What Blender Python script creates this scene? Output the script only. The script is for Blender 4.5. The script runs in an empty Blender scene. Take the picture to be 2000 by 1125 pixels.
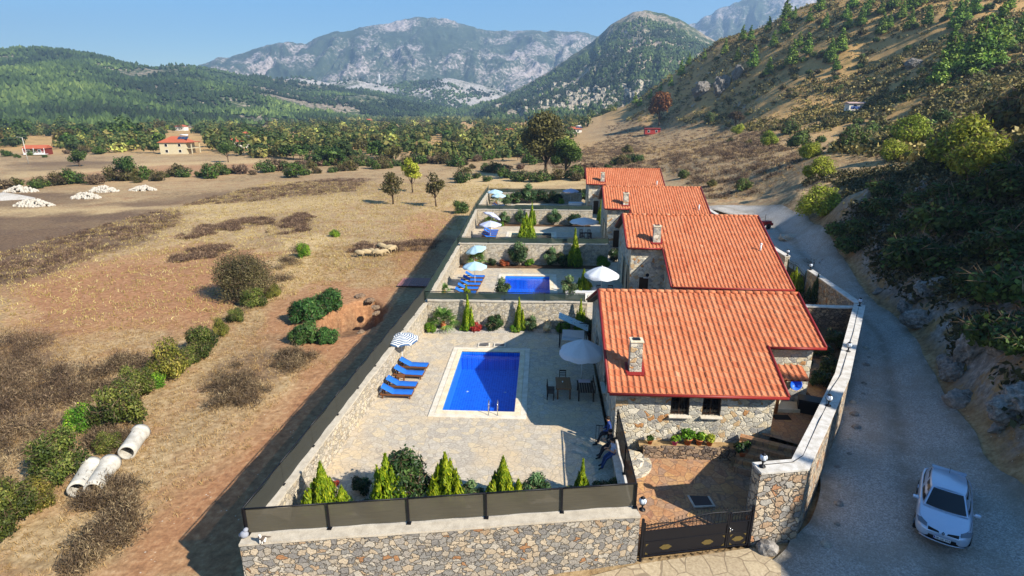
import bpy, bmesh, math, random
import numpy as np
from mathutils import Vector, Matrix, Euler
from mathutils.geometry import tessellate_polygon

# ---------------------------------------------------------------- camera, world, sun, exposure
scene = bpy.context.scene
COL = scene.collection
rad = math.radians
CAM_H, FPX, PITCH, YAW = 16.2, 1111.0, rad(17.3), rad(3.0)
cam_data = bpy.data.cameras.new('camera')
cam_data.sensor_width = 36.0
cam_data.lens = 36.0 * FPX / 2000.0
cam_data.clip_start, cam_data.clip_end = 0.2, 40000
cam = bpy.data.objects.new('camera', cam_data)
COL.objects.link(cam)
cam.location = (0, 0, CAM_H)
cam.rotation_euler = (math.pi / 2 - PITCH, 0, YAW)
scene.camera = cam

TO_SUN = Vector((1.13, -0.76, 1.0)).normalized()
SUN_EL = math.asin(TO_SUN.z)
world = bpy.data.worlds.new('World')
scene.world = world
world.use_nodes = True
wn = world.node_tree
sky = wn.nodes.new('ShaderNodeTexSky')
sky.sky_type = 'NISHITA'
sky.sun_disc = False
sky.sun_elevation = SUN_EL
sky.sun_rotation = math.atan2(TO_SUN.x, TO_SUN.y)
sky.altitude = 0
sky.air_density, sky.dust_density, sky.ozone_density = 1.0, 0.25, 2.5
bg = wn.nodes['Background']
hsv = wn.nodes.new('ShaderNodeHueSaturation')
hsv.inputs['Saturation'].default_value = 1.5
wn.links.new(sky.outputs[0], hsv.inputs['Color'])
wn.links.new(hsv.outputs[0], bg.inputs[0])
bg.inputs[1].default_value = 0.07

sun_data = bpy.data.lights.new('sun', 'SUN')
sun_data.energy = 5.0
sun_data.angle = rad(0.5)
sun_data.color = (1.0, 0.93, 0.82)
sun = bpy.data.objects.new('sun', sun_data)
COL.objects.link(sun)
sun.rotation_euler = TO_SUN.to_track_quat('Z', 'Y').to_euler()
sun.location = (60, -40, 80)

scene.view_settings.view_transform = 'Standard'
scene.view_settings.look = 'None'
scene.view_settings.exposure = 1.25
scene.view_settings.gamma = 1.0
scene.cycles.max_bounces = 6
scene.cycles.transparent_max_bounces = 12
scene.cycles.volume_bounces = 0
scene.cycles.use_denoising = True

# ---------------------------------------------------------------- pixel to world helpers (photo pixels, 2000 x 1125)
_F = np.array([-math.sin(YAW) * math.cos(PITCH), math.cos(YAW) * math.cos(PITCH), -math.sin(PITCH)])
_R = np.array([math.cos(YAW), math.sin(YAW), 0.0])
_U = np.cross(_R, _F)

def ray(u, v):
    return _F * FPX + _R * (u - 1000) - _U * (v - 562.5)

def P(u, v, z=0.0):
    d = ray(u, v)
    return Vector(np.array([0, 0, CAM_H]) + d * ((z - CAM_H) / d[2]))

def PD(u, v, dist):
    d = ray(u, v)
    return Vector(np.array([0, 0, CAM_H]) + d * (dist / math.hypot(d[0], d[1])))

# ---------------------------------------------------------------- object helpers
def link(o, parent=None):
    COL.objects.link(o)
    if parent is not None:
        o.parent = parent
    return o

def tag(o, label=None, cat=None, group=None, kind=None):
    if label: o['label'] = label
    if cat: o['category'] = cat
    if group: o['group'] = group
    if kind: o['kind'] = kind
    return o

def empty(name, loc=(0, 0, 0), rz=0.0, label=None, cat=None, group=None):
    o = bpy.data.objects.new(name, None)
    o.empty_display_size = 0.2
    link(o)
    o.location = loc
    o.rotation_euler = (0, 0, rz)
    return tag(o, label, cat, group)

def dup(root, loc=None, rz=None, label=None, group=None, scale=None):
    r = root.copy(); COL.objects.link(r)
    if loc is not None: r.location = loc
    if rz is not None: r.rotation_euler = (r.rotation_euler[0], r.rotation_euler[1], rz)
    if scale is not None: r.scale = (scale, scale, scale) if isinstance(scale, (int, float)) else scale
    if label: r['label'] = label
    if group: r['group'] = group
    for ch in KIDS.get(root.name, ()):
        c = ch.copy(); COL.objects.link(c); c.parent = r
        KIDS.setdefault(r.name, []).append(c)
        for g in KIDS.get(ch.name, ()):
            k = g.copy(); COL.objects.link(k); k.parent = c
            KIDS.setdefault(c.name, []).append(k)
    return r

KIDS = {}

def np_mesh(name, V, F, mats, parent=None, midx=None, smooth=False, fattr=None, vcol=None, loc=None):
    """V (n,3), F (m,3) or (m,4) index array -> one mesh object"""
    V = np.asarray(V, dtype=np.float32); F = np.asarray(F, dtype=np.int32)
    me = bpy.data.meshes.new(name)
    m, k = F.shape
    me.vertices.add(len(V)); me.vertices.foreach_set('co', V.ravel())
    me.loops.add(m * k); me.loops.foreach_set('vertex_index', F.ravel())
    me.polygons.add(m)
    me.polygons.foreach_set('loop_start', np.arange(0, m * k, k, dtype=np.int32))
    me.polygons.foreach_set('loop_total', np.full(m, k, dtype=np.int32))
    for mt in (mats if isinstance(mats, (list, tuple)) else [mats]): me.materials.append(mt)
    if midx is not None: me.polygons.foreach_set('material_index', np.asarray(midx, dtype=np.int32))
    me.polygons.foreach_set('use_smooth', np.full(m, smooth, dtype=bool))
    if fattr is not None:
        a = me.attributes.new('tint', 'FLOAT', 'FACE'); a.data.foreach_set('value', np.asarray(fattr, dtype=np.float32))
    if vcol is not None:
        a = me.attributes.new('mask', 'FLOAT_COLOR', 'POINT'); a.data.foreach_set('color', np.asarray(vcol, dtype=np.float32).ravel())
    me.update(calc_edges=True); me.validate()
    o = bpy.data.objects.new(name, me)
    link(o, parent)
    if parent is not None: KIDS.setdefault(parent.name, []).append(o)
    if loc is not None: o.location = loc
    return o

class MB:
    """collects polygons, builds ONE mesh object"""
    def __init__(s): s.v, s.f, s.m, s.sm, s.t = [], [], [], [], []
    def add(s, vs, fs, m=0, smooth=False, t=0.5):
        n = len(s.v); s.v += [tuple(x) for x in vs]
        for f in fs: s.f.append(tuple(i + n for i in f)); s.m.append(m); s.sm.append(smooth); s.t.append(t)
        return s
    def box(s, c, d, rz=0.0, m=0, rx=0.0, ry=0.0, taper=1.0, t=0.5):
        R = Euler((rx, ry, rz)).to_matrix(); c = Vector(c); vs = []
        for k in (-1, 1):
            q = taper if k > 0 else 1.0
            for i, j in ((-1, -1), (1, -1), (1, 1), (-1, 1)):
                vs.append(c + R @ Vector((i * d[0] / 2 * q, j * d[1] / 2 * q, k * d[2] / 2)))
        return s.add(vs, [(3, 2, 1, 0), (4, 5, 6, 7), (0, 1, 5, 4), (1, 2, 6, 5), (2, 3, 7, 6), (3, 0, 4, 7)], m, t=t)
    def rbox(s, c, d, r=0.03, rz=0.0, m=0, rx=0.0, ry=0.0, seg=2):
        """box with bevelled edges"""
        bm = bmesh.new(); bmesh.ops.create_cube(bm, size=1)
        for v in bm.verts: v.co = Vector((v.co.x * d[0], v.co.y * d[1], v.co.z * d[2]))
        bmesh.ops.bevel(bm, geom=bm.edges[:], offset=min(r, min(d) * .45), segments=seg, affect='EDGES', profile=.5)
        R = Euler((rx, ry, rz)).to_matrix(); c = Vector(c)
        bm.verts.index_update()
        s.add([c + R @ v.co for v in bm.verts], [[v.index for v in f.verts] for f in bm.faces], m)
        bm.free(); return s
    def prism(s, pts, z0, z1, m=0, top=True, bottom=True):
        """extrude a 2D polygon; z1 may be a list of per-point heights"""
        n = len(pts); a = sum(pts[i][0] * pts[(i + 1) % n][1] - pts[(i + 1) % n][0] * pts[i][1] for i in range(n))
        if a < 0:
            pts = pts[::-1]
            if isinstance(z1, (list, tuple)): z1 = z1[::-1]
            if isinstance(z0, (list, tuple)): z0 = z0[::-1]
        z0l = z0 if isinstance(z0, (list, tuple)) else [z0] * n
        z1l = z1 if isinstance(z1, (list, tuple)) else [z1] * n
        vs = [(p[0], p[1], z0l[i]) for i, p in enumerate(pts)] + [(p[0], p[1], z1l[i]) for i, p in enumerate(pts)]
        fs = [(i, (i + 1) % n, n + (i + 1) % n, n + i) for i in range(n)]
        if top: fs.append(tuple(range(n, 2 * n)))
        if bottom: fs.append(tuple(range(n - 1, -1, -1)))
        return s.add(vs, fs, m)
    def tube(s, pts, r, n=6, m=0, caps=True, smooth=True, t=0.5):
        pts = [Vector(p) for p in pts]; k = len(pts)
        rs = list(r) if isinstance(r, (list, tuple)) else [r] * k
        vs = []; up = Vector((0, 0, 1))
        for i, p in enumerate(pts):
            d = (pts[min(i + 1, k - 1)] - pts[max(i - 1, 0)]).normalized()
            a = d.cross(up if abs(d.z) < .95 else Vector((1, 0, 0))).normalized(); b = a.cross(d).normalized()
            for j in range(n):
                w = 2 * math.pi * j / n
                vs.append(p + a * (math.cos(w) * rs[i]) + b * (math.sin(w) * rs[i]))
        fs = [(i * n + j, i * n + (j + 1) % n, (i + 1) * n + (j + 1) % n, (i + 1) * n + j) for i in range(k - 1) for j in range(n)]
        if caps: fs += [tuple(range(n - 1, -1, -1)), tuple((k - 1) * n + j for j in range(n))]
        return s.add(vs, fs, m, smooth, t)
    def lathe(s, prof, c=(0, 0, 0), n=16, m=0, smooth=True, M4=None):
        vs = []
        for r_, z in prof:
            for j in range(n):
                w = 2 * math.pi * j / n; q = Vector((r_ * math.cos(w), r_ * math.sin(w), z))
                vs.append((M4 @ q if M4 else q) + Vector(c))
        k = len(prof)
        fs = [(i * n + j, i * n + (j + 1) % n, (i + 1) * n + (j + 1) % n, (i + 1) * n + j) for i in range(k - 1) for j in range(n)]
        return s.add(vs, fs, m, smooth)
    def ball(s, c, r, n=12, k=8, m=0):
        rx, ry, rz = r if isinstance(r, (list, tuple)) else (r, r, r)
        prof = [(math.sin(math.pi * i / k), -math.cos(math.pi * i / k)) for i in range(k + 1)]
        vs = [(c[0] + rx * a * math.cos(2 * math.pi * j / n), c[1] + ry * a * math.sin(2 * math.pi * j / n), c[2] + rz * z) for a, z in prof for j in range(n)]
        fs = [(i * n + j, i * n + (j + 1) % n, (i + 1) * n + (j + 1) % n, (i + 1) * n + j) for i in range(k) for j in range(n)]
        return s.add(vs, fs, m, True)
    def build(s, name, mats, parent=None, loc=None, rz=None):
        me = bpy.data.meshes.new(name)
        me.from_pydata(s.v, [], s.f)
        for mt in (mats if isinstance(mats, (list, tuple)) else [mats]): me.materials.append(mt)
        me.polygons.foreach_set('material_index', s.m); me.polygons.foreach_set('use_smooth', s.sm)
        a = me.attributes.new('tint', 'FLOAT', 'FACE'); a.data.foreach_set('value', s.t)
        me.validate(); me.update()
        o = bpy.data.objects.new(name, me); link(o, parent)
        if parent is not None: KIDS.setdefault(parent.name, []).append(o)
        if loc is not None: o.location = loc
        if rz is not None: o.rotation_euler = (0, 0, rz)
        return o

# ---------------------------------------------------------------- material helpers
def lin(c):
    if isinstance(c, str):
        c = c.lstrip('#'); c = [int(c[i:i + 2], 16) / 255 for i in (0, 2, 4)]
        c = [x / 12.92 if x <= .04045 else ((x + .055) / 1.055) ** 2.4 for x in c]
    return (*c[:3], 1.0)

class NB:
    def __init__(s, name):
        s.mat = bpy.data.materials.new(name); s.mat.use_nodes = True
        s.nt = s.mat.node_tree; s.p = s.nt.nodes['Principled BSDF']; s.out = s.nt.nodes['Material Output']
        s.p.inputs['Roughness'].default_value = .85
        s.p.inputs['Specular IOR Level'].default_value = .25
    def n(s, t): return s.nt.nodes.new(t)
    def put(s, sock, val):
        if isinstance(val, bpy.types.NodeSocket): s.nt.links.new(val, sock)
        elif isinstance(val, (tuple, list, str)) and sock.type == 'RGBA': sock.default_value = lin(val)
        else: sock.default_value = val
    def coord(s, kind='Object'): return s.n('ShaderNodeTexCoord').outputs[kind]
    def pos(s): return s.n('ShaderNodeNewGeometry').outputs['Position']
    def mapv(s, v, scale=(1, 1, 1), rot=(0, 0, 0)):
        m = s.n('ShaderNodeMapping'); s.put(m.inputs[0], v); m.inputs['Scale'].default_value = scale; m.inputs['Rotation'].default_value = rot
        return m.outputs[0]
    def noise(s, v, scale, detail=3, rough=.55, out='Fac', dist=0.0):
        t = s.n('ShaderNodeTexNoise'); s.put(t.inputs['Vector'], v); t.inputs['Scale'].default_value = scale
        t.inputs['Detail'].default_value = detail; t.inputs['Roughness'].default_value = rough; t.inputs['Distortion'].default_value = dist
        return t.outputs[out]
    def vor(s, v, scale, feature='F1', out='Color', rnd=1.0, dims='3D'):
        t = s.n('ShaderNodeTexVoronoi'); t.feature = feature; t.voronoi_dimensions = dims
        s.put(t.inputs['Vector'], v); t.inputs['Scale'].default_value = scale; t.inputs['Randomness'].default_value = rnd
        return t.outputs[out]
    def ramp(s, f, stops, interp='LINEAR'):
        r = s.n('ShaderNodeValToRGB'); r.color_ramp.interpolation = interp; e = r.color_ramp.elements
        while len(e) < len(stops): e.new(.5)
        for i, (p, c) in enumerate(stops): e[i].position = p; e[i].color = lin(c)
        s.put(r.inputs[0], f); return r.outputs[0]
    def mix(s, f, a, b, mode='MIX'):
        m = s.n('ShaderNodeMix'); m.data_type = 'RGBA'; m.blend_type = mode
        s.put(m.inputs['Factor'], f); s.put(m.inputs[6], a); s.put(m.inputs[7], b); return m.outputs[2]
    def math(s, op, a, b=0.0, c=0.0, clamp=False):
        m = s.n('ShaderNodeMath'); m.operation = op; m.use_clamp = clamp
        s.put(m.inputs[0], a); s.put(m.inputs[1], b); s.put(m.inputs[2], c); return m.outputs[0]
    def vmath(s, op, a, b=(0, 0, 0)):
        m = s.n('ShaderNodeVectorMath'); m.operation = op; s.put(m.inputs[0], a); s.put(m.inputs[1], b); return m.outputs[0]
    def sep(s, v):
        m = s.n('ShaderNodeSeparateXYZ'); s.put(m.inputs[0], v); return m.outputs
    def sstep(s, x, a, b, lo=0.0, hi=1.0):
        m = s.n('ShaderNodeMapRange'); m.interpolation_type = 'SMOOTHSTEP'; s.put(m.inputs[0], x)
        m.inputs[1].default_value, m.inputs[2].default_value, m.inputs[3].default_value, m.inputs[4].default_value = a, b, lo, hi
        return m.outputs[0]
    def attr(s, name, out='Fac'):
        a = s.n('ShaderNodeAttribute'); a.attribute_name = name; return a.outputs[out]
    def orand(s): return s.n('ShaderNodeObjectInfo').outputs['Random']
    def hsv(s, c, h=.5, sa=1.0, v=1.0):
        m = s.n('ShaderNodeHueSaturation'); s.put(m.inputs['Color'], c); s.put(m.inputs['Hue'], h); s.put(m.inputs['Saturation'], sa); s.put(m.inputs['Value'], v)
        return m.outputs[0]
    def bump(s, h, strength=.5, dist=.05, prev=None):
        b = s.n('ShaderNodeBump'); s.put(b.inputs['Height'], h); b.inputs['Strength'].default_value = strength; b.inputs['Distance'].default_value = dist
        if prev is not None: s.put(b.inputs['Normal'], prev)
        return b.outputs[0]
    def end(s, base=None, rough=None, normal=None, **kw):
        if base is not None: s.put(s.p.inputs['Base Color'], base)
        if rough is not None: s.put(s.p.inputs['Roughness'], rough)
        if normal is not None: s.put(s.p.inputs['Normal'], normal)
        for k, v in kw.items(): s.put(s.p.inputs[k.replace('_', ' ')], v)
        return s.mat

MATS = {}
def flat(name, c, rough=.7, var=.12, scale=6.0, **kw):
    """one colour with a little procedural wear"""
    if name in MATS: return MATS[name]
    b = NB(name); v = b.coord()
    n = b.noise(v, scale, 4)
    col = b.hsv(lin(c) and c, .5, 1.0, b.math('MULTIPLY_ADD', n, 2 * var, 1 - var))
    MATS[name] = b.end(col, rough, **kw)
    return MATS[name]

def leaf(name, stops, trans=.25, hue=.03, val=.25, rough=.6):
    """foliage: per-leaf tint attribute, small per-plant variation, some light through the leaf"""
    if name in MATS: return MATS[name]
    b = NB(name)
    c = b.ramp(b.attr('tint'), stops)
    r = b.orand()
    c = b.hsv(c, b.math('MULTIPLY_ADD', r, hue, .5 - hue / 2), 1.0, b.math('MULTIPLY_ADD', b.math('FRACT', b.math('MULTIPLY', r, 7.31)), val, 1 - val / 2))
    b.put(b.p.inputs['Base Color'], c); b.p.inputs['Roughness'].default_value = rough
    tr = b.n('ShaderNodeBsdfTranslucent'); b.put(tr.inputs['Color'], c)
    mx = b.n('ShaderNodeMixShader'); mx.inputs[0].default_value = trans
    b.nt.links.new(b.p.outputs[0], mx.inputs[1]); b.nt.links.new(tr.outputs[0], mx.inputs[2]); b.nt.links.new(mx.outputs[0], b.out.inputs[0])
    MATS[name] = b.mat; return b.mat

def masonry(name, scale, cols, mortar, edge=.06, bump=.9, warp=.3, stain=None):
    if name in MATS: return MATS[name]
    b = NB(name); v = b.pos()
    w = b.vmath('ADD', v, b.vmath('SCALE', b.noise(v, scale * 1.3, 2, out='Color')))
    # SCALE takes its factor from input 3
    for nd in b.nt.nodes:
        if nd.type == 'VECT_MATH' and nd.operation == 'SCALE': nd.inputs[3].default_value = warp
    w = b.mapv(w, (1, 1, 1.35))
    cell = b.sep(b.vor(w, scale))[0]
    d = b.vor(w, scale, 'DISTANCE_TO_EDGE', 'Distance')
    n = b.noise(v, scale * 5, 4)
    col = b.ramp(cell, cols, 'CONSTANT')
    col = b.mix(.55, col, b.ramp(n, [(.3, '#3a3733'), (.7, '#e8e0d2')]), 'SOFT_LIGHT')
    gap = b.sstep(d, edge * .35, edge)
    col = b.mix(gap, mortar, col)
    if stain: col = b.mix(b.sstep(b.noise(v, .35, 3), .5, .7, 0, .45), col, stain)
    h = b.math('ADD', b.math('MULTIPLY', b.sstep(d, 0, edge * 2.2), .8), b.math('MULTIPLY', n, .3))
    MATS[name] = b.end(col, .9, b.bump(h, bump, .06))
    return MATS[name]

STONE_COLS = [(0, '#8d8a85'), (.14, '#a1988a'), (.26, '#7e7c7a'), (.38, '#aa9c88'), (.5, '#96918a'), (.6, '#b5a894'), (.72, '#858481'), (.83, '#a38e76'), (.87, '#aca69b'), (.98, '#9c7656')]
M_WALL = masonry('rubble_stone', 3.5, STONE_COLS, '#6f685d', .04, 1.0)
M_WALL_IN = masonry('pale_rubble_stone', 3.8, [(0, '#aaa396'), (.2, '#bbb1a0'), (.4, '#999388'), (.55, '#bfb39c'), (.7, '#a89c88'), (.85, '#b8b0a3')], '#958b7c', .05, .8)
M_HOUSE = masonry('house_stone', 2.9, [(0, '#a19d94'), (.12, '#b9b3a4'), (.25, '#908f8c'), (.4, '#c3b79e'), (.52, '#a9a69c'), (.65, '#bdb7a8'), (.78, '#b39a78'), (.84, '#cfc8b8'), (.95, '#a97f55')], '#b3aa98', .045, .8)
M_WARMWALL = masonry('warm_rubble_stone', 3.0, [(0, '#a39a8e'), (.15, '#b09c86'), (.3, '#8f8b86'), (.45, '#b8aa96'), (.6, '#a68e76'), (.72, '#a19d96'), (.86, '#beb09b'), (.95, '#a87f60')], '#655c51', .05, 1.1)
M_DARKSTONE = masonry('small_dark_stone', 3.4, [(0, '#7a6a5c'), (.3, '#94806c'), (.6, '#6b6059'), (.8, '#a48a6e')], '#4a4038', .06, 1.1)

def paving(name, scale, cols, joint, edge, warp=.25, stain=None):
    if name in MATS: return MATS[name]
    b = NB(name); v = b.pos()
    nd = b.vmath('SCALE', b.noise(v, 1.2, 2, out='Color'))
    for q in b.nt.nodes:
        if q.type == 'VECT_MATH' and q.operation == 'SCALE': q.inputs[3].default_value = warp
    w = b.vmath('MULTIPLY', b.vmath('ADD', v, nd), (1, 1, 0.0))
    cell = b.sep(b.vor(w, scale))[0]
    d = b.vor(w, scale, 'DISTANCE_TO_EDGE', 'Distance')
    n = b.noise(v, 9, 5); big = b.noise(v, .28, 4)
    col = b.ramp(cell, cols)
    col = b.mix(.5, col, b.ramp(n, [(.3, '#55504a'), (.7, '#e9e3d6')]), 'SOFT_LIGHT')
    if stain: col = b.mix(b.sstep(big, .48, .66, 0, .55), col, stain)
    gap = b.sstep(b.math('ADD', d, b.math('MULTIPLY', b.math('SUBTRACT', b.noise(v, 3, 2), .5), edge * .8)), edge * .4, edge)
    col = b.mix(b.math('MULTIPLY_ADD', gap, .75, .25), joint, col)
    h = b.math('ADD', b.math('MULTIPLY', gap, .7), b.math('MULTIPLY', n, .25))
    MATS[name] = b.end(col, .75, b.bump(h, .45, .02)); return MATS[name]

M_PAVE = paving('crazy_paving', 2.8, [(0, '#a69d90'), (.3, '#b8afa0'), (.5, '#a79f93'), (.7, '#bfb096'), (1, '#b4ab9d')], '#958a7a', .04, stain='#c2a983')
M_YARD = paving('rust_stone_paving', 2.6, [(0, '#9c7354'), (.3, '#a98260'), (.55, '#8c7362'), (.8, '#b08a5e'), (1, '#8f6a55')], '#6e5848', .04, stain='#9a6a41')

def render_mat(name, c, c2, scale=3, rough=.9, bump=.3):
    if name in MATS: return MATS[name]
    b = NB(name); v = b.pos()
    n = b.noise(v, scale, 5); m = b.noise(v, scale * 9, 4)
    col = b.mix(b.sstep(n, .35, .7), c, c2)
    MATS[name] = b.end(b.mix(.35, col, b.ramp(m, [(.3, '#6b675f'), (.7, '#f0ece4')]), 'SOFT_LIGHT'), rough, b.bump(m, bump, .02)); return MATS[name]

M_COPING = render_mat('cement_coping', '#b9b0a0', '#a69d8e')
M_WHITECOP = render_mat('whitewashed_coping', '#c9c5be', '#b2aca2')
M_TRAV = render_mat('travertine', '#d3c7ae', '#c4b597', 2)
M_TRAVW = render_mat('white_marble', '#cfc7b8', '#bfb5a2', 2)
M_PLASTER = render_mat('cream_plaster', '#cdbd98', '#bfae88')
M_WHITE = flat('white_paint', '#d8d8d4', .5, .05)
M_BLACK = flat('black_iron', '#15151a', .45, .2)
M_DKGREEN = flat('dark_green_iron', '#1d2b26', .5, .2)
M_WOOD = flat('brown_wood', '#6b4326', .6, .3, 14)
M_DKWOOD = flat('dark_wood', '#3a2718', .6, .3, 14)
M_STEEL = flat('steel', '#c9ccd0', .22, .05, Metallic=1.0)
M_REDMETAL = flat('red_gutter', '#7c2320', .45, .15)
M_GLASSDK = flat('dark_window_glass', '#0c0f14', .06, .1, Specular_IOR_Level=.6)
M_CONC = render_mat('raw_concrete', '#b8b4aa', '#a39e93')
M_BLUE = flat('blue_cushion', '#1f62b8', .8, .08)
M_CLAY = flat('terracotta_clay', '#a5603a', .8, .15)
M_CLAYPALE = flat('pale_clay', '#c7ad84', .85, .15)
M_TRUNK = render_mat('bark', '#5d4c3c', '#43372c', 6)

def tiles_mat(name):
    b = NB(name); v = b.pos(); t = b.attr('tint')
    c = b.ramp(t, [(0, '#a4593a'), (.3, '#b46a46'), (.4, '#b66d48'), (.6, '#bf7955'), (.85, '#b16945'), (1, '#c88a66')])
    c = b.mix(b.sstep(b.noise(v, .5, 4), .4, .75, 0, .3), c, '#9c4a2c')
    c = b.mix(b.sstep(b.noise(v, 1.7, 6, .7), .55, .7, 0, .22), c, '#8a563c')
    c = b.mix(b.sstep(b.noise(v, 7, 4), .5, .8, 0, .25), c, '#d3956f')
    MATS[name] = b.end(c, .8, b.bump(b.noise(v, 30, 3), .15, .01)); return MATS[name]
M_TILE = tiles_mat('terracotta_roof_tile')

def net_mat(name, c, c2):
    b = NB(name); v = b.coord('Object')
    n = b.noise(b.mapv(b.pos(), (.6, .6, 8)), 3, 4)
    col = b.mix(n, c, c2)
    b.end(col, .8)
    tr = b.n('ShaderNodeBsdfTransparent'); mx = b.n('ShaderNodeMixShader'); mx.inputs[0].default_value = .05
    tl = b.n('ShaderNodeBsdfTranslucent'); b.put(tl.inputs[0], col); m2 = b.n('ShaderNodeMixShader'); m2.inputs[0].default_value = .25
    b.nt.links.new(b.p.outputs[0], m2.inputs[1]); b.nt.links.new(tl.outputs[0], m2.inputs[2])
    b.nt.links.new(m2.outputs[0], mx.inputs[1]); b.nt.links.new(tr.outputs[0], mx.inputs[2]); b.nt.links.new(mx.outputs[0], b.out.inputs[0])
    MATS[name] = b.mat; return b.mat
M_NET = net_mat('olive_shade_net', '#635c4c', '#4b473c')
M_NETS = net_mat('grey_shade_net', '#46463f', '#393a35')
M_NETG = net_mat('green_shade_net', '#33443d', '#28362f')

# ================================================================= TERRAIN
ZF = -2.6                       # level of the dry field beside the villas
rng = np.random.default_rng(7)
random.seed(7)

def _hash(ix, iy, seed):
    h = (ix.astype(np.int64) * 374761393 + iy.astype(np.int64) * 668265263 + seed * 974634777) & 0x7fffffff
    h = ((h ^ (h >> 13)) * 1274126177) & 0x7fffffff
    return ((h ^ (h >> 16)) & 0xffff) / 65535.0

def vnoise(x, y, seed=0):
    ix, iy = np.floor(x), np.floor(y); fx, fy = x - ix, y - iy
    fx, fy = fx * fx * (3 - 2 * fx), fy * fy * (3 - 2 * fy)
    a, b = _hash(ix, iy, seed), _hash(ix + 1, iy, seed); c, d = _hash(ix, iy + 1, seed), _hash(ix + 1, iy + 1, seed)
    return (a * (1 - fx) + b * fx) * (1 - fy) + (c * (1 - fx) + d * fx) * fy

def fbm(x, y, seed=0, octv=5, gain=.5):
    s, a, t = 0, 1, 0
    for i in range(octv):
        s = s + a * vnoise(x * 2 ** i, y * 2 ** i, seed + i * 17); t += a; a *= gain
    return s / t

def sst(x, a, b):
    t = np.clip((x - a) / (b - a), 0, 1); return t * t * (3 - 2 * t)

ctrl = []
def cz(*pts):
    for u, v, z in pts: ctrl.append(tuple(P(u, v, z)))
def cd(*pts):
    for u, v, d in pts: ctrl.append(tuple(PD(u, v, d)))
# dry field on the left, flat as far as the valley
cz((0, 1100, ZF), (250, 1100, ZF), (440, 1120, ZF), (0, 800, ZF), (300, 800, ZF), (560, 800, ZF), (0, 600, ZF), (400, 600, ZF), (720, 600, ZF), (0, 450, ZF),
   (400, 450, ZF), (800, 450, ZF), (0, 360, ZF), (300, 360, ZF), (700, 360, ZF), (1000, 360, ZF), (0, 300, ZF), (400, 300, ZF), (800, 300, ZF), (1100, 310, ZF),
   (0, 260, ZF), (500, 260, ZF), (900, 260, ZF), (0, 240, ZF), (500, 240, ZF), (900, 240, ZF), (-400, 240, ZF), (-400, 300, ZF), (-600, 500, ZF), (-600, 900, ZF),
   (1130, 250, -1), (1000, 400, -2.3), (1130, 345, -1.5), (1180, 300, -.8))
# in front of the wall and along the gravel road
cz((700, 1125, -2.1), (950, 1125, -1.5), (1100, 1120, -1.1), (1250, 1110, -.95), (1480, 1110, -.9), (1640, 1110, -.8), (1850, 1100, -.7), (1750, 950, -.5), (1750, 850, -.25),
   (1740, 720, .15), (1720, 650, .4), (1650, 560, .8), (1580, 500, 1.0), (1520, 455, 1.2), (1470, 425, 1.3), (1400, 405, 1.4))
# the shaded bank and the knoll on the right
cz((1990, 1120, -.3), (2000, 1000, .4), (1960, 900, .8), (2060, 900, 2.4), (1900, 760, .9), (2000, 780, 2.4), (1870, 660, 1.9), (1960, 640, 3.0), (2050, 640, 4.2),
   (1800, 590, 1.9), (1880, 540, 3.2), (2000, 540, 4.8), (1740, 540, 1.7), (1700, 490, 1.9), (1800, 470, 3.8), (1920, 440, 6.0), (2040, 440, 7.4), (1640, 450, 2.0))
cd((2000, 345, 66), (1900, 365, 66), (1800, 375, 68), (1700, 390, 72), (1640, 415, 72), (1580, 410, 80), (1560, 380, 90), (2100, 340, 62))
# sunlit meadow and the hill foot behind
cz((1300, 345, -.3), (1420, 370, 1.0), (1480, 390, 1.3))
cd((1390, 300, 165), (1500, 330, 125), (1480, 290, 170), (1600, 310, 118), (1650, 350, 98), (1700, 330, 104), (1780, 310, 106), (1850, 300, 108), (2000, 290, 98), (2150, 290, 90),
   (1675, 217, 250), (1700, 270, 160), (1500, 252, 240), (1400, 258, 310), (1300, 252, 370), (1200, 240, 450), (1230, 232, 460), (1800, 250, 172), (1850, 245, 150), (1950, 240, 140), (2000, 180, 178), (1850, 170, 218), (2100, 180, 165))
HR = [(1195, 212, 540), (1250, 188, 515), (1300, 152, 490), (1350, 122, 465), (1400, 84, 445), (1450, 64, 430), (1500, 45, 420), (1560, 14, 405), (1650, -18, 395), (1800, -32, 375), (2000, -34, 350), (2250, 10, 340), (2500, 90, 320), (2900, 150, 260)]
cd(*HR)
cd((1330, 190, 410), (1420, 220, 335), (1400, 165, 372), (1480, 130, 355), (1550, 205, 282), (1560, 110, 340), (1700, 100, 320), (1620, 170, 290), (1750, 180, 262), (1850, 110, 262), (1850, 60, 305), (2000, 110, 230), (2000, 50, 285), (2150, 40, 280))
for u, v, d in HR:              # the far side of the hill falls away
    q = PD(u, v, d); k = (d + 150) / d
    ctrl.append((q.x * k, q.y * k, max(0, q.z * .55)))
# behind and beside the camera
for x, y, z in ((140, 60, 14), (200, 60, 18), (260, 60, 22), (300, 140, 30), (220, 0, 14), (350, 40, 25), (420, 180, 40), (130, 10, 8), (-14, 4, -2.3), (0, 6, -1.6), (8, 8, -1.0), (-10, -20, -2.3), (12, -20, -.6), (-60, 0, ZF), (-60, -60, ZF), (0, -80, -1), (40, -80, 4), (-300, -100, ZF), (0, -400, 0), (300, -300, 20), (16, 10, -.8), (-800, 100, ZF), (-3000, 1500, -3), (0, 3500, -3), (-1500, 3500, -3), (2500, 2500, 0), (3500, 0, 0), (0, -3500, 0), (-3500, -1500, 0)):
    ctrl.append((x, y, z))
ctrl = np.array(ctrl)

def _q(x, y):
    r = np.sqrt(x * x + y * y) + 2.0
    a = np.arctan2(x, y)
    return np.stack([np.sin(a) * 1.3 * 1.2, np.cos(a) * 1.3 * 1.2, np.log(r)], -1)

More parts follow.
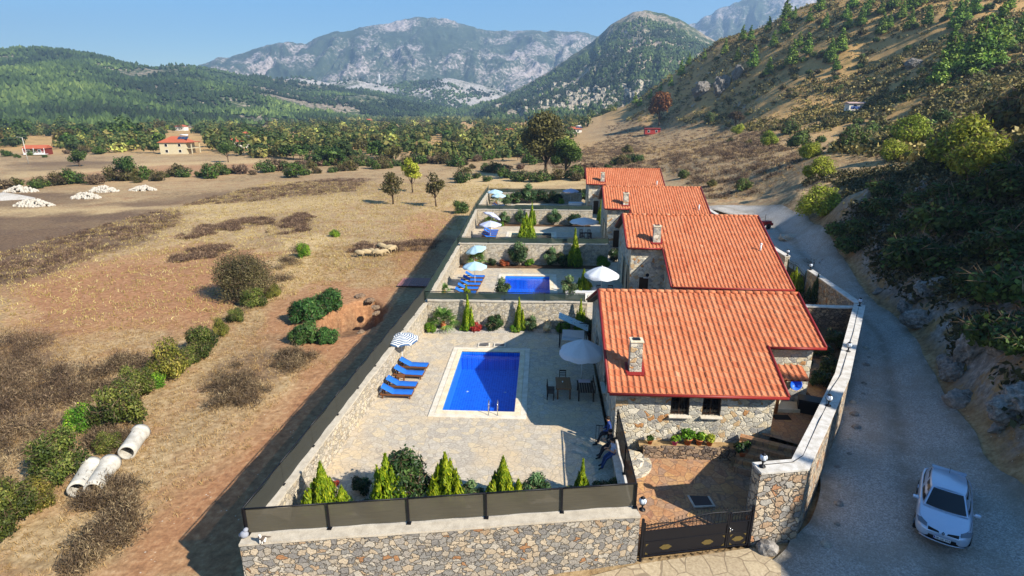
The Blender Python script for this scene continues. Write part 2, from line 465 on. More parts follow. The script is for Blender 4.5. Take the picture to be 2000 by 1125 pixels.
_cq = _q(ctrl[:, 0], ctrl[:, 1])
_D = np.linalg.norm(_cq[:, None] - _cq[None], axis=-1)
_n = len(ctrl)
_A = np.zeros((_n + 1, _n + 1)); _A[:_n, :_n] = _D - 1e-3 * np.eye(_n); _A[:_n, _n] = 1; _A[_n, :_n] = 1
_w = np.linalg.solve(_A, np.append(ctrl[:, 2], 0))

def rbf(x, y):
    out = np.empty(len(x))
    for i in range(0, len(x), 40000):
        q = _q(x[i:i + 40000], y[i:i + 40000])
        out[i:i + 40000] = np.linalg.norm(q[:, None] - _cq[None], axis=-1) @ _w[:_n] + _w[_n]
    return out

LEFTW = [(-10.55, 16.75), (-8.9, 41.3), (-8.7, 58.0), (-9.4, 80.5), (-9.4, 100.8)]
RIGHTW = [(8.75, 20.0), (10.75, 20.35), (12.95, 23.7), (16.15, 28.5), (23.1, 40.2), (23.5, 49.6), (23.5, 101)]
COMPOUND = LEFTW + RIGHTW[::-1] + [(8.9, 19.9), (4.1, 18.9)]
ROAD = [(7.0, 9.0, 6.0), (11.5, 13.0, 6.0), (15.4, 18.0, 5.0), (17.4, 24.0, 3.5), (20.0, 29.5, 2.75), (22.9, 35.5, 2.1), (25.3, 41.5, 1.75), (26.4, 49.5, 2.2), (27.6, 57.0, 2.7), (29.2, 66.0, 2.5), (30.5, 76.0, 2.9), (30.7, 86.0, 3.0), (28.5, 95.0, 2.6), (22.0, 103.0, 2.2), (12.0, 109.0, 2.0)]

def inpoly(x, y, poly):
    c = np.zeros(len(x), bool); n = len(poly)
    for i in range(n):
        x1, y1 = poly[i][:2]; x2, y2 = poly[(i + 1) % n][:2]
        if y1 == y2: continue
        c ^= ((y1 > y) != (y2 > y)) & (x < (x2 - x1) * (y - y1) / (y2 - y1) + x1)
    return c

def segdist(x, y, pts):
    """distance to a polyline and the interpolated third value (half width)"""
    best = np.full(len(x), 1e9); val = np.zeros(len(x))
    for a, b in zip(pts[:-1], pts[1:]):
        dx, dy = b[0] - a[0], b[1] - a[1]; L = dx * dx + dy * dy
        t = np.clip(((x - a[0]) * dx + (y - a[1]) * dy) / L, 0, 1)
        d = np.hypot(x - a[0] - t * dx, y - a[1] - t * dy)
        if len(a) > 2:
            w = a[2] + t * (b[2] - a[2]); e = d - w
        else: e = d; w = 0
        m = e < best; best = np.where(m, e, best); val = np.where(m, w, val)
    return best, val

PIT_C = P(694, 618, ZF)
FLANK_A, FLANK_N = np.array([20.5, 13.5]), np.array([.784, -.62])

def height(x, y):
    x = np.asarray(x, float); y = np.asarray(y, float)
    z = rbf(x, y)
    r = np.hypot(x, y)
    # steep wooded flank to the right of the road
    s = (x - FLANK_A[0]) * FLANK_N[0] + (y - FLANK_A[1]) * FLANK_N[1]
    along = (x - FLANK_A[0]) * .62 + (y - FLANK_A[1]) * .784
    rough_s = s + 5 * (fbm(x / 14, y / 14, 5, 3) - .5)
    fl = np.minimum(1.06 * np.maximum(rough_s, 0), 11.5 + 8 * fbm(x / 12, y / 12, 9, 3) + 26 * sst(along, 26, 60))
    fl = fl * sst(along, -45, -10) * (1 - sst(along, 62, 100))
    z = z + fl
    # relief of the hill
    hill = sst(z, 1.5, 12) * sst(r, 22, 60)
    z = z + hill * (fbm(x / 28, y / 28, 3, 5) - .5) * np.minimum(r * .03, 7)
    bank, _ = segdist(x, y, ROAD)
    right = (x > 12) & (y > 14) & (r < 110)
    z = z + np.where(right & (y > 20), sst(bank, .15, 2.2) * (.5 + 2.2 * fbm(x / 7, y / 7, 81, 3)) * (1 - sst(y, 58, 80)) * sst(y, 20, 27), 0)
    z = z + np.where(right, sst(bank, .3, 3.5) * (.9 * fbm(x / 3.0, y / 3.0, 21, 4) + .5 * np.abs(fbm(x / 1.2, y / 1.2, 31, 3) - .5) - .25), 0)
    z = z + (fbm(x / 6, y / 6, 11, 4) - .5) * .28 * sst(bank, 0, 2) * (1 - hill)
    # dug pit in the red soil
    e = np.hypot((x - PIT_C.x) / 2.9, (y - PIT_C.y) / 5.0) + .25 * (fbm(x / 1.5, y / 1.5, 41, 3) - .5)
    z = z - 2.4 * (1 - sst(e, .8, .98))
    inside = inpoly(x, y, COMPOUND)
    z = np.where(inside, np.minimum(z, np.where(y > 42, .2, -1.4)), z)
    z = np.where((y > 101) & (y < 108) & (x > -9) & (x < 22), np.minimum(z, .3), z)
    return z

def hz(x, y): return float(height(np.array([x]), np.array([y]))[0])

# polar sheet, fine inside the view, reaching the horizon all round
az = np.concatenate([np.linspace(-62, 62, 860), np.linspace(62, 298, 130)[1:-1]])
az = np.radians(az)
rr = np.concatenate([[0.3, 4.0], np.geomspace(8, 420, 470), np.geomspace(420, 6500, 46)[1:]])
A, Rr = np.meshgrid(az, rr, indexing='ij')
gx, gy = (Rr * np.sin(A)).ravel(), (Rr * np.cos(A)).ravel()
gz = height(gx, gy)
na, nr = len(az), len(rr)
I = np.arange(na * nr).reshape(na, nr)
F = np.stack([I, np.roll(I, -1, 0)], 0)
quads = np.stack([F[0][:, :-1], F[0][:, 1:], F[1][:, 1:], F[1][:, :-1]], -1).reshape(-1, 4)

def pxpoly(pts, z=ZF): return [tuple(P(u, v, z))[:2] for u, v in pts]
wx = gx + 3.0 * (fbm(gx / 5, gy / 5, 51, 4) - .5) * np.clip(np.hypot(gx, gy) / 40, .4, 2); wy = gy + 4.0 * (fbm(gx / 5, gy / 5, 61, 4) - .5) * np.clip(np.hypot(gx, gy) / 40, .4, 2)
SCRUB = [pxpoly(p) for p in ([(-200, 432), (150, 420), (330, 414), (350, 436), (200, 500), (60, 545), (-200, 600)], [(165, 402), (420, 378), (640, 350), (720, 348), (700, 372), (480, 396), (230, 408)],
         [(390, 442), (510, 424), (525, 440), (350, 468)], [(320, 500), (430, 482), (420, 500), (330, 512)], [(700, 480), (850, 470), (850, 488), (680, 492)], [(540, 440), (590, 415), (600, 455), (540, 458)],
         [(380, 740), (520, 690), (600, 700), (540, 745), (420, 790)], [(0, 665), (90, 670), (130, 760), (100, 860), (0, 900)], [(-200, 375), (150, 385), (180, 398), (-200, 420)], [(0, 318), (220, 316), (200, 330), (0, 338)])]
SOIL = [pxpoly(p) for p in ([(520, 600), (600, 555), (700, 562), (790, 560), (720, 660), (640, 700), (520, 690)], [(170, 1140), (420, 900), (560, 770), (690, 660), (780, 600), (820, 600), (640, 800), (440, 1140)],
        [(0, 540), (200, 510), (330, 480), (520, 500), (480, 590), (400, 660), (200, 640), (0, 690)], [(0, 352), (300, 325), (520, 320), (480, 340), (0, 360)], [(780, 430), (900, 400), (830, 540), (760, 550)])]
STRAW = [pxpoly(p) for p in ([(0, 330), (220, 322), (520, 312), (530, 330), (200, 352), (0, 356)], [(-200, 410), (230, 408), (480, 398), (680, 376), (700, 392), (430, 425), (360, 440), (330, 412), (-200, 428)],
         [(60, 560), (200, 520), (420, 440), (480, 445), (260, 540), (0, 660), (0, 600)], [(860, 390), (1140, 372), (1140, 400), (940, 400), (880, 470), (770, 440)], [(560, 470), (640, 460), (600, 560), (520, 590)], [(900, 340), (1150, 340), (1150, 365), (880, 372)],
         [(280, 1125), (560, 740), (600, 740), (360, 1125)])]
soil = np.zeros(len(gx)); scrub = soil.copy(); straw = soil.copy()
_jr = np.random.default_rng(3); _gr = np.hypot(gx, gy)
for k in range(7):
    jx = wx + _jr.normal(0, .02) * _gr; jy = wy + _jr.normal(0, .035) * _gr
    for arr, polys in ((scrub, SCRUB), (soil, SOIL), (straw, STRAW)):
        hit = np.zeros(len(gx), bool)
        for p in polys: hit |= inpoly(jx, jy, p)
        arr += hit / 7.0
_rd, _ = segdist(gx, gy, ROAD)
hillm = sst(gz, 4, 16) * sst(np.hypot(gx, gy), 25, 70)
_bank = ((gx > 12) & (gy > 10)) * sst(_rd, .1, 1.2) * (1 - sst(np.hypot(gx, gy), 66, 84)) * (1 - sst(gy - .55 * gx, 42, 52))
_rk = _bank * (1 - sst(_rd, 4, 8))
scrub = np.maximum(scrub, _bank) * (1 - .5 * _rk); hillm = hillm * (1 - _bank) + .5 * _rk
_belt = sst(gy, 235, 300) * (1 - sst(gx, -10, 45)) * .85
hillm = np.maximum(hillm, _belt)
straw = straw * (1 - _bank)
_pe = np.hypot((gx - PIT_C.x) / 2.9, (gy - PIT_C.y) / 5.0)
soil = np.maximum(soil, 1 - sst(_pe, 1.0, 1.5)); scrub = np.maximum(scrub * sst(_pe, .9, 1.3), .9 * (1 - sst(_pe, .75, 1.0))); straw = straw * sst(_pe, .9, 1.5)
mask = np.stack([soil, scrub, straw, np.clip(hillm, 0, 1)], -1)

b = NB('dry_meadow'); v = b.pos()
at = b.n('ShaderNodeAttribute'); at.attribute_name = 'mask'
sp = b.n('ShaderNodeSeparateColor'); b.nt.links.new(at.outputs['Color'], sp.inputs[0])
n1 = b.noise(v, .35, 5, .62); n2 = b.noise(v, 2.6, 6, .68); n3 = b.noise(v, .05, 4)
base = b.ramp(n2, [(.28, '#6a5640'), (.42, '#8f7754'), (.55, '#a58d68'), (.72, '#bda583')])
base = b.mix(b.sstep(n1, .46, .66, 0, .75), base, b.ramp(n2, [(.3, '#74543a'), (.7, '#a47f58')]))
base = b.mix(b.math('MULTIPLY', b.sstep(n3, .45, .62), b.sstep(b.noise(v, .8, 5, .7), .4, .6, 0, .75)), base, b.ramp(n2, [(.3, '#54432f'), (.7, '#86704f')]))
straw_c = b.ramp(n2, [(.25, '#8a734f'), (.5, '#b59c70'), (.75, '#cfbb93')])
soil_c = b.ramp(n2, [(.25, '#6d4d35'), (.5, '#946a49'), (.75, '#b08a64')])
scrub_c = b.ramp(n2, [(.25, '#3f3026'), (.5, '#5d4836'), (.75, '#7d664c')])
hill_c = b.mix(b.sstep(b.noise(v, .12, 5, .65), .5, .72), b.ramp(n2, [(.25, '#8a683c'), (.55, '#b8925a'), (.8, '#d0b27c')]), b.ramp(n2, [(.25, '#423b20'), (.55, '#6d6034'), (.8, '#93804c')]))
rock = b.ramp(b.noise(v, 1.4, 6, .7), [(.3, '#6a655f'), (.7, '#b5afa6')])
nz = b.sep(b.n('ShaderNodeNewGeometry').outputs['Normal'])[2]
hill_c = b.mix(b.math('MULTIPLY', b.sstep(b.noise(v, .22, 5), .6, .68), b.sstep(nz, .85, .65)), hill_c, rock)
col = b.mix(sp.outputs[2], base, straw_c)
col = b.mix(b.math('MULTIPLY', sp.outputs[0], b.sstep(n1, .12, .36)), col, soil_c)
col = b.mix(b.math('MULTIPLY', sp.outputs[1], .92), col, scrub_c)
col = b.mix(at.outputs['Alpha'], col, hill_c)
cut = b.math('MULTIPLY', b.math('MULTIPLY', sp.outputs[1], at.outputs['Alpha']), 4.0, clamp=True)
col = b.mix(b.math('MULTIPLY', cut, b.sstep(b.noise(v, .9, 5, .65), .38, .55)), col, b.ramp(b.noise(v, 2.2, 6, .72), [(.3, '#55504a'), (.5, '#88827a'), (.7, '#b3ada4')]))
stones = b.math('MULTIPLY', b.sstep(b.vor(v, 3.2, 'F1', 'Distance'), .16, .08), b.sstep(b.noise(v, .7, 2), .5, .62))
col = b.mix(b.math('MULTIPLY', stones, .8), col, '#c9bfae')
M_GROUND = b.end(col, .95, b.bump(b.math('ADD', n2, b.math('MULTIPLY', n1, 1.5)), .6, .12))

ground = np_mesh('ground', np.stack([gx, gy, gz], -1), quads, M_GROUND, smooth=True, vcol=mask)
tag(ground, 'dry tan meadow, red soil and brown scrub ground rising to the hillside', kind='structure')

# gravel road
def smooth_path(pts, k):
    pts = np.array(pts); out = []
    for i in range(len(pts) - 1):
        p0, p1, p2, p3 = pts[max(i - 1, 0)], pts[i], pts[i + 1], pts[min(i + 2, len(pts) - 1)]
        for j in range(k):
            t = j / k
            out.append(.5 * (2 * p1 + (p2 - p0) * t + (2 * p0 - 5 * p1 + 4 * p2 - p3) * t * t + (3 * p1 - p0 - 3 * p2 + p3) * t ** 3))
    out.append(pts[-1]); return np.array(out)

rp = smooth_path(ROAD, 14)
tan = np.gradient(rp[:, :2], axis=0); tan /= np.linalg.norm(tan, axis=1)[:, None]
nrm = np.stack([tan[:, 1], -tan[:, 0]], -1)
NW = 25
ws = np.linspace(-1, 1, NW)
wob = .35 * (fbm(rp[:, 0] / 2, rp[:, 1] / 2, 71, 3) - .5)
X = rp[:, None, 0] + nrm[:, None, 0] * ws * (rp[:, None, 2] + wob[:, None]); Y = rp[:, None, 1] + nrm[:, None, 1] * ws * (rp[:, None, 2] + wob[:, None])
Zr = height(X.ravel(), Y.ravel()).reshape(X.shape)
cen = np.convolve(np.pad(Zr[:, 9:16].mean(1), 10, 'edge'), np.ones(21) / 21, 'valid')
edge = np.abs(ws)[None] ** 4
Zr = np.maximum(Zr + .05, cen[:, None] + .06 - .05 * edge - .05 * np.exp(-((np.abs(ws) - .42) / .12) ** 2)[None])
Iq = np.arange(X.size).reshape(X.shape)
q4 = np.stack([Iq[:-1, :-1], Iq[:-1, 1:], Iq[1:, 1:], Iq[1:, :-1]], -1).reshape(-1, 4)
b = NB('gravel'); v = b.pos()
n = b.noise(v, 8, 6, .75); m = b.noise(v, .5, 4); s = b.sep(b.vor(v, 22))[0]
col = b.ramp(n, [(.25, '#7d7974'), (.5, '#aca69e'), (.75, '#cfc9bf')])
col = b.mix(.4, col, b.ramp(s, [(0, '#5f5b56'), (.6, '#aaa49b'), (1, '#e2dcd2')]))
col = b.mix(b.sstep(m, .45, .65, 0, .5), col, '#958c7d')
ac = b.attr('mask')
col = b.mix(b.math('MULTIPLY', ac, b.sstep(b.noise(v, 1.2, 4), .3, .6, .25, .8)), col, '#756d5d')
M_GRAVEL = b.end(col, .9, b.bump(b.math('ADD', n, b.math('MULTIPLY', s, .6)), .8, .04))
_ac = np.broadcast_to((np.exp(-(ws / .16) ** 2) * .7 + np.clip((np.abs(ws) - .72) / .25, 0, 1))[None], X.shape).ravel()
road = np_mesh('gravel_road', np.stack([X.ravel(), Y.ravel(), Zr.ravel()], -1), q4, M_GRAVEL, smooth=True, vcol=np.stack([_ac, _ac, _ac, _ac * 0 + 1], -1))
tag(road, 'grey gravel road running past the villa walls', kind='structure')
def road_z(x, y):
    i = np.argmin((X - x) ** 2 + (Y - y) ** 2); return float(Zr.ravel()[i])

# ================================================================= FAR HILLS
HILLG = {}
def hill(name, ridge, D, Df, mat, label, zf=-3.0, pw=1.25, amp=30, ncol=220, nrow=70, nscale=1.0, seed=1, ravine=0.0, back=.8):
    us = np.linspace(ridge[0][0], ridge[-1][0], ncol)
    vs = np.interp(us, [p[0] for p in ridge], [p[1] for p in ridge])
    k = np.array([.1, .2, .4, .2, .1]); vs = np.convolve(np.pad(vs, 2, 'edge'), k, 'valid')
    Ds = np.full(ncol, float(D)) if np.isscalar(D) else np.interp(us, [p[0] for p in D], [p[1] for p in D])
    Dfs = np.full(ncol, float(Df)) if np.isscalar(Df) else np.interp(us, [p[0] for p in Df], [p[1] for p in Df])
    d = _F[None] * FPX + _R[None] * (us[:, None] - 1000) - _U[None] * (vs[:, None] - 562.5)
    h = np.hypot(d[:, 0], d[:, 1]); dx, dy, el = d[:, 0] / h, d[:, 1] / h, d[:, 2] / h
    zr = CAM_H + Ds * el
    t = np.concatenate([np.linspace(0, 1, nrow), np.linspace(1, 1 + back, 14)[1:]])
    dist = Dfs[:, None] + (Ds - Dfs)[:, None] * t[None]
    prof = np.where(t <= 1, np.clip(t, 0, 1) ** pw, np.clip(1 - (t - 1) * 1.1 / back, 0, 1))
    x, y = dx[:, None] * dist, dy[:, None] * dist
    z = zf + (zr - zf)[:, None] * prof[None]
    env = np.clip(4 * t * (1.02 - t), 0, 1)[None] ** .6
    s = 260 * nscale
    z = z + env * amp * 2 * (fbm(x / s, y / s, seed, 5) - .5)
    if ravine:
        ang = np.broadcast_to(np.arange(ncol)[:, None] / ncol * 9, x.shape)
        w1 = fbm(ang * .9, t[None] * 2.0 + 0 * ang, seed + 3, 4) * 2.6; w2 = fbm(ang * 1.3 + 5, t[None] * 2.0 + 0 * ang, seed + 6, 4) * 1.6
        rv = np.zeros_like(ang); am = 1.0
        for o_ in range(4):
            rv = rv + am * (1 - np.abs(vnoise((ang + w1) * 1.5 * 2 ** o_, (t[None] * 1.6 + w2) * 1.5 * 2 ** o_, seed + 9 + o_) - .5) * 2); am *= .5
        z = z + env * ravine * (rv - 1.15)
    z = z + np.clip(t, 0, 1)[None] * amp * .18 * (fbm(x / (s * .12), y / (s * .12), seed + 7, 3) - .5)
    nt = len(t)
    Ih = np.arange(ncol * nt).reshape(ncol, nt)
    q = np.stack([Ih[:-1, :-1], Ih[1:, :-1], Ih[1:, 1:], Ih[:-1, 1:]], -1).reshape(-1, 4)
    o = np_mesh(name, np.stack([x.ravel(), y.ravel(), z.ravel()], -1), q, mat, smooth=True)
    tag(o, label, kind='structure')
    HILLG[name] = (np.stack([x, y, z], -1), nrow)
    return o

def project(G):
    d = G - np.array([0, 0, CAM_H]); w = d @ _F
    return 1000 + FPX * (d @ _R) / w, 562.5 - FPX * (d @ _U) / w

def pick(name, u, v):
    G, nrow = HILLG[name]; g = G[:, :nrow].reshape(-1, 3); uu, vv = project(g)
    i = np.argsort((uu - u) ** 2 + ((vv - v) * 2) ** 2)[:3]
    return g[i].mean(0)

def hill_mat(name, greens, rocks, sc, rock_lo, rock_hi, fine=14):
    b = NB(name); v = b.pos()
    n = b.noise(v, sc, 6, .6); f = b.noise(v, sc * fine, 4, .7); g = b.noise(v, sc * 4, 5, .65)
    col = b.ramp(b.math('ADD', b.math('MULTIPLY', f, .6), b.math('MULTIPLY', g, .4)), greens)
    rk = b.ramp(f, rocks)
    sel = b.sstep(b.math('ADD', b.math('MULTIPLY', n, .6), b.math('MULTIPLY', f, .4)), rock_lo, rock_hi)
    return b.end(b.mix(sel, col, rk), .95, b.bump(b.math('ADD', f, g), .9, 6.0))

GREENS = [(.32, '#1d2a17'), (.48, '#33421f'), (.6, '#4a5a2a'), (.75, '#66703a')]
M_HILLG = hill_mat('wooded_slope', GREENS, [(.3, '#6d5d4a'), (.7, '#a09280')], .0045, .49, .56, 22)
M_HILLC = hill_mat('rocky_wooded_slope', GREENS, [(.3, '#6f6152'), (.7, '#b0a08c')], .006, .47, .56, 18)
M_MTN = hill_mat('limestone_mountain', [(.32, '#243022'), (.5, '#36422f'), (.7, '#515c44')], [(.3, '#776d68'), (.7, '#b3a8a2')], .0034, .48, .59, 18)
M_ROCKH = hill_mat('bare_rock_hill', [(.32, '#3a4030'), (.7, '#5f6448')], [(.3, '#85807a'), (.7, '#c0b9b0')], .008, .4, .52, 12)

hill('mountain', [(355, 135), (420, 114), (480, 101), (540, 84), (600, 81), (650, 65), (700, 55), (745, 48), (780, 40), (810, 34), (840, 33), (870, 37), (900, 45), (950, 58), (1000, 62), (1050, 60), (1100, 64), (1140, 65), (1172, 72), (1230, 105), (1300, 140)], 4200, 2900, M_MTN,
     'broad blue grey limestone mountain closing the valley', pw=.95, amp=42, ncol=330, nrow=110, nscale=1.7, seed=4, ravine=85)
hill('far_mountain', [(1300, 78), (1345, 48), (1380, 34), (1410, 15), (1440, 4), (1470, -6), (1520, -16), (1580, -22), (1700, -40), (1900, -20)], 4600, 3200, M_MTN, 'pale blue mountain peak behind the right hillside', pw=1.0, amp=45, ncol=140, nrow=70, nscale=1.6, seed=14, ravine=85)
hill('rock_knolls', [(500, 172), (540, 158), (570, 151), (600, 152), (640, 162), (690, 155), (720, 164), (760, 168), (800, 160), (840, 159), (876, 153), (915, 161), (960, 170), (1010, 190), (1060, 205)], 2600, 1900, M_ROCKH, 'low rocky knolls below the mountain', amp=24, ncol=150, nrow=40, seed=24, nscale=.8)
hill('cone_hill', [(870, 222), (930, 206), (965, 195), (1000, 180), (1050, 152), (1100, 122), (1150, 88), (1175, 68), (1192, 50), (1215, 36), (1240, 25), (1262, 22), (1290, 27), (1315, 34), (1350, 50), (1395, 78), (1440, 105), (1520, 150)], 1900, [(870, 1700), (950, 1050), (1050, 800), (1300, 760), (1520, 800)], M_HILLC,
     'conical wooded hill with a rocky summit', pw=1.15, amp=26, ncol=230, nrow=90, nscale=.7, seed=34, ravine=18)
hill('wooded_hill', [(-500, 120), (-200, 112), (0, 103), (60, 99), (130, 102), (180, 108), (240, 122), (300, 132), (345, 127), (400, 134), (460, 147), (520, 150), (570, 158), (640, 169), (720, 178), (800, 190), (880, 204), (960, 216)], [(-500, 1700), (0, 1900), (500, 2000), (960, 2300)], [(-500, 620), (0, 700), (500, 820), (960, 1500)], M_HILLG,
     'long green wooded hill left of the mountain', pw=1.2, amp=30, ncol=300, nrow=90, nscale=.9, seed=44)

# woods on the hills: thousands of small pine crowns, one mass per hill
M_WOODS = leaf('wood_crowns', [(0, '#1b2612'), (.35, '#2e3f1d'), (.7, '#4b5d2b'), (1, '#6f7d40')], .1, 0, 0, .8)
def blobs(pts, w, h, seed, tint):
    """small irregular crowns: 5-sided double cones"""
    r = np.random.default_rng(seed); n = len(pts); k = 5
    a = (np.arange(k) / k * 2 * np.pi)[None] + r.uniform(0, 6, (n, 1))
    rw = (w[:, None] * r.uniform(.7, 1.25, (n, k)))
    ring = np.stack([pts[:, None, 0] + rw * np.cos(a), pts[:, None, 1] + rw * np.sin(a), pts[:, None, 2] + h[:, None] * r.uniform(.2, .5, (n, k))], -1)
    top = pts + np.stack([r.normal(0, .12, n) * w, r.normal(0, .12, n) * w, h], -1)
    bot = pts + np.stack([0 * w, 0 * w, -.05 * h], -1)
    V = np.concatenate([ring, top[:, None], bot[:, None]], 1).reshape(-1, 3)
    base = np.arange(n)[:, None] * (k + 2)
    f = []
    for j in range(k):
        f.append(np.concatenate([base + j, base + (j + 1) % k, base + k], 1)); f.append(np.concatenate([base + (j + 1) % k, base + j, base + k + 1], 1))
    F = np.stack(f, 1).reshape(-1, 3)
    t = np.repeat(np.clip(tint[:, None] + r.normal(0, .1, (n, 2 * k)), 0, 1), 1, 0).ravel()
    return V, F, t

def hillwood(name, hname, n, w0, h0, thr, seed, label, tmax=1.0, vmin=0):
    G, nrow = HILLG[hname]; r = np.random.default_rng(seed)
    ci = r.uniform(0, G.shape[0] - 1.01, n * 3); ti = r.uniform(0, 1, n * 3) ** .8 * (nrow - 1.01) * tmax
    i, j = ci.astype(int), ti.astype(int); fi, fj = (ci - i)[:, None], (ti - j)[:, None]
    p = (G[i, j] * (1 - fi) + G[i + 1, j] * fi) * (1 - fj) + (G[i, j + 1] * (1 - fi) + G[i + 1, j + 1] * fi) * fj
    d = fbm(p[:, 0] / 180, p[:, 1] / 180, seed, 4)
    keep = d + r.normal(0, .06, len(p)) > thr
    p = p[keep][:n]; d = d[keep][:n]; m = len(p)
    sz = r.uniform(.6, 1.3, m)
    V, F, t = blobs(p, w0 * sz, h0 * sz * r.uniform(.8, 1.2, m), seed, np.clip((fbm(p[:, 0] / 120, p[:, 1] / 120, seed + 5, 3) - .25) * 1.4 + r.normal(0, .1, m), 0, 1))
    o = np_mesh(name, V, F, M_WOODS, fattr=t)
    tag(o, label, kind='stuff')
hillwood('hill_wood', 'wooded_hill', 21000, 4.0, 8.5, .44, 101, 'dense pine wood covering the long left hill')
hillwood('cone_hill_wood', 'cone_hill', 11000, 3.4, 7.5, .42, 102, 'pine wood climbing the conical hill', tmax=.86)
hillwood('knoll_wood', 'rock_knolls', 2600, 6, 9, .5, 103, 'scattered wood on the rocky knolls')

# air between the camera and the far hills
hb = MB().box((0, 1000, 498), (13000, 11000, 1010))
hmat = bpy.data.materials.new('haze_air'); hmat.use_nodes = True
hn = hmat.node_tree; hn.nodes.clear()
ho = hn.nodes.new('ShaderNodeOutputMaterial'); hv = hn.nodes.new('ShaderNodeVolumePrincipled')
hv.inputs['Color'].default_value = (.45, .69, 1.0, 1); hv.inputs['Density'].default_value = 0.00019; hv.inputs['Anisotropy'].default_value = .2
hn.links.new(hv.outputs[0], ho.inputs['Volume'])
haze = hb.build('haze', hmat)
tag(haze, 'thin blue air haze over the valley', kind='stuff')

# ================================================================= VEGETATION
def quads_at(c, nrm, size, aspect, r, up=None):
    """one quad per row of c, facing nrm; long axis random or along up"""
    n = len(c)
    nrm = nrm / (np.linalg.norm(nrm, axis=1, keepdims=True) + 1e-9)
    t = r.normal(0, 1, (n, 3)) if up is None else up
    t = t - nrm * (t * nrm).sum(1, keepdims=True); t /= (np.linalg.norm(t, axis=1, keepdims=True) + 1e-9)
    s = np.cross(nrm, t)
    h = (size * aspect)[:, None] * .5; w = size[:, None] * .5
    V = np.stack([c - t * h - s * w * .6, c - t * h * .1 + s * w, c + t * h, c - t * h * .1 - s * w], 1)
    return V.reshape(-1, 3), np.arange(n * 4).reshape(n, 4)

def crown(lobes, n, size, seed, shell=.55, aspect=1.5, zbias=.35, tvar=.18, drop=0.0):
    """leaf quads through the volume of several ellipsoid lobes [(cx,cy,cz,rx,ry,rz)]"""
    r = np.random.default_rng(seed); L = np.array(lobes, float)
    vol = np.prod(L[:, 3:], axis=1) ** (2 / 3); k = r.choice(len(L), n, p=vol / vol.sum())
    d = r.normal(0, 1, (n, 3)); d /= np.linalg.norm(d, axis=1, keepdims=True)
    rad_ = (shell + (1 - shell) * r.uniform(0, 1, n) ** .6) * r.uniform(.85, 1.12, n)
    c = L[k, :3] + d * L[k, 3:] * rad_[:, None]
    lt = r.uniform(0, 1, len(L))
    c = c + (r.uniform(0, 1, n) > .82)[:, None] * d * L[k, 3:] * r.uniform(0, .45, n)[:, None]
    tint = np.clip(.5 + (lt[k] - .5) * .5 + r.normal(0, tvar, n), 0, 1)
    nrm = d + r.normal(0, .6, (n, 3)) + np.array([0, 0, zbias])
    V, F = quads_at(c, nrm, size * r.uniform(.6, 1.35, n), aspect, r)
    if drop:
        keep = r.uniform(0, 1, n) > drop
        F = F[keep]; tint = tint[keep]
    return V, F, tint

def lobes_for(w, h, z0, n, seed, flat_=.8, spread=.62):
    r = random.Random(seed); out = []
    for i in range(n):
        a = 2.4 * i + r.uniform(-.5, .5); q = math.sqrt((i + .5) / n)
        f = r.uniform(.0, 1.0)
        x, y = w / 2 * spread * q * math.cos(a), w / 2 * spread * q * math.sin(a)
        z = z0 + h * (.24 + .64 * f * (1 - .5 * q * q))
        s = w / 2 * r.uniform(.34, .52) * (1 - .15 * q)
        out.append((x, y, z, s, s * r.uniform(.85, 1.1), min(s * flat_, h * .36)))
    return out

def limbs(m, w, h, z0, lob, r0, seed, n=6):
    r = random.Random(seed)
    top = Vector((r.uniform(-.05, .05) * w, r.uniform(-.05, .05) * w, z0 + h * .25))
    m.tube([(0, 0, -.15), (top.x * .3, top.y * .3, z0 * .5), top], [r0 * 1.35, r0, r0 * .8], 8)
    for l in sorted(lob, key=lambda q: -q[3])[:n]:
        e = Vector(l[:3]); a = Vector((top.x * .5, top.y * .5, z0 * r.uniform(.75, 1.0))); mid = a.lerp(e, .5) + Vector((0, 0, -.06 * h))
        m.tube([a, mid, e], [r0 * .6, r0 * .38, r0 * .12], 5)
    return m

L_DARK = leaf('dark_green_leaf', [(0, '#202f13'), (.4, '#34471c'), (.75, '#506527'), (1, '#71823c')])
L_OLIVE = leaf('olive_brown_leaf', [(0, '#2f2d14'), (.4, '#454120'), (.75, '#5d562b'), (1, '#776c3a')])
L_MID = leaf('mid_green_leaf', [(0, '#263a12'), (.4, '#3a521a'), (.75, '#557026'), (1, '#7c9137')])
L_YEL = leaf('yellow_green_leaf', [(0, '#58641b'), (.4, '#838f27'), (.75, '#abb138'), (1, '#cfcb55')])
L_RUST = leaf('rust_leaf', [(0, '#46290f'), (.4, '#6a3d15'), (.75, '#84551f'), (1, '#9a7231')])
L_PINE = leaf('pine_needle', [(0, '#31481a'), (.35, '#4e6b22'), (.7, '#7c9a34'), (1, '#aebf52')])
L_MAQ = leaf('maquis_leaf', [(0, '#34351a'), (.4, '#565426'), (.75, '#7a713e'), (1, '#9c8d56')])
L_MAQG = leaf('green_maquis_leaf', [(0, '#273615'), (.4, '#3f5422'), (.75, '#617634'), (1, '#879548')])
L_THORN = leaf('dry_thorn', [(0, '#3a2c21'), (.4, '#594636'), (.75, '#7c664e'), (1, '#a48c6b')], .15)
L_STRAW = leaf('dry_straw', [(0, '#7c6238'), (.4, '#a1834f'), (.75, '#bfa46d'), (1, '#d8c390')], .2)
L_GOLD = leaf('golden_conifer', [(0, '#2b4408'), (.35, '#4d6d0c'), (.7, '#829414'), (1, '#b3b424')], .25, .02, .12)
L_GLOSS = leaf('glossy_garden_leaf', [(0, '#14240c'), (.4, '#22391a'), (.75, '#3a5428'), (1, '#5f7a3c')], .15, .02, .15, .4)
L_LIME = leaf('lime_garden_leaf', [(0, '#2f5010'), (.4, '#4f7a18'), (.75, '#78a024'), (1, '#b5c03a')], .25, .02, .15)
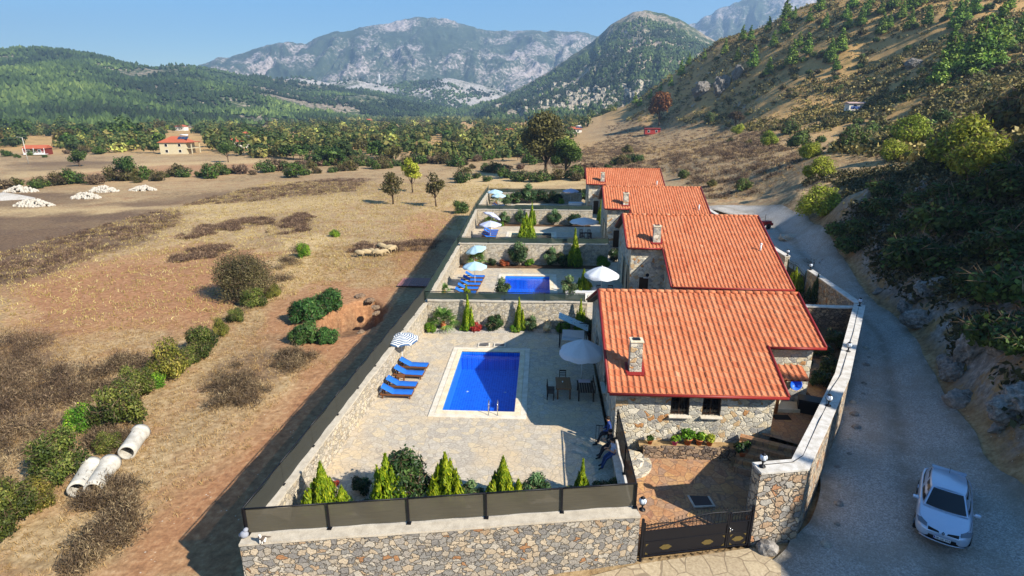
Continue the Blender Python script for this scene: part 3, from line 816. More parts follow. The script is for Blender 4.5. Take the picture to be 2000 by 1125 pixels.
L_RED = leaf('red_garden_leaf', [(0, '#5a1c16'), (.4, '#8a2c22'), (.75, '#a84330'), (1, '#b96a4a')], .2)
L_PALM = leaf('palm_leaf', [(0, '#27421a'), (.4, '#3e6024'), (.75, '#628038'), (1, '#8ea254')], .2, .02, .12)
L_REED = leaf('reed_green', [(0, '#1d3315'), (.4, '#31501f'), (.75, '#4f7030'), (1, '#7d9450')], .2)

def protos(maker, n): return [maker(i) for i in range(n)]
HIDE = []
def make_tree(kind, w, h, z0, nl, leaves, size, mat, seed, r0=.22, flat_=.8, drop=0.0, shell=.5):
    root = empty(kind)
    lob = lobes_for(w, h - z0, z0, nl, seed, flat_)
    m = limbs(MB(), w, h, z0, lob, r0, seed)
    m.build('trunk', M_TRUNK, root)
    V, F, t = crown(lob, leaves, size, seed, shell=shell, drop=drop)
    np_mesh('crown', V, F, mat, root, fattr=t)
    HIDE.append(root); return root

def solo_tree(kind, w, h, z0, nl, leaves, size, mat, seed, r0=.2, flat_=.8):
    """small in the picture: trunk and crown in one mesh"""
    lob = lobes_for(w, h - z0, z0, nl, seed, flat_)
    m = MB(); m.tube([(0, 0, -.2), (0, 0, z0 + .3 * (h - z0))], [r0, r0 * .6], 5)
    V, F, t = crown(lob, leaves, size, seed)
    nv = len(V)
    F2 = np.array([f for f in m.f if len(f) == 4]) + nv
    o = np_mesh(kind, np.concatenate([V, np.array(m.v)]), np.concatenate([F, F2]), [mat, M_TRUNK], midx=[0] * len(F) + [1] * len(F2), fattr=np.concatenate([t, np.full(len(F2), .5)]))
    HIDE.append(o); return o

def make_pine(seed, h=8.0, w=3.6, leaves=1500):
    root = empty('pine_tree'); r = random.Random(seed); lob = []; m = MB()
    m.tube([(0, 0, -.3), (.08 * r.uniform(-1, 1), .05, h * .5), (0, 0, h * .96)], [.16, .11, .03], 6)
    tiers = 8
    for i in range(tiers):
        f = (i + .6) / tiers; z = h * (.1 + .86 * f); R = w / 2 * (1 - f) ** .75 * r.uniform(.8, 1.15) + .18
        for j in range(5 if f < .7 else 3):
            a = j * 1.257 + i * .8 + r.uniform(-.3, .3); q = R * r.uniform(.55, .95)
            lob.append((q * math.cos(a) * .7, q * math.sin(a) * .7, z + r.uniform(-.2, .3), R * .45 + .12, R * .45 + .12, .32 + .25 * (1 - f)))
            m.tube([(0, 0, z - .25), (q * math.cos(a) * .8, q * math.sin(a) * .8, z)], [.05, .015], 4)
    m.build('trunk', M_TRUNK, root)
    V, F, t = crown(lob, leaves, .3, seed, shell=.35, aspect=2.0, zbias=.9)
    np_mesh('crown', V, F, L_PINE, root, fattr=t)
    HIDE.append(root); return root

def make_bush(name, w, h, nl, leaves, size, mat, seed, aspect=1.5, stems=True):
    """a shrub: foliage mass with its stems"""
    lob = lobes_for(w, h, 0, nl, seed, .95, .68)
    lob = [(x, y, max(z * .95, rz * .6), rx, ry, rz) for x, y, z, rx, ry, rz in lob]
    V, F, t = crown(lob, leaves, size, seed, shell=.45, aspect=aspect)
    r = np.random.default_rng(seed + 900); k = max(60, leaves // 9); L = np.array(lob); j = r.integers(0, len(L), k)
    d = r.normal(0, 1, (k, 3)); d[:, 2] = np.abs(d[:, 2]) * .9; d /= np.linalg.norm(d, axis=1, keepdims=True)
    c = L[j, :3] + d * L[j, 3:] * r.uniform(.75, 1.3, k)[:, None]
    V2, F2 = quads_at(c, r.normal(0, 1, (k, 3)), np.full(k, size * .22) * r.uniform(.7, 1.3, k), 20.0, r, d + r.normal(0, .3, (k, 3)))
    F2 = F2 + len(V); V = np.concatenate([V, V2])
    V[:, 2] = np.maximum(V[:, 2], .02)
    o = np_mesh(name, V, np.concatenate([F, F2]), [mat, L_THORN], midx=[0] * len(F) + [1] * len(F2), fattr=np.concatenate([t, r.uniform(.2, .9, k)])); HIDE.append(o); return o

def place(protos_, pts, labels, cat, group=None, name=None, smin=.85, smax=1.15, first=set()):
    """copies of prototypes at (x, y, z, scale) points; the prototype itself becomes the first copy"""
    out = []
    for i, q in enumerate(pts):
        pr = protos_[i % len(protos_)] if len(q) < 5 else protos_[q[4]]
        lab = labels if isinstance(labels, str) else labels[i % len(labels)]
        s = q[3] * random.uniform(smin, smax)
        rz = random.uniform(0, 6.28)
        if pr in HIDE and pr.name not in first:
            HIDE.remove(pr); o = pr; o.location = q[:3]; o.rotation_euler = (0, 0, rz); o.scale = (s, s, s)
            tag(o, lab, cat, group)
        else:
            o = dup(pr, q[:3], rz, lab, group, s)
            if cat: o['category'] = cat
            if group is None and 'group' in o: del o['group']
        out.append(o)
    return out

def purge():
    for o in list(HIDE):
        for c in KIDS.get(o.name, ()): bpy.data.objects.remove(c)
        bpy.data.objects.remove(o)
    HIDE.clear()

def gpt(u, v, z=ZF, iters=4):
    """ground point seen at a pixel (iterates on the terrain height)"""
    p = P(u, v, z)
    for _ in range(iters):
        zz = hz(p.x, p.y); p = P(u, v, min(zz, CAM_H - 1.0))
    return p

def gray(u, v, dmin=20, dmax=620, n=800):
    """first hit of a view ray with the terrain"""
    d = ray(u, v); h = math.hypot(d[0], d[1]); ds = np.geomspace(dmin, dmax, n)
    x, y, z = d[0] / h * ds, d[1] / h * ds, CAM_H + d[2] / h * ds
    hit = np.nonzero(height(x, y) > z)[0]
    if len(hit) == 0: return None
    i = hit[0]; return (x[i], y[i], hz(x[i], y[i]))

# ---- single trees of the fields
def one(proto, u, v, hpx, label, cat='tree', z=None, group=None, rz=None, h0=None):
    p = gpt(u, v) if z is None else P(u, v, z)
    return p
big = make_tree('walnut_tree', 17, 18.5, 4.0, 18, 15000, .52, L_OLIVE, 11, .45, .85)
p = gpt(1066, 343); place([big], [(p.x, p.y, p.z, 1.0)], 'tall olive brown walnut tree, the largest in the field behind the villas', 'tree', smin=1, smax=1)
t = make_tree('broadleaf_tree', 10, 12.5, 2.6, 12, 7500, .42, L_MID, 12, .24)
p = gpt(1104, 348); place([t], [(p.x, p.y, p.z, 1.0)], 'mid green tree leaning against the right side of the tall walnut tree', 'tree', smin=1, smax=1)
orch = [make_tree('orchard_tree', 5.6, 7.4, 2.0, 9, 1500, .28, L_OLIVE, 21, .16, .9, .1), make_tree('orchard_tree', 5.2, 9.5, 2.6, 10, 2300, .34, L_YEL, 22, .16, .9), make_tree('orchard_tree', 5.0, 6.8, 2.2, 8, 1200, .28, L_OLIVE, 23, .14, .9, .15)]
for pr, (u, v, s), lab in zip(orch, ((768, 399, 1.0), (806, 376, .95), (852, 404, 1.0)), ('thin browning orchard tree, leftmost of the three in the dry field', 'leafy yellow green orchard tree, the middle one of three', 'thin sparse orchard tree, rightmost of three beside a grey bush')):
    p = gpt(u, v); place([pr], [(p.x, p.y, p.z, s)], lab, 'tree', smin=1, smax=1)
fieldt = [make_tree('field_tree', 7.4, 6.6, 1.5, 9, 1700, .36, L_DARK, 31, .28), make_tree('field_tree', 7.6, 7.6, 2.2, 9, 1500, .36, L_DARK, 32, .2, .8, .15), make_tree('field_tree', 6.8, 8.0, 2.2, 8, 1500, .36, L_DARK, 33, .18)]
for pr, (u, v, s), lab in zip(fieldt, ((156, 325, 1.0), (250, 352, 1.0), (446, 317, .95)), ('dark round tree on a thick trunk in the pale field near the red roofed cabin', 'dark forked tree standing behind the white rubble heaps', 'dark tree leaning in the pale field in front of the big yellow house')):
    p = gpt(u, v); place([pr], [(p.x, p.y, p.z, s)], lab, 'tree', smin=1, smax=1)
rb = make_tree('plane_tree', 15, 24, 4, 14, 3600, .85, L_RUST, 41, .5, 1.1)
g = gray(1287, 246) or tuple(P(1287, 246, 4)); place([rb], [(g[0], g[1], g[2], 1.0)], 'tall rust brown tree at the foot of the rocky hillside', 'tree', smin=1, smax=1)

# big round thorn bush and the hedge along the ditch
rbush = make_bush('round_thorn_bush', 6.6, 5.4, 34, 22000, .1, leaf('grey_olive_leaf', [(0, '#2c2a18'), (.4, '#464226'), (.75, '#645d38'), (1, '#857b50')], .15), 51)
p = gpt(474, 592); place([rbush], [(p.x - .3, p.y + 1.5, p.z - .1, 1.0)], 'big round olive grey bush standing alone in the dry field', 'bush', smin=1, smax=1)
hg = [make_bush('ditch_shrub', 3.3, 2.8, 17, 9000, .1, leaf('ditch_leaf', [(0, '#2a3312'), (.35, '#414d1c'), (.7, '#66702c'), (1, '#979449')]), 61), make_bush('ditch_shrub', 3.4, 2.5, 17, 8000, .1, leaf('yellowing_leaf', [(0, '#3c4016'), (.4, '#5f6324'), (.75, '#8a8432'), (1, '#b09f50')]), 62), make_bush('ditch_shrub', 2.8, 1.9, 13, 6000, .09, L_LIME, 63)]
r_h = random.Random(12)
HEDGE = [(20, 1030, 1.0, 0, 'low green shrub at the lower left corner of the field'), (118, 935, 1.25, 0, 'wide green shrub just above the pair of concrete pipes'), (165, 838, .9, 2, 'small pale lime sapling shrub in the dry brush left of the ditch'),
         (240, 830, 1.15, 0, 'green ditch shrub right above the single concrete pipe'), (268, 775, 1.1, 0, 'bushy green ditch shrub, third upward from the concrete pipes'), (330, 738, 1.15, 1, 'yellowing ditch shrub halfway up the hedge line'), (398, 692, 1.1, 0, 'leafy green ditch shrub beside the red soil'),
         (495, 598, 1.0, 0, 'green ditch shrub touching the foot of the big round bush'), (535, 580, .6, 1, 'small yellow shrub right beside the big round bush'), (592, 502, 1.0, 2, 'pale green shrub alone above the red soil, with grey brush round it'), (655, 462, .8, 2, 'pale green shrub farthest up the ditch line'),
         (75, 985, .7, 1, 'yellowing ditch shrub lowest but one, left of the pair of pipes'), (215, 880, .6, 0, 'small ditch shrub between the single pipe and the pair'), (300, 757, .75, 2, 'pale lime ditch shrub among the upper green ones'), (368, 712, .65, 0, 'small green ditch shrub left of the leafy one by the red soil'), (432, 655, .6, 1, 'small yellowish ditch shrub above the leafy one by the red soil'), (462, 628, .6, 0, 'small green ditch shrub just below the big round bush')]
for u, v, s, k, lab in HEDGE:
    if s:
        p = gpt(u, v); o = place(hg, [(p.x, p.y, p.z - .05, s, k)], lab, 'shrub', 'shrubs along the ditch', smin=1, smax=1)[0]; o.scale = (s * r_h.uniform(.7, .95), s * r_h.uniform(.7, .95), s * r_h.uniform(.75, 1.15))
reed = [make_bush('reed_clump', 2.9, 2.1, 14, 6500, .1, L_REED, 71, 4.0)]
for u, v, s, lab in ((600, 628, 1.15, 'dark green reeds at the left rim of the dug pit'), (640, 607, 1.1, 'dark green reeds growing over the upper rim of the dug pit'), (598, 668, .9, 'dull green reed clump just below the dug pit'), (640, 668, .7, 'yellowish low reed clump at the lower edge of the dug pit')):
    p = gpt(u, v); place(reed, [(p.x, p.y, p.z - .1, s)], lab, 'reeds', 'reeds round the pit', smin=1, smax=1)
gb = make_bush('grey_bush', 3.6, 2.6, 10, 2600, .17, L_MAQG, 75)
p = gpt(900, 416); place([gb], [(p.x, p.y, p.z, 1.0)], 'grey green bush beside the shade net corner of the last villa', 'bush', smin=1, smax=1)

# ---- orchards and woods of the valley floor: the nearer 290 trees are things, the rest one far wood
vt = [solo_tree('valley_tree', 8.5, 8.0, 1.2, 8, 420, .8, mt, 80 + i) for i, mt in enumerate((L_DARK, L_DARK, L_OLIVE, L_MID, L_OLIVE, L_DARK, L_YEL, L_RUST))]
r_ = random.Random(5); pts = []
def clear_line(u, v):
    # the open fields stay open: the belt ends along a ragged line
    lim = np.interp(u, [-200, 60, 130, 200, 420, 560, 640, 800, 1000, 1060, 1140, 1260], [284, 292, 294, 302, 300, 316, 330, 318, 314, 304, 266, 254])
    lim += 9 * (vnoise(np.array([u / 28.0]), np.array([.5]), 3)[0] - .5)
    if 318 < u < 400 and 262 < v: return False          # around the yellow house
    if 45 < u < 118 and 268 < v: return False           # around the red cabin
    if 790 < u < 1000 and 284 < v < 294: return False
    return v < lim
VT = []
while len(VT) < 295:
    u = r_.uniform(-60, 1215); v = 236 + 92 * r_.random() ** 1.2
    if not clear_line(u, v): continue
    if v > 275 and r_.random() < .4: continue
    p = P(u, v, ZF - .1)
    wgt = [5, 5, 4, 3, 3, 5, .8, .7]
    VT.append((p.x, p.y, ZF - .1 if p.x < 40 else max(ZF - .1, hz(p.x, p.y) - .1), r_.uniform(.6, 1.15), r_.choices(range(8), wgt)[0]))
KN = ('dark green', 'dark green', 'olive brown', 'mid green', 'olive', 'dark green', 'pale yellow green', 'rust brown')
for q in VT:
    far = 'in the far orchards below the hills' if math.hypot(q[0], q[1]) > 420 else 'in the orchard belt behind the dry fields'
    place(vt, [q], '%s broadleaf tree %s' % (KN[q[4]], far), 'tree', '%s trees %s' % (KN[q[4]], far))
for i in range(26):
    u, v = r_.uniform(-40, 330), r_.uniform(250, 290)
    if not clear_line(u, v): continue
    p = P(u, v, ZF - .1); k = r_.choice((0, 1, 5, 2)); place(vt, [(p.x, p.y, ZF - .1, r_.uniform(1.3, 1.8), k)], 'big %s broadleaf tree in the grove at the far left' % KN[k], 'tree', 'big %s trees of the left grove' % KN[k])
_fw = np.random.default_rng(55)
fu = _fw.uniform(-250, 1240, 6500); fv = 217.3 + 22 * _fw.uniform(0, 1, 6500) ** 1.5
fp = np.array([tuple(P(a, c, ZF)) for a, c in zip(fu, fv)]); fp[:, 2] = ZF
V, F, t = blobs(fp, _fw.uniform(4, 8, 6500), _fw.uniform(5, 10.5, 6500), 56, np.clip(_fw.normal(.45, .22, 6500), 0, 1))
tag(np_mesh('far_wood', V, F, leaf('far_wood_crowns', [(0, '#263016'), (.35, '#3d4822'), (.7, '#626433'), (1, '#8a8248')], .15, 0, 0, .8), fattr=t), 'far orchard wood across the valley floor', kind='stuff')
fu = _fw.uniform(-150, 1210, 5600); fv = 233 + 90 * _fw.uniform(0, 1, 5600) ** 1.6
ok = [clear_line(a, c) and vnoise(np.array([a / 34.0]), np.array([c / 7.0]), 9)[0] > .33 and not (c > 270 and _fw.random() < .35 + (c - 270) * .008) for a, c in zip(fu, fv)]
fp = np.array([tuple(P(a, c, ZF)) for a, c, k in zip(fu, fv, ok) if k])
fp[:, 2] = np.maximum(ZF, np.where(fp[:, 0] > 20, height(fp[:, 0], fp[:, 1]), ZF))
def crowns(cc, w, h, n, size, seed, tint):
    r = np.random.default_rng(seed); k = len(cc)
    d = r.normal(0, 1, (k * n, 3)); d /= np.linalg.norm(d, axis=1, keepdims=True)
    lump = 1 + .35 * np.sin(d[:, 0] * 5 + np.repeat(r.uniform(0, 6, k), n)) * np.sin(d[:, 1] * 4 + np.repeat(r.uniform(0, 6, k), n))
    c = np.repeat(cc, n, 0) + d * np.stack([np.repeat(w / 2, n), np.repeat(w / 2, n), np.repeat(h * .5, n)], 1) * (r.uniform(.5, 1, k * n) ** .5 * lump)[:, None] * .85
    c[:, 2] += np.repeat(h * .52, n)
    V, F = quads_at(c, d + r.normal(0, .5, d.shape) + np.array([0, 0, .4]), np.repeat(w, n) * size * r.uniform(.6, 1.3, k * n), 1.3, r)
    return V, F, np.clip(np.repeat(tint, n) + r.normal(0, .1, k * n), 0, 1)
V, F, t = crowns(fp, _fw.uniform(4, 10.5, len(fp)), 3.2 + 8 * _fw.uniform(0, 1, len(fp)) ** 1.6, 90, .17, 57, np.clip(_fw.normal(.42, .24, len(fp)), 0, 1))
tag(np_mesh('orchard_wood', V, F, leaf('orchard_wood_leaf', [(0, '#2a3819'), (.35, '#445527'), (.62, '#686835'), (.8, '#867842'), (.92, '#989a4a'), (1, '#b8bc5e')], .2, 0, 0, .8), fattr=t), 'dense orchard wood filling the valley between the fields', kind='stuff')
hs = [make_bush('field_hedge_shrub', 4.4, 2.8, 11, 1100, .27, mt, 90 + i) for i, mt in enumerate((L_DARK, L_OLIVE, L_MID, L_THORN))]
HD = []
for (a, c, n) in (((0, 368), (300, 352), 16), ((300, 352), (560, 334), 14), ((560, 330), (760, 316), 26), ((740, 325), (1010, 305), 30), ((600, 312), (760, 330), 14), ((800, 318), (1000, 335), 12), ((880, 352), (1150, 352), 12), ((560, 345), (700, 330), 6), ((0, 305), (220, 300), 8), ((1120, 345), (1250, 310), 9), ((1010, 330), (1060, 312), 5)):
    for i in range(n):
        f = (i + r_.random()) / n; u, v = a[0] + (c[0] - a[0]) * f, a[1] + (c[1] - a[1]) * f + r_.uniform(-5, 5)
        p = gpt(u, v, iters=2); HD.append((p.x, p.y, p.z - .1, r_.uniform(.6, 1.5), r_.choices(range(4), (4, 3, 2, 3))[0]))
for q in HD:
    kn = ('dark green', 'olive', 'leafy green', 'dry brown')[q[4]]
    place(hs, [q], '%s shrub in the hedges between the dry fields' % kn, 'shrub', '%s shrubs of the field hedges' % kn)

# ---- meadow shrubs on the right, bright yellow green in the sun
ys = [make_bush('broom_shrub', 4.6, 3.6, 17, 8000, .12, L_YEL, 95, 2.4), make_bush('broom_shrub', 4.4, 3.4, 16, 8000, .12, L_YEL, 96, 2.4), make_bush('meadow_bush', 4.4, 3.0, 10, 2200, .24, L_MAQG, 97), make_bush('meadow_bush', 4.0, 2.6, 10, 2000, .24, L_MAQ, 98)]
MEAD = [(1600, 425, 1.15, 0, 'bright yellow broom shrub nearest the road bank'), (1597, 352, 1.1, 1, 'bright yellow broom shrub in the middle of the meadow row'), (1580, 310, .95, 0, 'bright yellow broom shrub, topmost of the row of three'), (1870, 330, 1.9, 1, 'wide bright yellow broom shrub on the knoll'), (1905, 350, 1.1, 0, 'smaller yellow shrub in front of the wide one on the knoll'),
        (1770, 285, 1.5, 1, 'yellow green shrub left of the wide one on the knoll'), (1660, 290, 1.3, 2, 'olive shrub clump on the meadow below the white hut'), (1560, 290, 1.5, 2, 'olive green shrub clump above the yellow row'), (1500, 285, 1.3, 1, 'yellow green shrub beside the path at the hill foot'), (1540, 262, 1.5, 2, 'grey green shrub at the hill foot beside the meadow path'),
        (1388, 240, 1.9, 2, 'round green bush left of the dark round tree at the hill foot'), (1440, 262, 1.2, 0, 'yellow shrub in front of the dark round tree'), (1900, 300, 1.3, 3, 'dull olive bush on the knoll behind the yellow one'), (1800, 345, 1.0, 3, 'dull brown olive bush on the knoll slope'), (1335, 348, .7, 2, 'small green bush alone in the meadow behind the last roof'),
        (1450, 372, .8, 2, 'low green bush in the straw above the road'), (1390, 365, .6, 3, 'small dull bush in the meadow above the third roof'), (1225, 300, 1.4, 3, 'dull olive bush in the field behind the last roof'), (1985, 262, 3.0, 3, 'large dark rusty bush at the right edge of the view'), (1745, 315, 1.0, 0, 'small yellow shrub on the meadow below the knoll'), (1840, 250, 1.2, 2, 'grey green bush on the slope right of the white hut'),
        (1620, 250, 1.4, 3, 'dull olive bush between the hut and the hill foot'), (1700, 270, 1.2, 2, 'green bush under the white hut')]
for u, v, s, k, lab in MEAD:
    g = gray(u, v) or tuple(P(u, v, 3)); place(ys, [(g[0], g[1], g[2] - .1, s, k)], lab, 'shrub', None, smin=1, smax=1)
dt = make_tree('round_tree', 8.5, 8.5, 1.4, 10, 2200, .42, leaf('dark_brown_leaf', [(0, '#221d10'), (.5, '#3a3018'), (1, '#5a4a26')]), 43, .3)
g = gray(1437, 250) or tuple(P(1437, 250, 6)); place([dt], [(g[0], g[1], g[2], 1.0)], 'dark brown round tree at the hill foot beside the meadow', 'tree', smin=1, smax=1)

# ---- hillside: pines as things, maquis as things up to 260 and the rest one mass
pn = [make_pine(i, 8.0, 4.2) for i in (1, 2, 3, 4)]
PN = [(1415, 108), (1450, 82), (1465, 84), (1500, 62), (1530, 70), (1535, 38), (1550, 40), (1560, 95), (1575, 110), (1345, 128), (1375, 118), (1440, 120), (1510, 95), (1610, 60), (1650, 40), (1640, 105), (1655, 60), (1665, 20), (1690, 35), (1720, 70), (1735, 60), (1700, 12), (1625, 125), (1632, 140), (1620, 118), (1720, 30), (1760, 40), (1775, 60), (1780, 20), (1810, 52), (1850, 40), (1865, 60), (1880, 50), (1900, 30), (1800, 10),
      (1860, 140), (1880, 130), (1905, 150), (1920, 120), (1940, 110), (1850, 150), (1890, 155), (1935, 140), (1960, 100), (1830, 170), (1990, 60), (1970, 20), (1580, 45), (1600, 25), (1500, 150), (1470, 135), (1545, 130), (1290, 180), (1310, 170), (1330, 150), (1270, 195), (1240, 205), (1250, 210), (1990, 90), (1680, 55), (1745, 20)]
for i, (u, v) in enumerate(PN):
    g = gray(u, v, 60)
    if g is None: continue
    where = 'on the crest of the rocky hillside' if v < 50 else ('in the shaded gully at the right of the hillside' if u > 1820 and v > 95 else ('on the lower left spur of the hillside' if u < 1400 else 'scattered over the middle of the hillside'))
    place(pn, [(g[0], g[1], g[2] - .2, random.uniform(.9, 1.6) * (1.25 if u > 1820 and v > 90 else 1.0))], 'bright green pine tree ' + where, 'pine tree', 'pines ' + where)
mq = [make_bush('maquis_bush', 3.0, 1.9, 8, 420, .34, L_MAQ, 111), make_bush('maquis_bush', 2.8, 1.8, 8, 420, .34, L_MAQG, 112), make_bush('maquis_bush', 3.2, 1.7, 8, 420, .34, L_MAQ, 113)]
MQ = []
k = 0
while len(MQ) < 620 and k < 6000:
    k += 1
    u = r_.uniform(1230, 2020); v = r_.uniform(-20, 290)
    if r_.random() > .9: continue
    if v > 200 and r_.random() < .55: continue
    d = math.hypot(1, 1)
    g = gray(u, v, 70, 620, 300)
    if g is None: continue
    if g[2] < 5 and r_.random() < .6: continue
    MQ.append((g[0], g[1], g[2] - .15, r_.uniform(.5, 1.5), r_.randrange(3)))
MQ.sort(key=lambda q: math.hypot(q[0], q[1]) / q[3])
for q in MQ[:270]:
    kn = 'green' if q[4] == 1 else 'dull olive'
    place(mq, [q], '%s maquis bush on the dry hillside' % kn, 'bush', '%s maquis bushes on the hillside' % kn)
# the small far growth is one mass: sample the terrain directly
ex = np.random.default_rng(8)
aa = np.radians(ex.uniform(8, 44, 22000)); dd = ex.uniform(90, 580, 22000)
xx, yy = dd * np.sin(aa), dd * np.cos(aa); zz = height(xx, yy)
kp = (zz > 9) & (fbm(xx / 16, yy / 16, 91, 4) + .05 * ex.normal(0, 1, len(xx)) > .43)
xx, yy, zz = xx[kp], yy[kp], zz[kp]
V1, F1, t1 = [], [], []
rr_ = np.random.default_rng(19)
cc = np.stack([xx, yy, zz], 1)
n5 = 22
c5 = np.repeat(cc, n5, 0) + rr_.normal(0, 1, (len(cc) * n5, 3)) * np.repeat(rr_.uniform(.5, 1.7, len(cc)), n5)[:, None] * np.array([.75, .75, .42]) + np.array([0, 0, .35])
V, F = quads_at(c5, rr_.normal(0, 1, c5.shape) + np.array([0, 0, .4]), rr_.uniform(.35, .8, len(c5)), 1.4, rr_)
tag(np_mesh('hillside_scrub', V, F, leaf('hillside_scrub_leaf', [(0, '#3a3618'), (.35, '#5d562a'), (.65, '#857840'), (1, '#ad9b60')], .12, 0, 0), fattr=np.clip(np.repeat(rr_.uniform(0, 1, len(cc)), n5) * .7 + rr_.uniform(0, .3, len(c5)), 0, 1)), 'low scrub spread over the rocky hillside', kind='stuff')

# ---- shaded bank beside the road: undergrowth mass and standing shrubs
bx = np.random.default_rng(29)
N = 17000
aa = np.radians(bx.uniform(24, 62, N)); dd = bx.uniform(24, 100, N)
xx, yy = dd * np.sin(aa), dd * np.cos(aa)
rd, _ = segdist(xx, yy, ROAD)
kp = (rd > 1.2) & (xx > 12) & (fbm(xx / 5, yy / 5, 95, 4) > .38 - .03 * (yy > 40) + .12 * (rd < 5)) & ~((yy > 62) & (xx < 40))
xx, yy = xx[kp], yy[kp]; zz = height(xx, yy); cc = np.stack([xx, yy, zz], 1)
n5 = 18
c5 = np.repeat(cc, n5, 0) + bx.normal(0, 1, (len(cc) * n5, 3)) * np.array([.42, .42, .28]) + np.array([0, 0, .25])
V, F = quads_at(c5, bx.normal(0, 1, c5.shape), bx.uniform(.1, .3, len(c5)), 1.8, bx)
tag(np_mesh('bank_undergrowth', V, F, leaf('undergrowth_leaf', [(0, '#272716'), (.4, '#3d3d20'), (.75, '#5c5632'), (1, '#837349')], .12, 0, 0), fattr=np.clip(np.repeat(bx.uniform(0, 1, len(cc)), n5) * .6 + bx.uniform(0, .4, len(c5)), 0, 1)), 'dark undergrowth on the shaded bank right of the road', kind='stuff')
sb = [make_bush('bank_shrub', 3.6, 2.6, 9, 1800, .2, L_DARK, 121), make_bush('bank_shrub', 3.2, 2.4, 9, 1800, .2, L_MAQG, 122)]
SB = [(1730, 430), (1790, 415), (1850, 420), (1910, 400), (1970, 395), (1760, 465), (1830, 470), (1900, 470), (1980, 460), (1680, 470), (1850, 530), (1930, 520), (1990, 530), (1780, 540), (1900, 590), (1980, 610), (1950, 690), (1720, 395), (1990, 700), (1660, 500), (1640, 470), (1710, 440)]
for i, (u, v) in enumerate(SB):
    g = gray(u, v, 25)
    if g is None: continue
    place(sb, [(g[0], g[1], g[2] - .1, random.uniform(.8, 1.5))], 'dark leafy shrub on the shaded bank right of the road', 'shrub', 'shrubs on the shaded bank')

# trees on the flank beyond the right edge: they shade the road
for i, (x, y) in enumerate(((37, 20), (41, 27), (35, 12), (44, 33), (47, 24), (40, 8), (50, 38), (34, 5), (56, 44), (60, 52))):
    place(pn, [(x, y, hz(x, y) - .2, random.uniform(.5, .8))], 'pine tree on the steep flank beside the road', 'pine tree', 'pines on the roadside flank')

# ---- dry brush and grass on the near field
def brush(name, polys, n, blades, hgt, spread, mat, label, seed, up=.6, sz=(.03, .06), asp=6, cond=None, thr=.0):
    r = np.random.default_rng(seed); X_, Y_ = [], []
    for p in polys:
        a = np.array(p); lo, hi = a.min(0), a.max(0); lo[0] = max(lo[0], -75)
        if lo[0] >= hi[0]: continue
        x, y = r.uniform(lo[0], hi[0], n * 4), r.uniform(lo[1], hi[1], n * 4)
        m = inpoly(x + 5 * (fbm(x / 3, y / 3, 3, 3) - .5) + r.normal(0, .5, len(x)), y + 7 * (fbm(x / 3, y / 3, 4, 3) - .5) + r.normal(0, .7, len(x)), p)
        m &= fbm(x / 2.2, y / 2.2, seed, 4) + .06 * r.normal(0, 1, len(x)) > thr
        X_.append(x[m][:n]); Y_.append(y[m][:n])
    x, y = np.concatenate(X_), np.concatenate(Y_)
    if cond is not None: m = cond(x, y); x, y = x[m], y[m]
    z = height(x, y); cc = np.stack([x, y, z], 1); k = len(cc)
    s = r.uniform(.5, 1.2, k)
    c5 = np.repeat(cc, blades, 0) + r.normal(0, 1, (k * blades, 3)) * np.array([spread, spread, 0]) * np.repeat(s, blades)[:, None]
    c5[:, 2] += hgt * np.repeat(s, blades) * r.uniform(.1, .9, len(c5))
    dirs = r.normal(0, 1, (len(c5), 3)); dirs[:, 2] = np.abs(dirs[:, 2]) + up
    V, F = quads_at(c5, r.normal(0, 1, (len(c5), 3)) * np.array([1, 1, .4]), r.uniform(*sz, len(c5)), asp, r, dirs)
    tag(np_mesh(name, V, F, mat, fattr=np.clip(np.repeat(r.uniform(0, 1, k), blades) * .65 + r.uniform(0, .35, len(c5)), 0, 1)), label, kind='stuff')
outside = lambda x, y: ~inpoly(x, y, COMPOUND)
def thicket(name, polys, n, label, seed, rr_=(.35, .9), hh=(.5, 1.1), tw=150, thr=.45, mat=L_THORN, sz=(.018, .04), asp=8):
    """dry thicket: many separate domes of thin twigs with gaps between them"""
    r = np.random.default_rng(seed); C = []
    for p in polys:
        a = np.array(p); lo, hi = a.min(0), a.max(0); lo[0] = max(lo[0], -75)
        if lo[0] >= hi[0]: continue
        x, y = r.uniform(lo[0], hi[0], n * 6), r.uniform(lo[1], hi[1], n * 6)
        m = inpoly(x + 4 * (fbm(x / 3, y / 3, 3, 3) - .5) + r.normal(0, .4, len(x)), y + 5 * (fbm(x / 3, y / 3, 4, 3) - .5) + r.normal(0, .5, len(x)), p) & (fbm(x / 2.4, y / 2.4, seed, 4) > thr) & ~inpoly(x, y, COMPOUND)
        C.append(np.stack([x[m][:n], y[m][:n]], 1))
    C = np.concatenate(C); k = len(C); z = height(C[:, 0], C[:, 1])
    R, Hh = r.uniform(*rr_, k), r.uniform(*hh, k)
    d = r.normal(0, 1, (k * tw, 3)); d[:, 2] = np.abs(d[:, 2]); d /= np.linalg.norm(d, axis=1, keepdims=True)
    q = r.uniform(.25, 1.1, k * tw) ** .7
    c = np.stack([np.repeat(C[:, 0], tw) + d[:, 0] * np.repeat(R, tw) * q, np.repeat(C[:, 1], tw) + d[:, 1] * np.repeat(R, tw) * q, np.repeat(z, tw) + d[:, 2] * np.repeat(Hh, tw) * q], 1)
    V, F = quads_at(c, r.normal(0, 1, c.shape), r.uniform(*sz, len(c)), asp, r, d + r.normal(0, .45, d.shape) + np.array([0, 0, .3]))
    tag(np_mesh(name, V, F, mat, fattr=np.clip(np.repeat(r.uniform(0, .8, k), tw) + r.uniform(-.15, .3, len(c)), 0, 1)), label, kind='stuff')
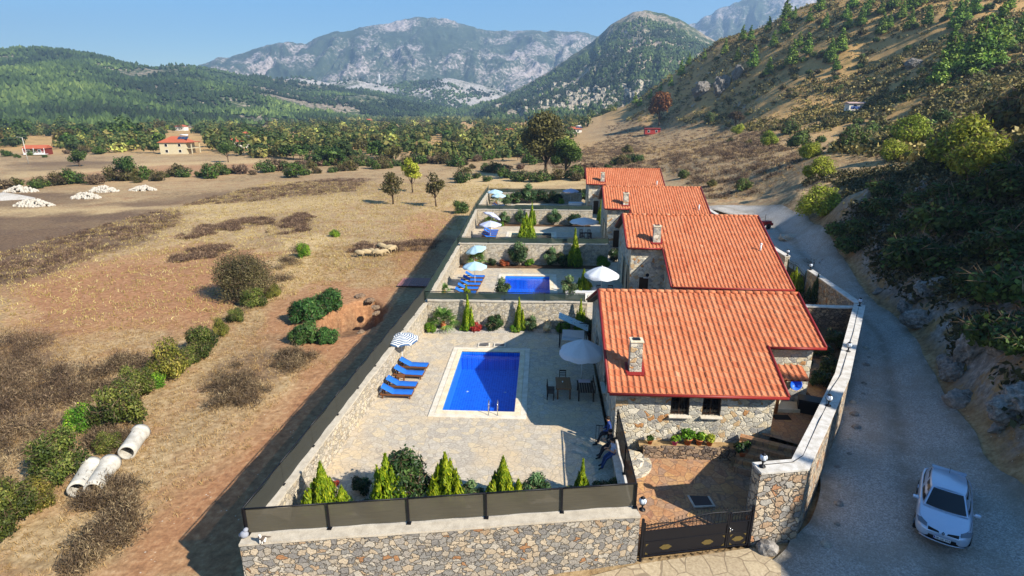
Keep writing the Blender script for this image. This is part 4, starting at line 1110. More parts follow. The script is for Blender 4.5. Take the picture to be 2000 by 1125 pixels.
thicket('thorn_brush', [pxpoly(p) for p in ([(-80, 690), (60, 670), (130, 715), (120, 830), (60, 900), (-80, 960)], [(150, 735), (250, 690), (330, 720), (220, 800), (150, 780)], [(60, 1000), (150, 930), (230, 985), (180, 1125), (90, 1125)], [(380, 770), (470, 700), (590, 690), (600, 730), (470, 790), (400, 800)], [(200, 830), (180, 850), (200, 905), (235, 890)], [(420, 650), (480, 600), (560, 560), (600, 480), (580, 480), (500, 590)])], 130, 'brown dry thorn brush in the near field', 201)
thicket('tall_dry_thicket', [pxpoly([(-100, 680), (70, 665), (135, 720), (115, 850), (-100, 900)])], 230, 'tall dry thicket at the left edge of the near field', 205, (.6, 1.3), (1.0, 1.9), 200, .3, L_THORN)
thicket('field_scrub', SCRUB[:6] + SCRUB[8:9], 560, 'low brown scrub in the fallow fields', 202, (.4, 1.1), (.25, .6), 46, .42, L_THORN, (.035, .07), 7)
thicket('meadow_scrub', [pxpoly(q, 0) for q in ([(1150, 330), (1500, 300), (1560, 400), (1400, 400), (1310, 340)], [(1000, 290), (1250, 262), (1250, 330), (1150, 335)], [(1180, 262), (1450, 262), (1450, 305), (1180, 320)])], 800, 'brown dry scrub in the meadow behind the villas', 206, (.6, 2.0), (.35, 1.0), 70, .4, L_THORN, (.05, .11), 7)
thicket('hillfoot_scrub', [pxpoly(q, 8) for q in ([(1560, 300), (1700, 265), (1990, 270), (1990, 320), (1700, 340), (1640, 380), (1590, 400)],)], 420, 'reddish dry scrub on the meadow at the hill foot', 207, (.5, 1.4), (.3, .9), 60, .4, L_THORN, (.03, .07), 7)
brush('dry_grass', [pxpoly([(-100, 1140), (-100, 640), (400, 640), (600, 480), (860, 480), (640, 760), (330, 1140)])], 11000, 9, .2, .16, L_STRAW, 'tufts of dry straw grass in the near field', 203, 1.2, (.012, .03), 9, lambda x, y: outside(x, y) & ~(inpoly(x, y, SOIL[1]) & (vnoise(x * .8, y * .8, 7) > .25)) & ~inpoly(x, y, SOIL[0]))
brush('meadow_grass', [pxpoly([(1140, 350), (1140, 270), (1520, 262), (1560, 400), (1400, 405), (1310, 345)], 0)], 9000, 6, .28, .3, L_STRAW, 'tufts of dry straw grass in the meadow behind the villas', 208, 1.0, (.06, .13), 6, outside)
brush('far_dry_grass', [pxpoly([(-100, 640), (400, 640), (860, 470), (1000, 360), (-100, 345)])], 9000, 6, .25, .3, L_STRAW, 'tufts of dry grass farther out in the field', 204, 1.0, (.04, .08), 6, outside)
purge()

# ================================================================= VILLA COMPOUND
Z2 = .7                          # level of the upper three terraces

def wall_run(m, pts, thick, z0, z1, cop=.0, side=1, m_body=0, m_cop=1, coph=.09, over=.05, jag=.0):
    """masonry wall along a polyline; z1 list of top heights; coping slab on top"""
    n = len(pts); pts = [Vector((p[0], p[1], 0)) for p in pts]; offs = []
    for i in range(n):
        d0 = (pts[i] - pts[i - 1]).normalized() if i else (pts[1] - pts[0]).normalized()
        d1 = (pts[i + 1] - pts[i]).normalized() if i < n - 1 else d0
        d = (d0 + d1).normalized(); c = max(.35, d.dot(d0))
        offs.append(Vector((d.y, -d.x, 0)) / c)
    z1 = z1 if isinstance(z1, (list, tuple)) else [z1] * n
    z0 = z0 if isinstance(z0, (list, tuple)) else [z0] * n
    def strip(h, a, b, mat):
        vs = []
        for i in range(n):
            L, Rr_ = pts[i] - offs[i] * h, pts[i] + offs[i] * h
            vs += [(L.x, L.y, a[i]), (Rr_.x, Rr_.y, a[i]), (Rr_.x, Rr_.y, b[i]), (L.x, L.y, b[i])]
        fs = []
        for i in range(n - 1):
            k = i * 4
            for j in range(4): fs.append((k + j, k + (j + 1) % 4, k + 4 + (j + 1) % 4, k + 4 + j))
        fs += [(3, 2, 1, 0), (4 * n - 4, 4 * n - 3, 4 * n - 2, 4 * n - 1)]
        m.add(vs, [f[::-1] for f in fs], mat)
    strip(thick / 2, z0, z1, m_body)
    if cop: strip(thick / 2 + over, [z + .0 for z in z1], [z + coph for z in z1], m_cop)

def dens(pts, step):
    out = []
    for a, b in zip(pts[:-1], pts[1:]):
        L = math.dist(a[:2], b[:2]); k = max(1, round(L / step))
        for i in range(k): out.append(tuple(a[j] + (b[j] - a[j]) * i / k for j in range(len(a))))
    out.append(tuple(pts[-1])); return out

WT = 1.22                        # top of the front wall
# --- front and left perimeter wall
def stone_wall(name, label, pts, thick, z0, mats, jit=.03, step=1.2, coph=.09, over=.05):
    p = dens(pts, step); rj = random.Random(len(label))
    root = empty(name, (p[0][0], p[0][1], 0), 0, label, 'wall')
    m = MB(); wall_run(m, p, thick, z0 if not isinstance(z0, (list, tuple)) else z0, [q[2] + rj.uniform(-jit, jit) for q in p])
    o = m.build('wall', mats[0], root); o.location = (-p[0][0], -p[0][1], 0)
    rj = random.Random(len(label))
    m = MB(); zz = [q[2] + rj.uniform(-jit, jit) for q in p]
    wall_run(m, p, thick + 2 * over, [z + .001 for z in zz], [z + coph for z in zz])
    o = m.build('coping', mats[1], root); o.location = (-p[0][0], -p[0][1], 0)
    return root
FRONTW = [(-10.75, 16.55, WT), (3.95, 18.85, WT)]
stone_wall('front_wall', 'high rubble stone wall with grey cement top along the front of the nearest villa', FRONTW, .5, -3.2, (M_WALL, M_COPING))
stone_wall('side_wall', 'long stone wall dividing the villa terraces from the dry field', [(-10.62, 16.95, WT), (-8.95, 41.3, 1.95), (-8.75, 58, 2.6), (-9.4, 80.5, 2.7), (-9.4, 100.8, 2.7)], .42, -3.2, (M_WALL_IN, M_COPING))
stone_wall('terrace_wall', 'rubble wall behind the nearest pool terrace with palms and cypresses before it', [(-8.7, 41.5, 2.15), (3.6, 41.6, 2.15)], .4, -1.5, (M_WALL_IN, M_COPING))
stone_wall('terrace_wall', 'rubble wall behind the second pool terrace with a red shrub before it', [(-8.5, 58.2, Z2 + 2.15), (7.0, 58.4, Z2 + 2.15)], .4, -.5, (M_WALL_IN, M_COPING))
stone_wall('terrace_wall', 'rubble wall behind the third pool terrace, smallest of the cross walls', [(-9.15, 80.7, Z2 + 2.0), (7.2, 80.7, Z2 + 2.0)], .4, -.5, (M_WALL_IN, M_COPING))
stone_wall('terrace_wall', 'far end wall behind the last terrace, hidden by shrubs', [(-9.2, 100.9, Z2 + 1.6), (7.0, 100.9, Z2 + 1.6)], .4, -.5, (M_WALL_IN, M_COPING))
stone_wall('yard_wall', 'shaded stone wall between the yards of the first and second villa', [(14.9, 41.2, 2.35), (22.7, 40.2, 2.55)], .4, -1.0, (M_DARKSTONE, M_WHITECOP))
# low parapet between terrace and entrance yard
stone_wall('parapet_wall', 'low whitewashed parapet under the people at the terrace edge', [(3.72, 19.15, .62), (3.72, 24.95, .62)], .34, -1.5, (M_WALL_IN, M_WHITECOP))
# road side wall with the big gate pier
rw = [(8.72, 20.0, 2.55), (10.55, 20.32, 2.55), (12.9, 23.7, 2.6), (16.15, 28.45, 2.68), (23.05, 40.15, 2.75)]
stone_wall('road_wall', 'whitewashed stone wall curving along the gravel road from gate pier to yard corner', rw, .62, -1.7, (M_WARMWALL, M_WHITECOP), .02, .8)
stone_wall('road_wall', 'narrow stone wall along the road beside the second villa yard', [(23.15, 40.5, 2.75), (23.55, 49.3, 2.85)], .42, -.4, (M_WARMWALL, M_WHITECOP), .01)
stone_wall('road_wall', 'pale stone wall along the road beyond the second gate', [(23.5, 54.0, 2.9), (23.5, 75, 2.9), (23.5, 100, 2.9)], .42, -.4, (M_WALL_IN, M_WHITECOP), .01)

# --- paved sheets
def sheet(name, outer, holes, z, mat, label, zf=None):
    polys = [[Vector((x, y, 0)) for x, y in outer]] + [[Vector((x, y, 0)) for x, y in h] for h in holes]
    tri = tessellate_polygon(polys); flatp = [p for q in polys for p in q]
    V = [(p.x, p.y, zf(p.x, p.y) if zf else z) for p in flatp]
    F = []
    for t in tri:
        a, b2, c = (flatp[i] for i in t)
        F.append(t if (b2 - a).cross(c - a).z > 0 else t[::-1])
    o = MB().add(V, F).build(name, mat); return tag(o, label, kind='structure')

POOLS = [(-5.45, 28.4, 4.1, 8.3, 0.0), (-3.45, 46.2, 4.3, 7.4, Z2), (-3.9, 68.3, 5.2, 6.0, Z2), (-4.6, 92.0, 5.0, 5.6, Z2)]
def rect(x, y, w, d, e=0): return [(x - e, y - e), (x + w + e, y - e), (x + w + e, y + d + e), (x - e, y + d + e)]
sheet('terrace_paving', [(-10.45, 17.05), (3.6, 19.2), (3.6, 25.3), (3.6, 41.4), (-8.78, 41.4)], [rect(*POOLS[0][:4], .02)], 0, M_PAVE, 'crazy paved pool terrace of the nearest villa')
sheet('terrace_paving', [(-8.75, 41.7), (8.6, 41.7), (8.6, 58.3), (-8.55, 58.3)], [rect(*POOLS[1][:4], .02)], Z2, M_PAVE, 'crazy paved pool terrace of the second villa')
sheet('terrace_paving', [(-8.55, 58.4), (8.6, 58.4), (8.6, 80.6), (-9.2, 80.6)], [rect(*POOLS[2][:4], .02)], Z2, M_PAVE, 'crazy paved pool terrace of the third villa')
sheet('terrace_paving', [(-9.2, 80.8), (8.6, 80.8), (8.6, 100.8), (-9.2, 100.8)], [rect(*POOLS[3][:4], .02)], Z2, M_PAVE, 'crazy paved pool terrace of the farthest villa')
def cyz(x, y): return -.05 - .75 * min(1, max(0, (24.6 - y) / 5.6))
sheet('entrance_yard', [(3.9, 18.95), (8.5, 19.75), (8.5, 20.2), (10.4, 20.6), (12.6, 23.8), (12.5, 24.7), (3.9, 24.7)], [], 0, M_YARD, 'rust coloured stone yard behind the black gate', cyz)
sheet('entrance_path', [(11.0, 25.2), (12.75, 24.2), (16.0, 28.6), (19.5, 34.5), (15.2, 34.5), (15.2, 28.3), (11.35, 28.3)], [], 1.0, M_YARD, 'rust coloured path to the house door')
M_SOIL = render_mat('garden_soil', '#4a3626', '#6b5138', 1.5)
sheet('yard_soil', [(15.1, 28.7), (16.0, 28.8), (22.7, 40.0), (15, 41.0)], [], .96, M_SOIL, 'dark planted soil between house and road wall')
sheet('yard_soil', [(8.6, 41.7), (22.8, 40.8), (23.3, 49.5), (23.3, 100.5), (8.6, 100.8)], [], Z2 - .05, M_SOIL, 'dark yard soil beside the upper villas')
def pebble_mat(name):
    b = NB(name); v = b.pos(); c = b.sep(b.vor(v, 17))[0]; d = b.vor(v, 17, 'DISTANCE_TO_EDGE', 'Distance')
    col = b.mix(b.sstep(d, .02, .12), '#6b655c', b.ramp(c, [(0, '#a9a298'), (.5, '#c8c1b5'), (1, '#dcd6cb')]))
    return b.end(col, .85, b.bump(d, .9, .05))
M_PEB = pebble_mat('white_pebbles')
sheet('pebble_bed', [(-10.3, 17.2), (3.5, 19.35), (3.5, 20.6), (-1.5, 21.2), (-6, 21.0), (-10.1, 19.9)], [], .012, M_PEB, 'white pebble bed along the front wall')
sheet('pebble_bed', [(-8.7, 39.9), (-4, 40.3), (0, 40.6), (3.5, 40.3), (3.5, 41.3), (-8.75, 41.28)], [], .012, M_PEB, 'white pebble bed at the foot of the back wall')
sheet('flower_bed', [(-8.5, 56.4), (6.9, 56.6), (6.9, 58.0), (-8.5, 57.98)], [], Z2 + .012, M_SOIL, 'planted bed at the foot of the second terrace wall')
sheet('flower_bed', [(-9.1, 78.8), (6.9, 78.8), (6.9, 80.4), (-9.1, 80.4)], [], Z2 + .012, M_SOIL, 'planted bed at the foot of the third terrace wall')
apr = [(0.6, 17.3), (3.9, 18.45), (8.9, 19.6), (9.6, 18.6), (8.8, 16.6), (4.5, 15.6), (1.8, 16.2)]
sheet('entrance_apron', apr, [], 0, paving('apron_concrete', 1.1, [(0, '#a8987f'), (.5, '#b5a58a'), (1, '#9b8a72')], '#7d6d58', .03), 'concrete and stone apron in front of the gate', lambda x, y: max(hz(x, y) + .07, -1.05 + .03 * (y - 16)))

# --- pools
def mosaic(name, c1, c2, grout):
    b = NB(name); v = b.pos()
    br = b.n('ShaderNodeTexBrick'); br.offset = 0; b.put(br.inputs['Vector'], b.mapv(v, (1, 1, 1)))
    for k, val in (('Scale', 1.0), ('Brick Width', .16), ('Row Height', .16), ('Mortar Size', .012)): br.inputs[k].default_value = val
    br.inputs['Color1'].default_value = lin(c1); br.inputs['Color2'].default_value = lin(c2); br.inputs['Mortar'].default_value = lin(grout)
    n = b.noise(v, 6, 3)
    return b.end(b.mix(b.sstep(n, .35, .7, 0, .35), br.outputs[0], c2), .4)
M_MOSB = mosaic('blue_pool_mosaic', '#0c57b4', '#1b74cc', '#3f8fd8')
M_MOSD = mosaic('dark_pool_mosaic', '#3a5560', '#48646c', '#64808a')
def water_mat(name, tint):
    b = NB(name); b.nt.nodes.remove(b.p)
    tr = b.n('ShaderNodeBsdfTransparent'); tr.inputs[0].default_value = lin(tint)
    gl = b.n('ShaderNodeBsdfGlossy'); gl.inputs['Roughness'].default_value = .02
    lw = b.n('ShaderNodeLayerWeight')
    bp = b.bump(b.noise(b.pos(), 3.0, 4, .6), .35, .05)
    b.nt.links.new(bp, gl.inputs['Normal']); b.nt.links.new(bp, lw.inputs['Normal'])
    fac = b.math('MULTIPLY_ADD', b.math('POWER', lw.outputs['Facing'], 5.0), .9, .035)
    mx = b.n('ShaderNodeMixShader'); b.nt.links.new(fac, mx.inputs[0]); b.nt.links.new(tr.outputs[0], mx.inputs[1]); b.nt.links.new(gl.outputs[0], mx.inputs[2])
    b.nt.links.new(mx.outputs[0], b.out.inputs[0]); MATS[name] = b.mat; return b.mat
M_WATER = water_mat('clear_pool_water', '#cfe0ff'); M_WATERG = water_mat('green_pool_water', '#9fb9b4')
PL = ['blue rectangular swimming pool of the nearest villa, half in shade', 'blue swimming pool of the second villa behind the first cross wall', 'dull green swimming pool of the third villa', 'grey swimming pool of the farthest villa']
for i, (x, y, w, d, z) in enumerate(POOLS):
    root = empty('swimming_pool', (x + w / 2, y + d / 2, z), 0, PL[i], 'pool')
    hw, hd = w / 2, d / 2
    m = MB(); dp = 1.15
    V = [(-hw, -hd, .02), (hw, -hd, .02), (hw, hd, .02), (-hw, hd, .02), (-hw, -hd, -dp), (hw, -hd, -dp), (hw, hd, -dp), (-hw, hd, -dp)]
    m.add(V, [(4, 5, 6, 7), (0, 1, 5, 4)[::-1], (1, 2, 6, 5)[::-1], (2, 3, 7, 6)[::-1], (3, 0, 4, 7)[::-1]])
    m.box((0, hd - .22, -dp / 2 - .15), (w - .02, .42, dp - .3))      # bench step at the far end
    m.build('basin', M_MOSB if i < 2 else M_MOSD, root)
    MB().add([(-hw, -hd, -.12), (hw, -hd, -.12), (hw, hd, -.12), (-hw, hd, -.12)], [(0, 1, 2, 3)]).build('water', M_WATER if i < 2 else M_WATERG, root)
    for nm, e0, e1, zt, mt in (('inner_coping', 0, .34, .07, M_TRAV), ('outer_coping', .345, .68, .05, M_TRAVW)):
        m = MB()
        for sx, sy, lx, ly in ((0, -1, w + 2 * e1, e1 - e0), (0, 1, w + 2 * e1, e1 - e0), (-1, 0, e1 - e0, d + 2 * e0 - .004), (1, 0, e1 - e0, d + 2 * e0 - .004)):
            m.rbox((sx * (hw + (e0 + e1) / 2), sy * (hd + (e0 + e1) / 2), zt - .05), (lx, ly, .1), .012)
        m.build(nm, mt, root)
    if i < 2:
        for sx in (.22, .72):
            m = MB(); X0 = hw - 1.35 + sx - .3
            m.tube([(X0, -hd - .42, .05), (X0, -hd - .42, .62), (X0, -hd - .32, .8), (X0, -hd - .12, .84), (X0, -hd + .05, .72), (X0, -hd + .09, .4), (X0, -hd + .09, -.9)], .022, 8)
            m.tube([(X0, -hd - .42, .05), (X0, -hd - .42, .055)], .05, 8)
            m.build('ladder_rail', M_STEEL, root)
        m = MB()
        for k in range(3): m.rbox((hw - 1.35 + .47 - .3, -hd + .09, -.25 - .27 * k), (.5, .08, .03), .01)
        m.build('ladder_step', M_STEEL, root)
    for lx in (-.3, .3):
        MB().lathe([(.0, .0), (.09, .0), (.09, .015), (0, .02)], (lx * w, hd * .1, -dp + .001), 10).build('pool_lamp', M_WHITE, root)

# --- shade net fences: posts, rail and net panels
def net_fence(label, pts, h, nets, step=2.4, mat=M_NET, post=M_BLACK, group=None, sag=.05, side=0, r=.03):
    p = dens(pts, step)
    root = empty('net_fence', (p[0][0], p[0][1], p[0][2]), 0, label, 'fence', group); o0 = Vector(p[0])
    rj = random.Random(len(label) + 3)
    for i, q in enumerate(p):
        c = Vector(q) - o0
        m = MB(); m.box((c.x, c.y, c.z + h / 2), (.06, .06, h)); m.box((c.x, c.y, c.z + .012), (.17, .17, .02)); m.build('post', post, root)
    m = MB()
    for a, b2 in zip(p[:-1], p[1:]): m.tube([Vector(a) - o0 + Vector((0, 0, h)), Vector(b2) - o0 + Vector((0, 0, h))], r, 6)
    m.build('top_rail', post, root)
    for a, b2 in zip(p[:-1], p[1:]):
        a, b2 = Vector(a) - o0, Vector(b2) - o0; d = (b2 - a); L = d.length; d.normalize(); nrm_ = Vector((d.y, -d.x, 0)).normalized()
        K, J = 14, 5; V = []
        for i in range(K + 1):
            for j in range(J + 1):
                f, g = i / K, j / J; q = a + d * (L * (.002 + .996 * f)); edge_ = 4 * f * (1 - f)
                bul = math.sin(9 * f + rj.random() * .2 + 3 * g) * .02 * edge_
                V.append(q + nrm_ * (bul + (.036 if side >= 0 else -.05)) + Vector((0, 0, .05 + (h - .08 - sag * edge_ * (.6 + .4 * math.sin(5 * f))) * g)))
        Fq = [(i * (J + 1) + j, (i + 1) * (J + 1) + j, (i + 1) * (J + 1) + j + 1, i * (J + 1) + j + 1) for i in range(K) for j in range(J)]
        m = MB().add(V, Fq, 0, True); m.build('net_panel', mat, root)
    return root
NT = WT + .1
net_fence('olive shade net fence on the front wall before the golden conifers', [(-10.6, 16.75, NT), (3.85, 19.0, NT)], 1.12, 0, 2.9, side=-1)
net_fence('long grey shade net fence on the side wall above the nearest terrace', [(-10.72, 16.85, NT), (-9.0, 41.3, 2.05)], 1.05, 0, 2.7, M_NETS)
net_fence('shade net fence on the side wall beside the second terrace', [(-9.0, 41.4, 2.05), (-8.8, 58, 2.7)], .95, 0, 2.8, M_NETG)
net_fence('shade net fence on the side wall beside the third and farthest terraces', [(-8.8, 58.1, 2.7), (-9.45, 80.5, 2.8), (-9.45, 100.8, 2.8)], .8, 0, 3.0, M_NETG)
net_fence('dark low net fence on top of the wall behind the nearest terrace', [(-8.9, 41.5, 2.25), (3.4, 41.6, 2.25)], .62, 0, 3.0, M_NETG)
net_fence('green low net fence on top of the wall behind the second terrace', [(-8.7, 58.2, Z2 + 2.25), (7.0, 58.4, Z2 + 2.25)], .62, 0, 3.0, M_NETG)
net_fence('green low net fence on top of the wall behind the third terrace', [(-9.3, 80.7, Z2 + 2.1), (7.1, 80.7, Z2 + 2.1)], .62, 0, 3.2, M_NETG)
net_fence('green net fence on the far end wall behind the last terrace', [(-9.3, 100.9, Z2 + 1.7), (6.8, 100.9, Z2 + 1.7)], .7, 0, 3.2, M_NETG)
net_fence('short black net fence on the parapet behind the standing people', [(3.86, 19.15, .72), (3.86, 24.9, .72)], 1.6, 0, 2.9, net_mat('black_shade_net', '#191a1b', '#121314'))

# ================================================================= HOUSES
def tile_roof(width, length, pitch, keep=None, tw=.295, cl=.36, seed=1, m=None):
    """one tiled slope: local x along the eave, y up the slope (plan length), z up. Barrels run up the slope, courses step down"""
    r = np.random.default_rng(seed)
    ncol = max(1, round(width / tw)); tw = width / ncol
    sl = length / math.cos(math.atan(pitch)); ncs = max(1, round(sl / cl)); dy = length / ncs
    S = 8; prof = []
    for k in range(S + 1):
        t = k / S
        prof.append(.062 * math.sin(math.pi * (t - .02) / .56) if .02 <= t <= .58 else (-.012 * math.sin(math.pi * (t - .58) / .42) if t > .58 else 0))
    prof = np.array(prof); px_ = np.arange(S + 1) / S * tw
    ii, jj = np.meshgrid(np.arange(ncol), np.arange(ncs), indexing='ij'); ii, jj = ii.ravel(), jj.ravel()
    if keep is not None:
        k = np.array([keep((i + .5) * tw, (j + .5) * dy) for i, j in zip(ii, jj)]); ii, jj = ii[k], jj[k]
    n = len(ii); jit = r.normal(0, .006, n); jx = r.normal(0, .006, n)
    rows = []
    for f, up in ((0, -.035), (0, .048), (1.04, .012)):
        y = (jj + f) * dy
        x = ii[:, None] * tw + px_[None] + jx[:, None]
        z = (y * pitch)[:, None] + prof[None] + up + jit[:, None]
        rows.append(np.stack([x, np.broadcast_to(y[:, None], x.shape), z], -1))
    V = np.stack(rows, 1).reshape(-1, 3)                     # n,3,S+1
    base = (np.arange(n) * 3 * (S + 1))[:, None, None]
    q = []
    for rr0 in (0, 1):
        a = rr0 * (S + 1) + np.arange(S)
        q.append(np.stack([a, a + 1, a + S + 2, a + S + 1], -1))
    q = np.concatenate(q)[None] + base
    tint = np.clip(r.normal(.5, .17, n), 0, 1)
    return V, q.reshape(-1, 4), np.repeat(tint, 2 * S)

def join(parts):
    V, F, T, o = [], [], [], 0
    for v, f, t in parts: V.append(v); F.append(f + o); T.append(t); o += len(v)
    return np.concatenate(V), np.concatenate(F), np.concatenate(T)

def house(label, origin, rz, L, Df, Db, notch, z_e, pitch, chim, front_win=(), notch_left=True, wall_h=3.0, base=0.0, arches=False, vent=None, wall_mat=M_HOUSE, seed=3):
    """origin: front left eave corner of the full slope rectangle (x along ridge). notch=(width, depth): the part of the front slope cut away."""
    root = empty('stone_villa', origin, rz, label, 'house')
    nw, nd = notch; R = root
    inn = (lambda x, y: not (x < nw and y < nd)) if notch_left else (lambda x, y: not (x > L - nw and y < nd))
    V, F, T = tile_roof(L, Df, pitch, inn, seed=seed); V = V + np.array([0, 0, z_e])
    V2, F2, T2 = tile_roof(L, Db, pitch, None, seed=seed + 1)
    V2 = np.stack([L - V2[:, 0], Df + Db - V2[:, 1], V2[:, 2] + z_e + pitch * (Df - Db)], -1)
    V, F, T = join([(V, F, T), (V2, F2, T2)])
    rf = np_mesh('roof', V, F, M_TILE, R, smooth=False, fattr=T)
    zr = z_e + pitch * Df
    m = MB(); rj = random.Random(seed)
    k = round(L / .42)
    for i in range(k):                                          # ridge caps
        x0 = L * i / k; m.tube([(x0, Df, zr + .02 + .025), (x0 + L / k * 1.08, Df, zr + .02)], [.13, .105], 8, t=rj.random())
    c = m.build('ridge_cap', M_TILE, rf); KIDS.setdefault(rf.name, [])
    # deck boards under the tiles, eaves boards and gutters
    m = MB()
    def slab(x0, x1, y0, y1):
        zf = lambda y: z_e + pitch * y - .06
        V = [(x0, y0, zf(y0)), (x1, y0, zf(y0)), (x1, y1, zf(y1)), (x0, y1, zf(y1))]
        V += [(a, b2, c2 - .09) for a, b2, c2 in V]
        m.add(V, [(0, 1, 2, 3), (7, 6, 5, 4), (0, 4, 5, 1), (1, 5, 6, 2), (2, 6, 7, 3), (3, 7, 4, 0)])
    if notch_left: slab(nw, L, .03, nd); slab(.03, L, nd + .002, Df)
    else: slab(0, L - nw, .03, nd); slab(0, L - .03, nd + .002, Df)
    zb = z_e + pitch * (Df - Db)
    V = [(0, Df, zr - .06), (L, Df, zr - .06), (L, Df + Db, zb - .06), (0, Df + Db, zb - .06)]; V += [(a, b2, c2 - .09) for a, b2, c2 in V]
    m.add(V, [(0, 1, 2, 3), (7, 6, 5, 4), (0, 4, 5, 1), (1, 5, 6, 2), (2, 6, 7, 3), (3, 7, 4, 0)])
    m.build('roof_deck', M_DKWOOD, R)
    def gut(a, b2, nm='gutter'):
        d = (Vector(b2) - Vector(a)); ang = math.atan2(d.y, d.x); cc = (Vector(a) + Vector(b2)) / 2
        mm_ = MB(); mm_.tube([a, b2], .075, 8); mm_.build(nm, M_REDMETAL, R)
    ze = z_e - .02; zn = z_e + pitch * nd - .02
    if notch_left:
        gut((nw - .02, -.07, ze), (L + .03, -.07, ze)); gut((-.03, nd - .07, zn), (nw - .05, nd - .07, zn))
        gut((nw - .04, 0, ze + .06), (nw - .04, nd, zn + .06), 'verge_trim'); gut((-.04, nd, zn + .06), (-.04, Df, zr + .06), 'verge_trim'); gut((L + .04, 0, ze + .06), (L + .04, Df, zr + .06), 'verge_trim')
    else:
        gut((-.03, -.07, ze), (L - nw + .02, -.07, ze)); gut((L - nw + .05, nd - .07, zn), (L + .03, nd - .07, zn))
        gut((L - nw + .04, 0, ze + .06), (L - nw + .04, nd, zn + .06), 'verge_trim'); gut((-.04, 0, ze + .06), (-.04, Df, zr + .06), 'verge_trim'); gut((L + .04, nd, zn + .06), (L + .04, Df, zr + .06), 'verge_trim')
    gut((-.04, Df, zr + .06), (-.04, Df + Db, zb + .06), 'verge_trim'); gut((L + .04, Df, zr + .06), (L + .04, Df + Db, zb + .06), 'verge_trim')
    # walls follow the roof underside
    e = .38; y1 = Df + Db - e
    under = lambda y: (z_e + pitch * y if y <= Df else z_e + pitch * (2 * Df - y)) - .17
    xl, xr = e, L - e
    def wallpoly(mm_, a, b2, openings=()):
        """vertical wall from a to b2 (plan points), top under the roof, rectangular openings (s0, s1, z0, z1) with a reveal"""
        a, b2 = Vector((*a, 0)), Vector((*b2, 0)); d = b2 - a; Lw = d.length; d.normalize(); n_ = Vector((d.y, -d.x, 0))
        cuts = sorted({0, Lw, *[o[0] for o in openings], *[o[1] for o in openings], *([(Df - a.y) / d.y] if abs(d.y) > .5 and 0 < (Df - a.y) / d.y < Lw else [])})
        for s0, s1 in zip(cuts[:-1], cuts[1:]):
            p, q = a + d * s0, a + d * s1; op = [o for o in openings if o[0] <= s0 + 1e-6 and o[1] >= s1 - 1e-6]
            spans = [(base - .6, op[0][2]), (op[0][3], None)] if op else [(base - .6, None)]
            for z0, z1 in spans:
                mm_.add([(p.x, p.y, z0), (q.x, q.y, z0), (q.x, q.y, under(q.y) if z1 is None else z1), (p.x, p.y, under(p.y) if z1 is None else z1)], [(0, 1, 2, 3)])
        for s0, s1, z0, z1 in openings:
            p, q = a + d * s0, a + d * s1; dn = -n_ * .3
            for A_, B_ in (((p, z0), (p, z1)), ((p, z1), (q, z1)), ((q, z1), (q, z0)), ((q, z0), (p, z0))):
                mm_.add([(A_[0].x, A_[0].y, A_[1]), (B_[0].x, B_[0].y, B_[1]), (B_[0].x + dn.x, B_[0].y + dn.y, B_[1]), (A_[0].x + dn.x, A_[0].y + dn.y, A_[1])], [(0, 1, 2, 3)])
        return a, d, n_
    m = MB(); wins = []
    if notch_left:
        y0m, y0n, xm = e + .05, nd + e, nw + e
        segs = [((xm, y0m), (xr, y0m), 'front'), ((xr, y0m), (xr, y1), 'right'), ((xr, y1), (xl, y1), 'back'), ((xl, y1), (xl, y0n), 'left'), ((xl, y0n), (xm, y0n), 'notch'), ((xm, y0n), (xm, y0m), 'return')]
    else:
        y0m, y0n, xm = e + .05, nd + e, L - nw - e
        segs = [((xl, y0m), (xm, y0m), 'front'), ((xm, y0m), (xm, y0n), 'return'), ((xm, y0n), (xr, y0n), 'notch'), ((xr, y0n), (xr, y1), 'right'), ((xr, y1), (xl, y1), 'back'), ((xl, y1), (xl, y0m), 'left')]
    ops = {k: [w for w in front_win if w[0] == k] for k in ('front', 'right', 'back', 'left', 'notch', 'return')}
    for a, b2, nm in segs:
        A_, d, n_ = wallpoly(m, a, b2, [w[1:5] for w in ops[nm]])
        for w in ops[nm]: wins.append((A_, d, n_, w))
    m.build('wall', wall_mat, R)
    for A_, d, n_, w in wins:
        s0, s1, z0, z1, kind = w[1:6]; c = A_ + d * ((s0 + s1) / 2) - n_ * .2; ang = math.atan2(d.y, d.x); ww, hh = s1 - s0, z1 - z0; zc = (z0 + z1) / 2
        if kind == 'window':
            mm_ = MB()
            for sx in (-1, 1): mm_.box((c.x + d.x * sx * (ww / 2 - .035), c.y + d.y * sx * (ww / 2 - .035), zc), (.07, .08, hh - .002), ang)
            for sz in (-1, 1): mm_.box((c.x, c.y, zc + sz * (hh / 2 - .035)), (ww - .142, .078, .07), ang)
            mm_.box((c.x, c.y, zc), (.05, .07, hh - .142), ang)
            wf = mm_.build('window', M_DKWOOD, R)
            MB().box((c.x - n_.x * .03, c.y - n_.y * .03, zc), (ww - .1, .012, hh - .1), ang).build('pane', M_GLASSDK, wf)
            s_ = A_ + d * ((s0 + s1) / 2) + n_ * .04
            MB().rbox((s_.x, s_.y, z0 - .03), (ww + .16, .3, .07), .01, ang).build('sill', M_TRAVW, wf)
            g = MB(); gc = A_ + d * ((s0 + s1) / 2) - n_ * .06
            for i in range(6):
                q = gc + d * (-ww / 2 + ww * (i + .5) / 6); g.tube([(q.x, q.y, z0 + .01), (q.x, q.y, z1 - .01)], .011, 5)
            for f in (.08, .42, .5, .92):
                p0, p1 = gc - d * (ww / 2 - .005), gc + d * (ww / 2 - .005); g.tube([(p0.x, p0.y, z0 + hh * f), (p1.x, p1.y, z0 + hh * f)], .011, 5)
            g.build('window_grille', M_BLACK, wf)
        else:
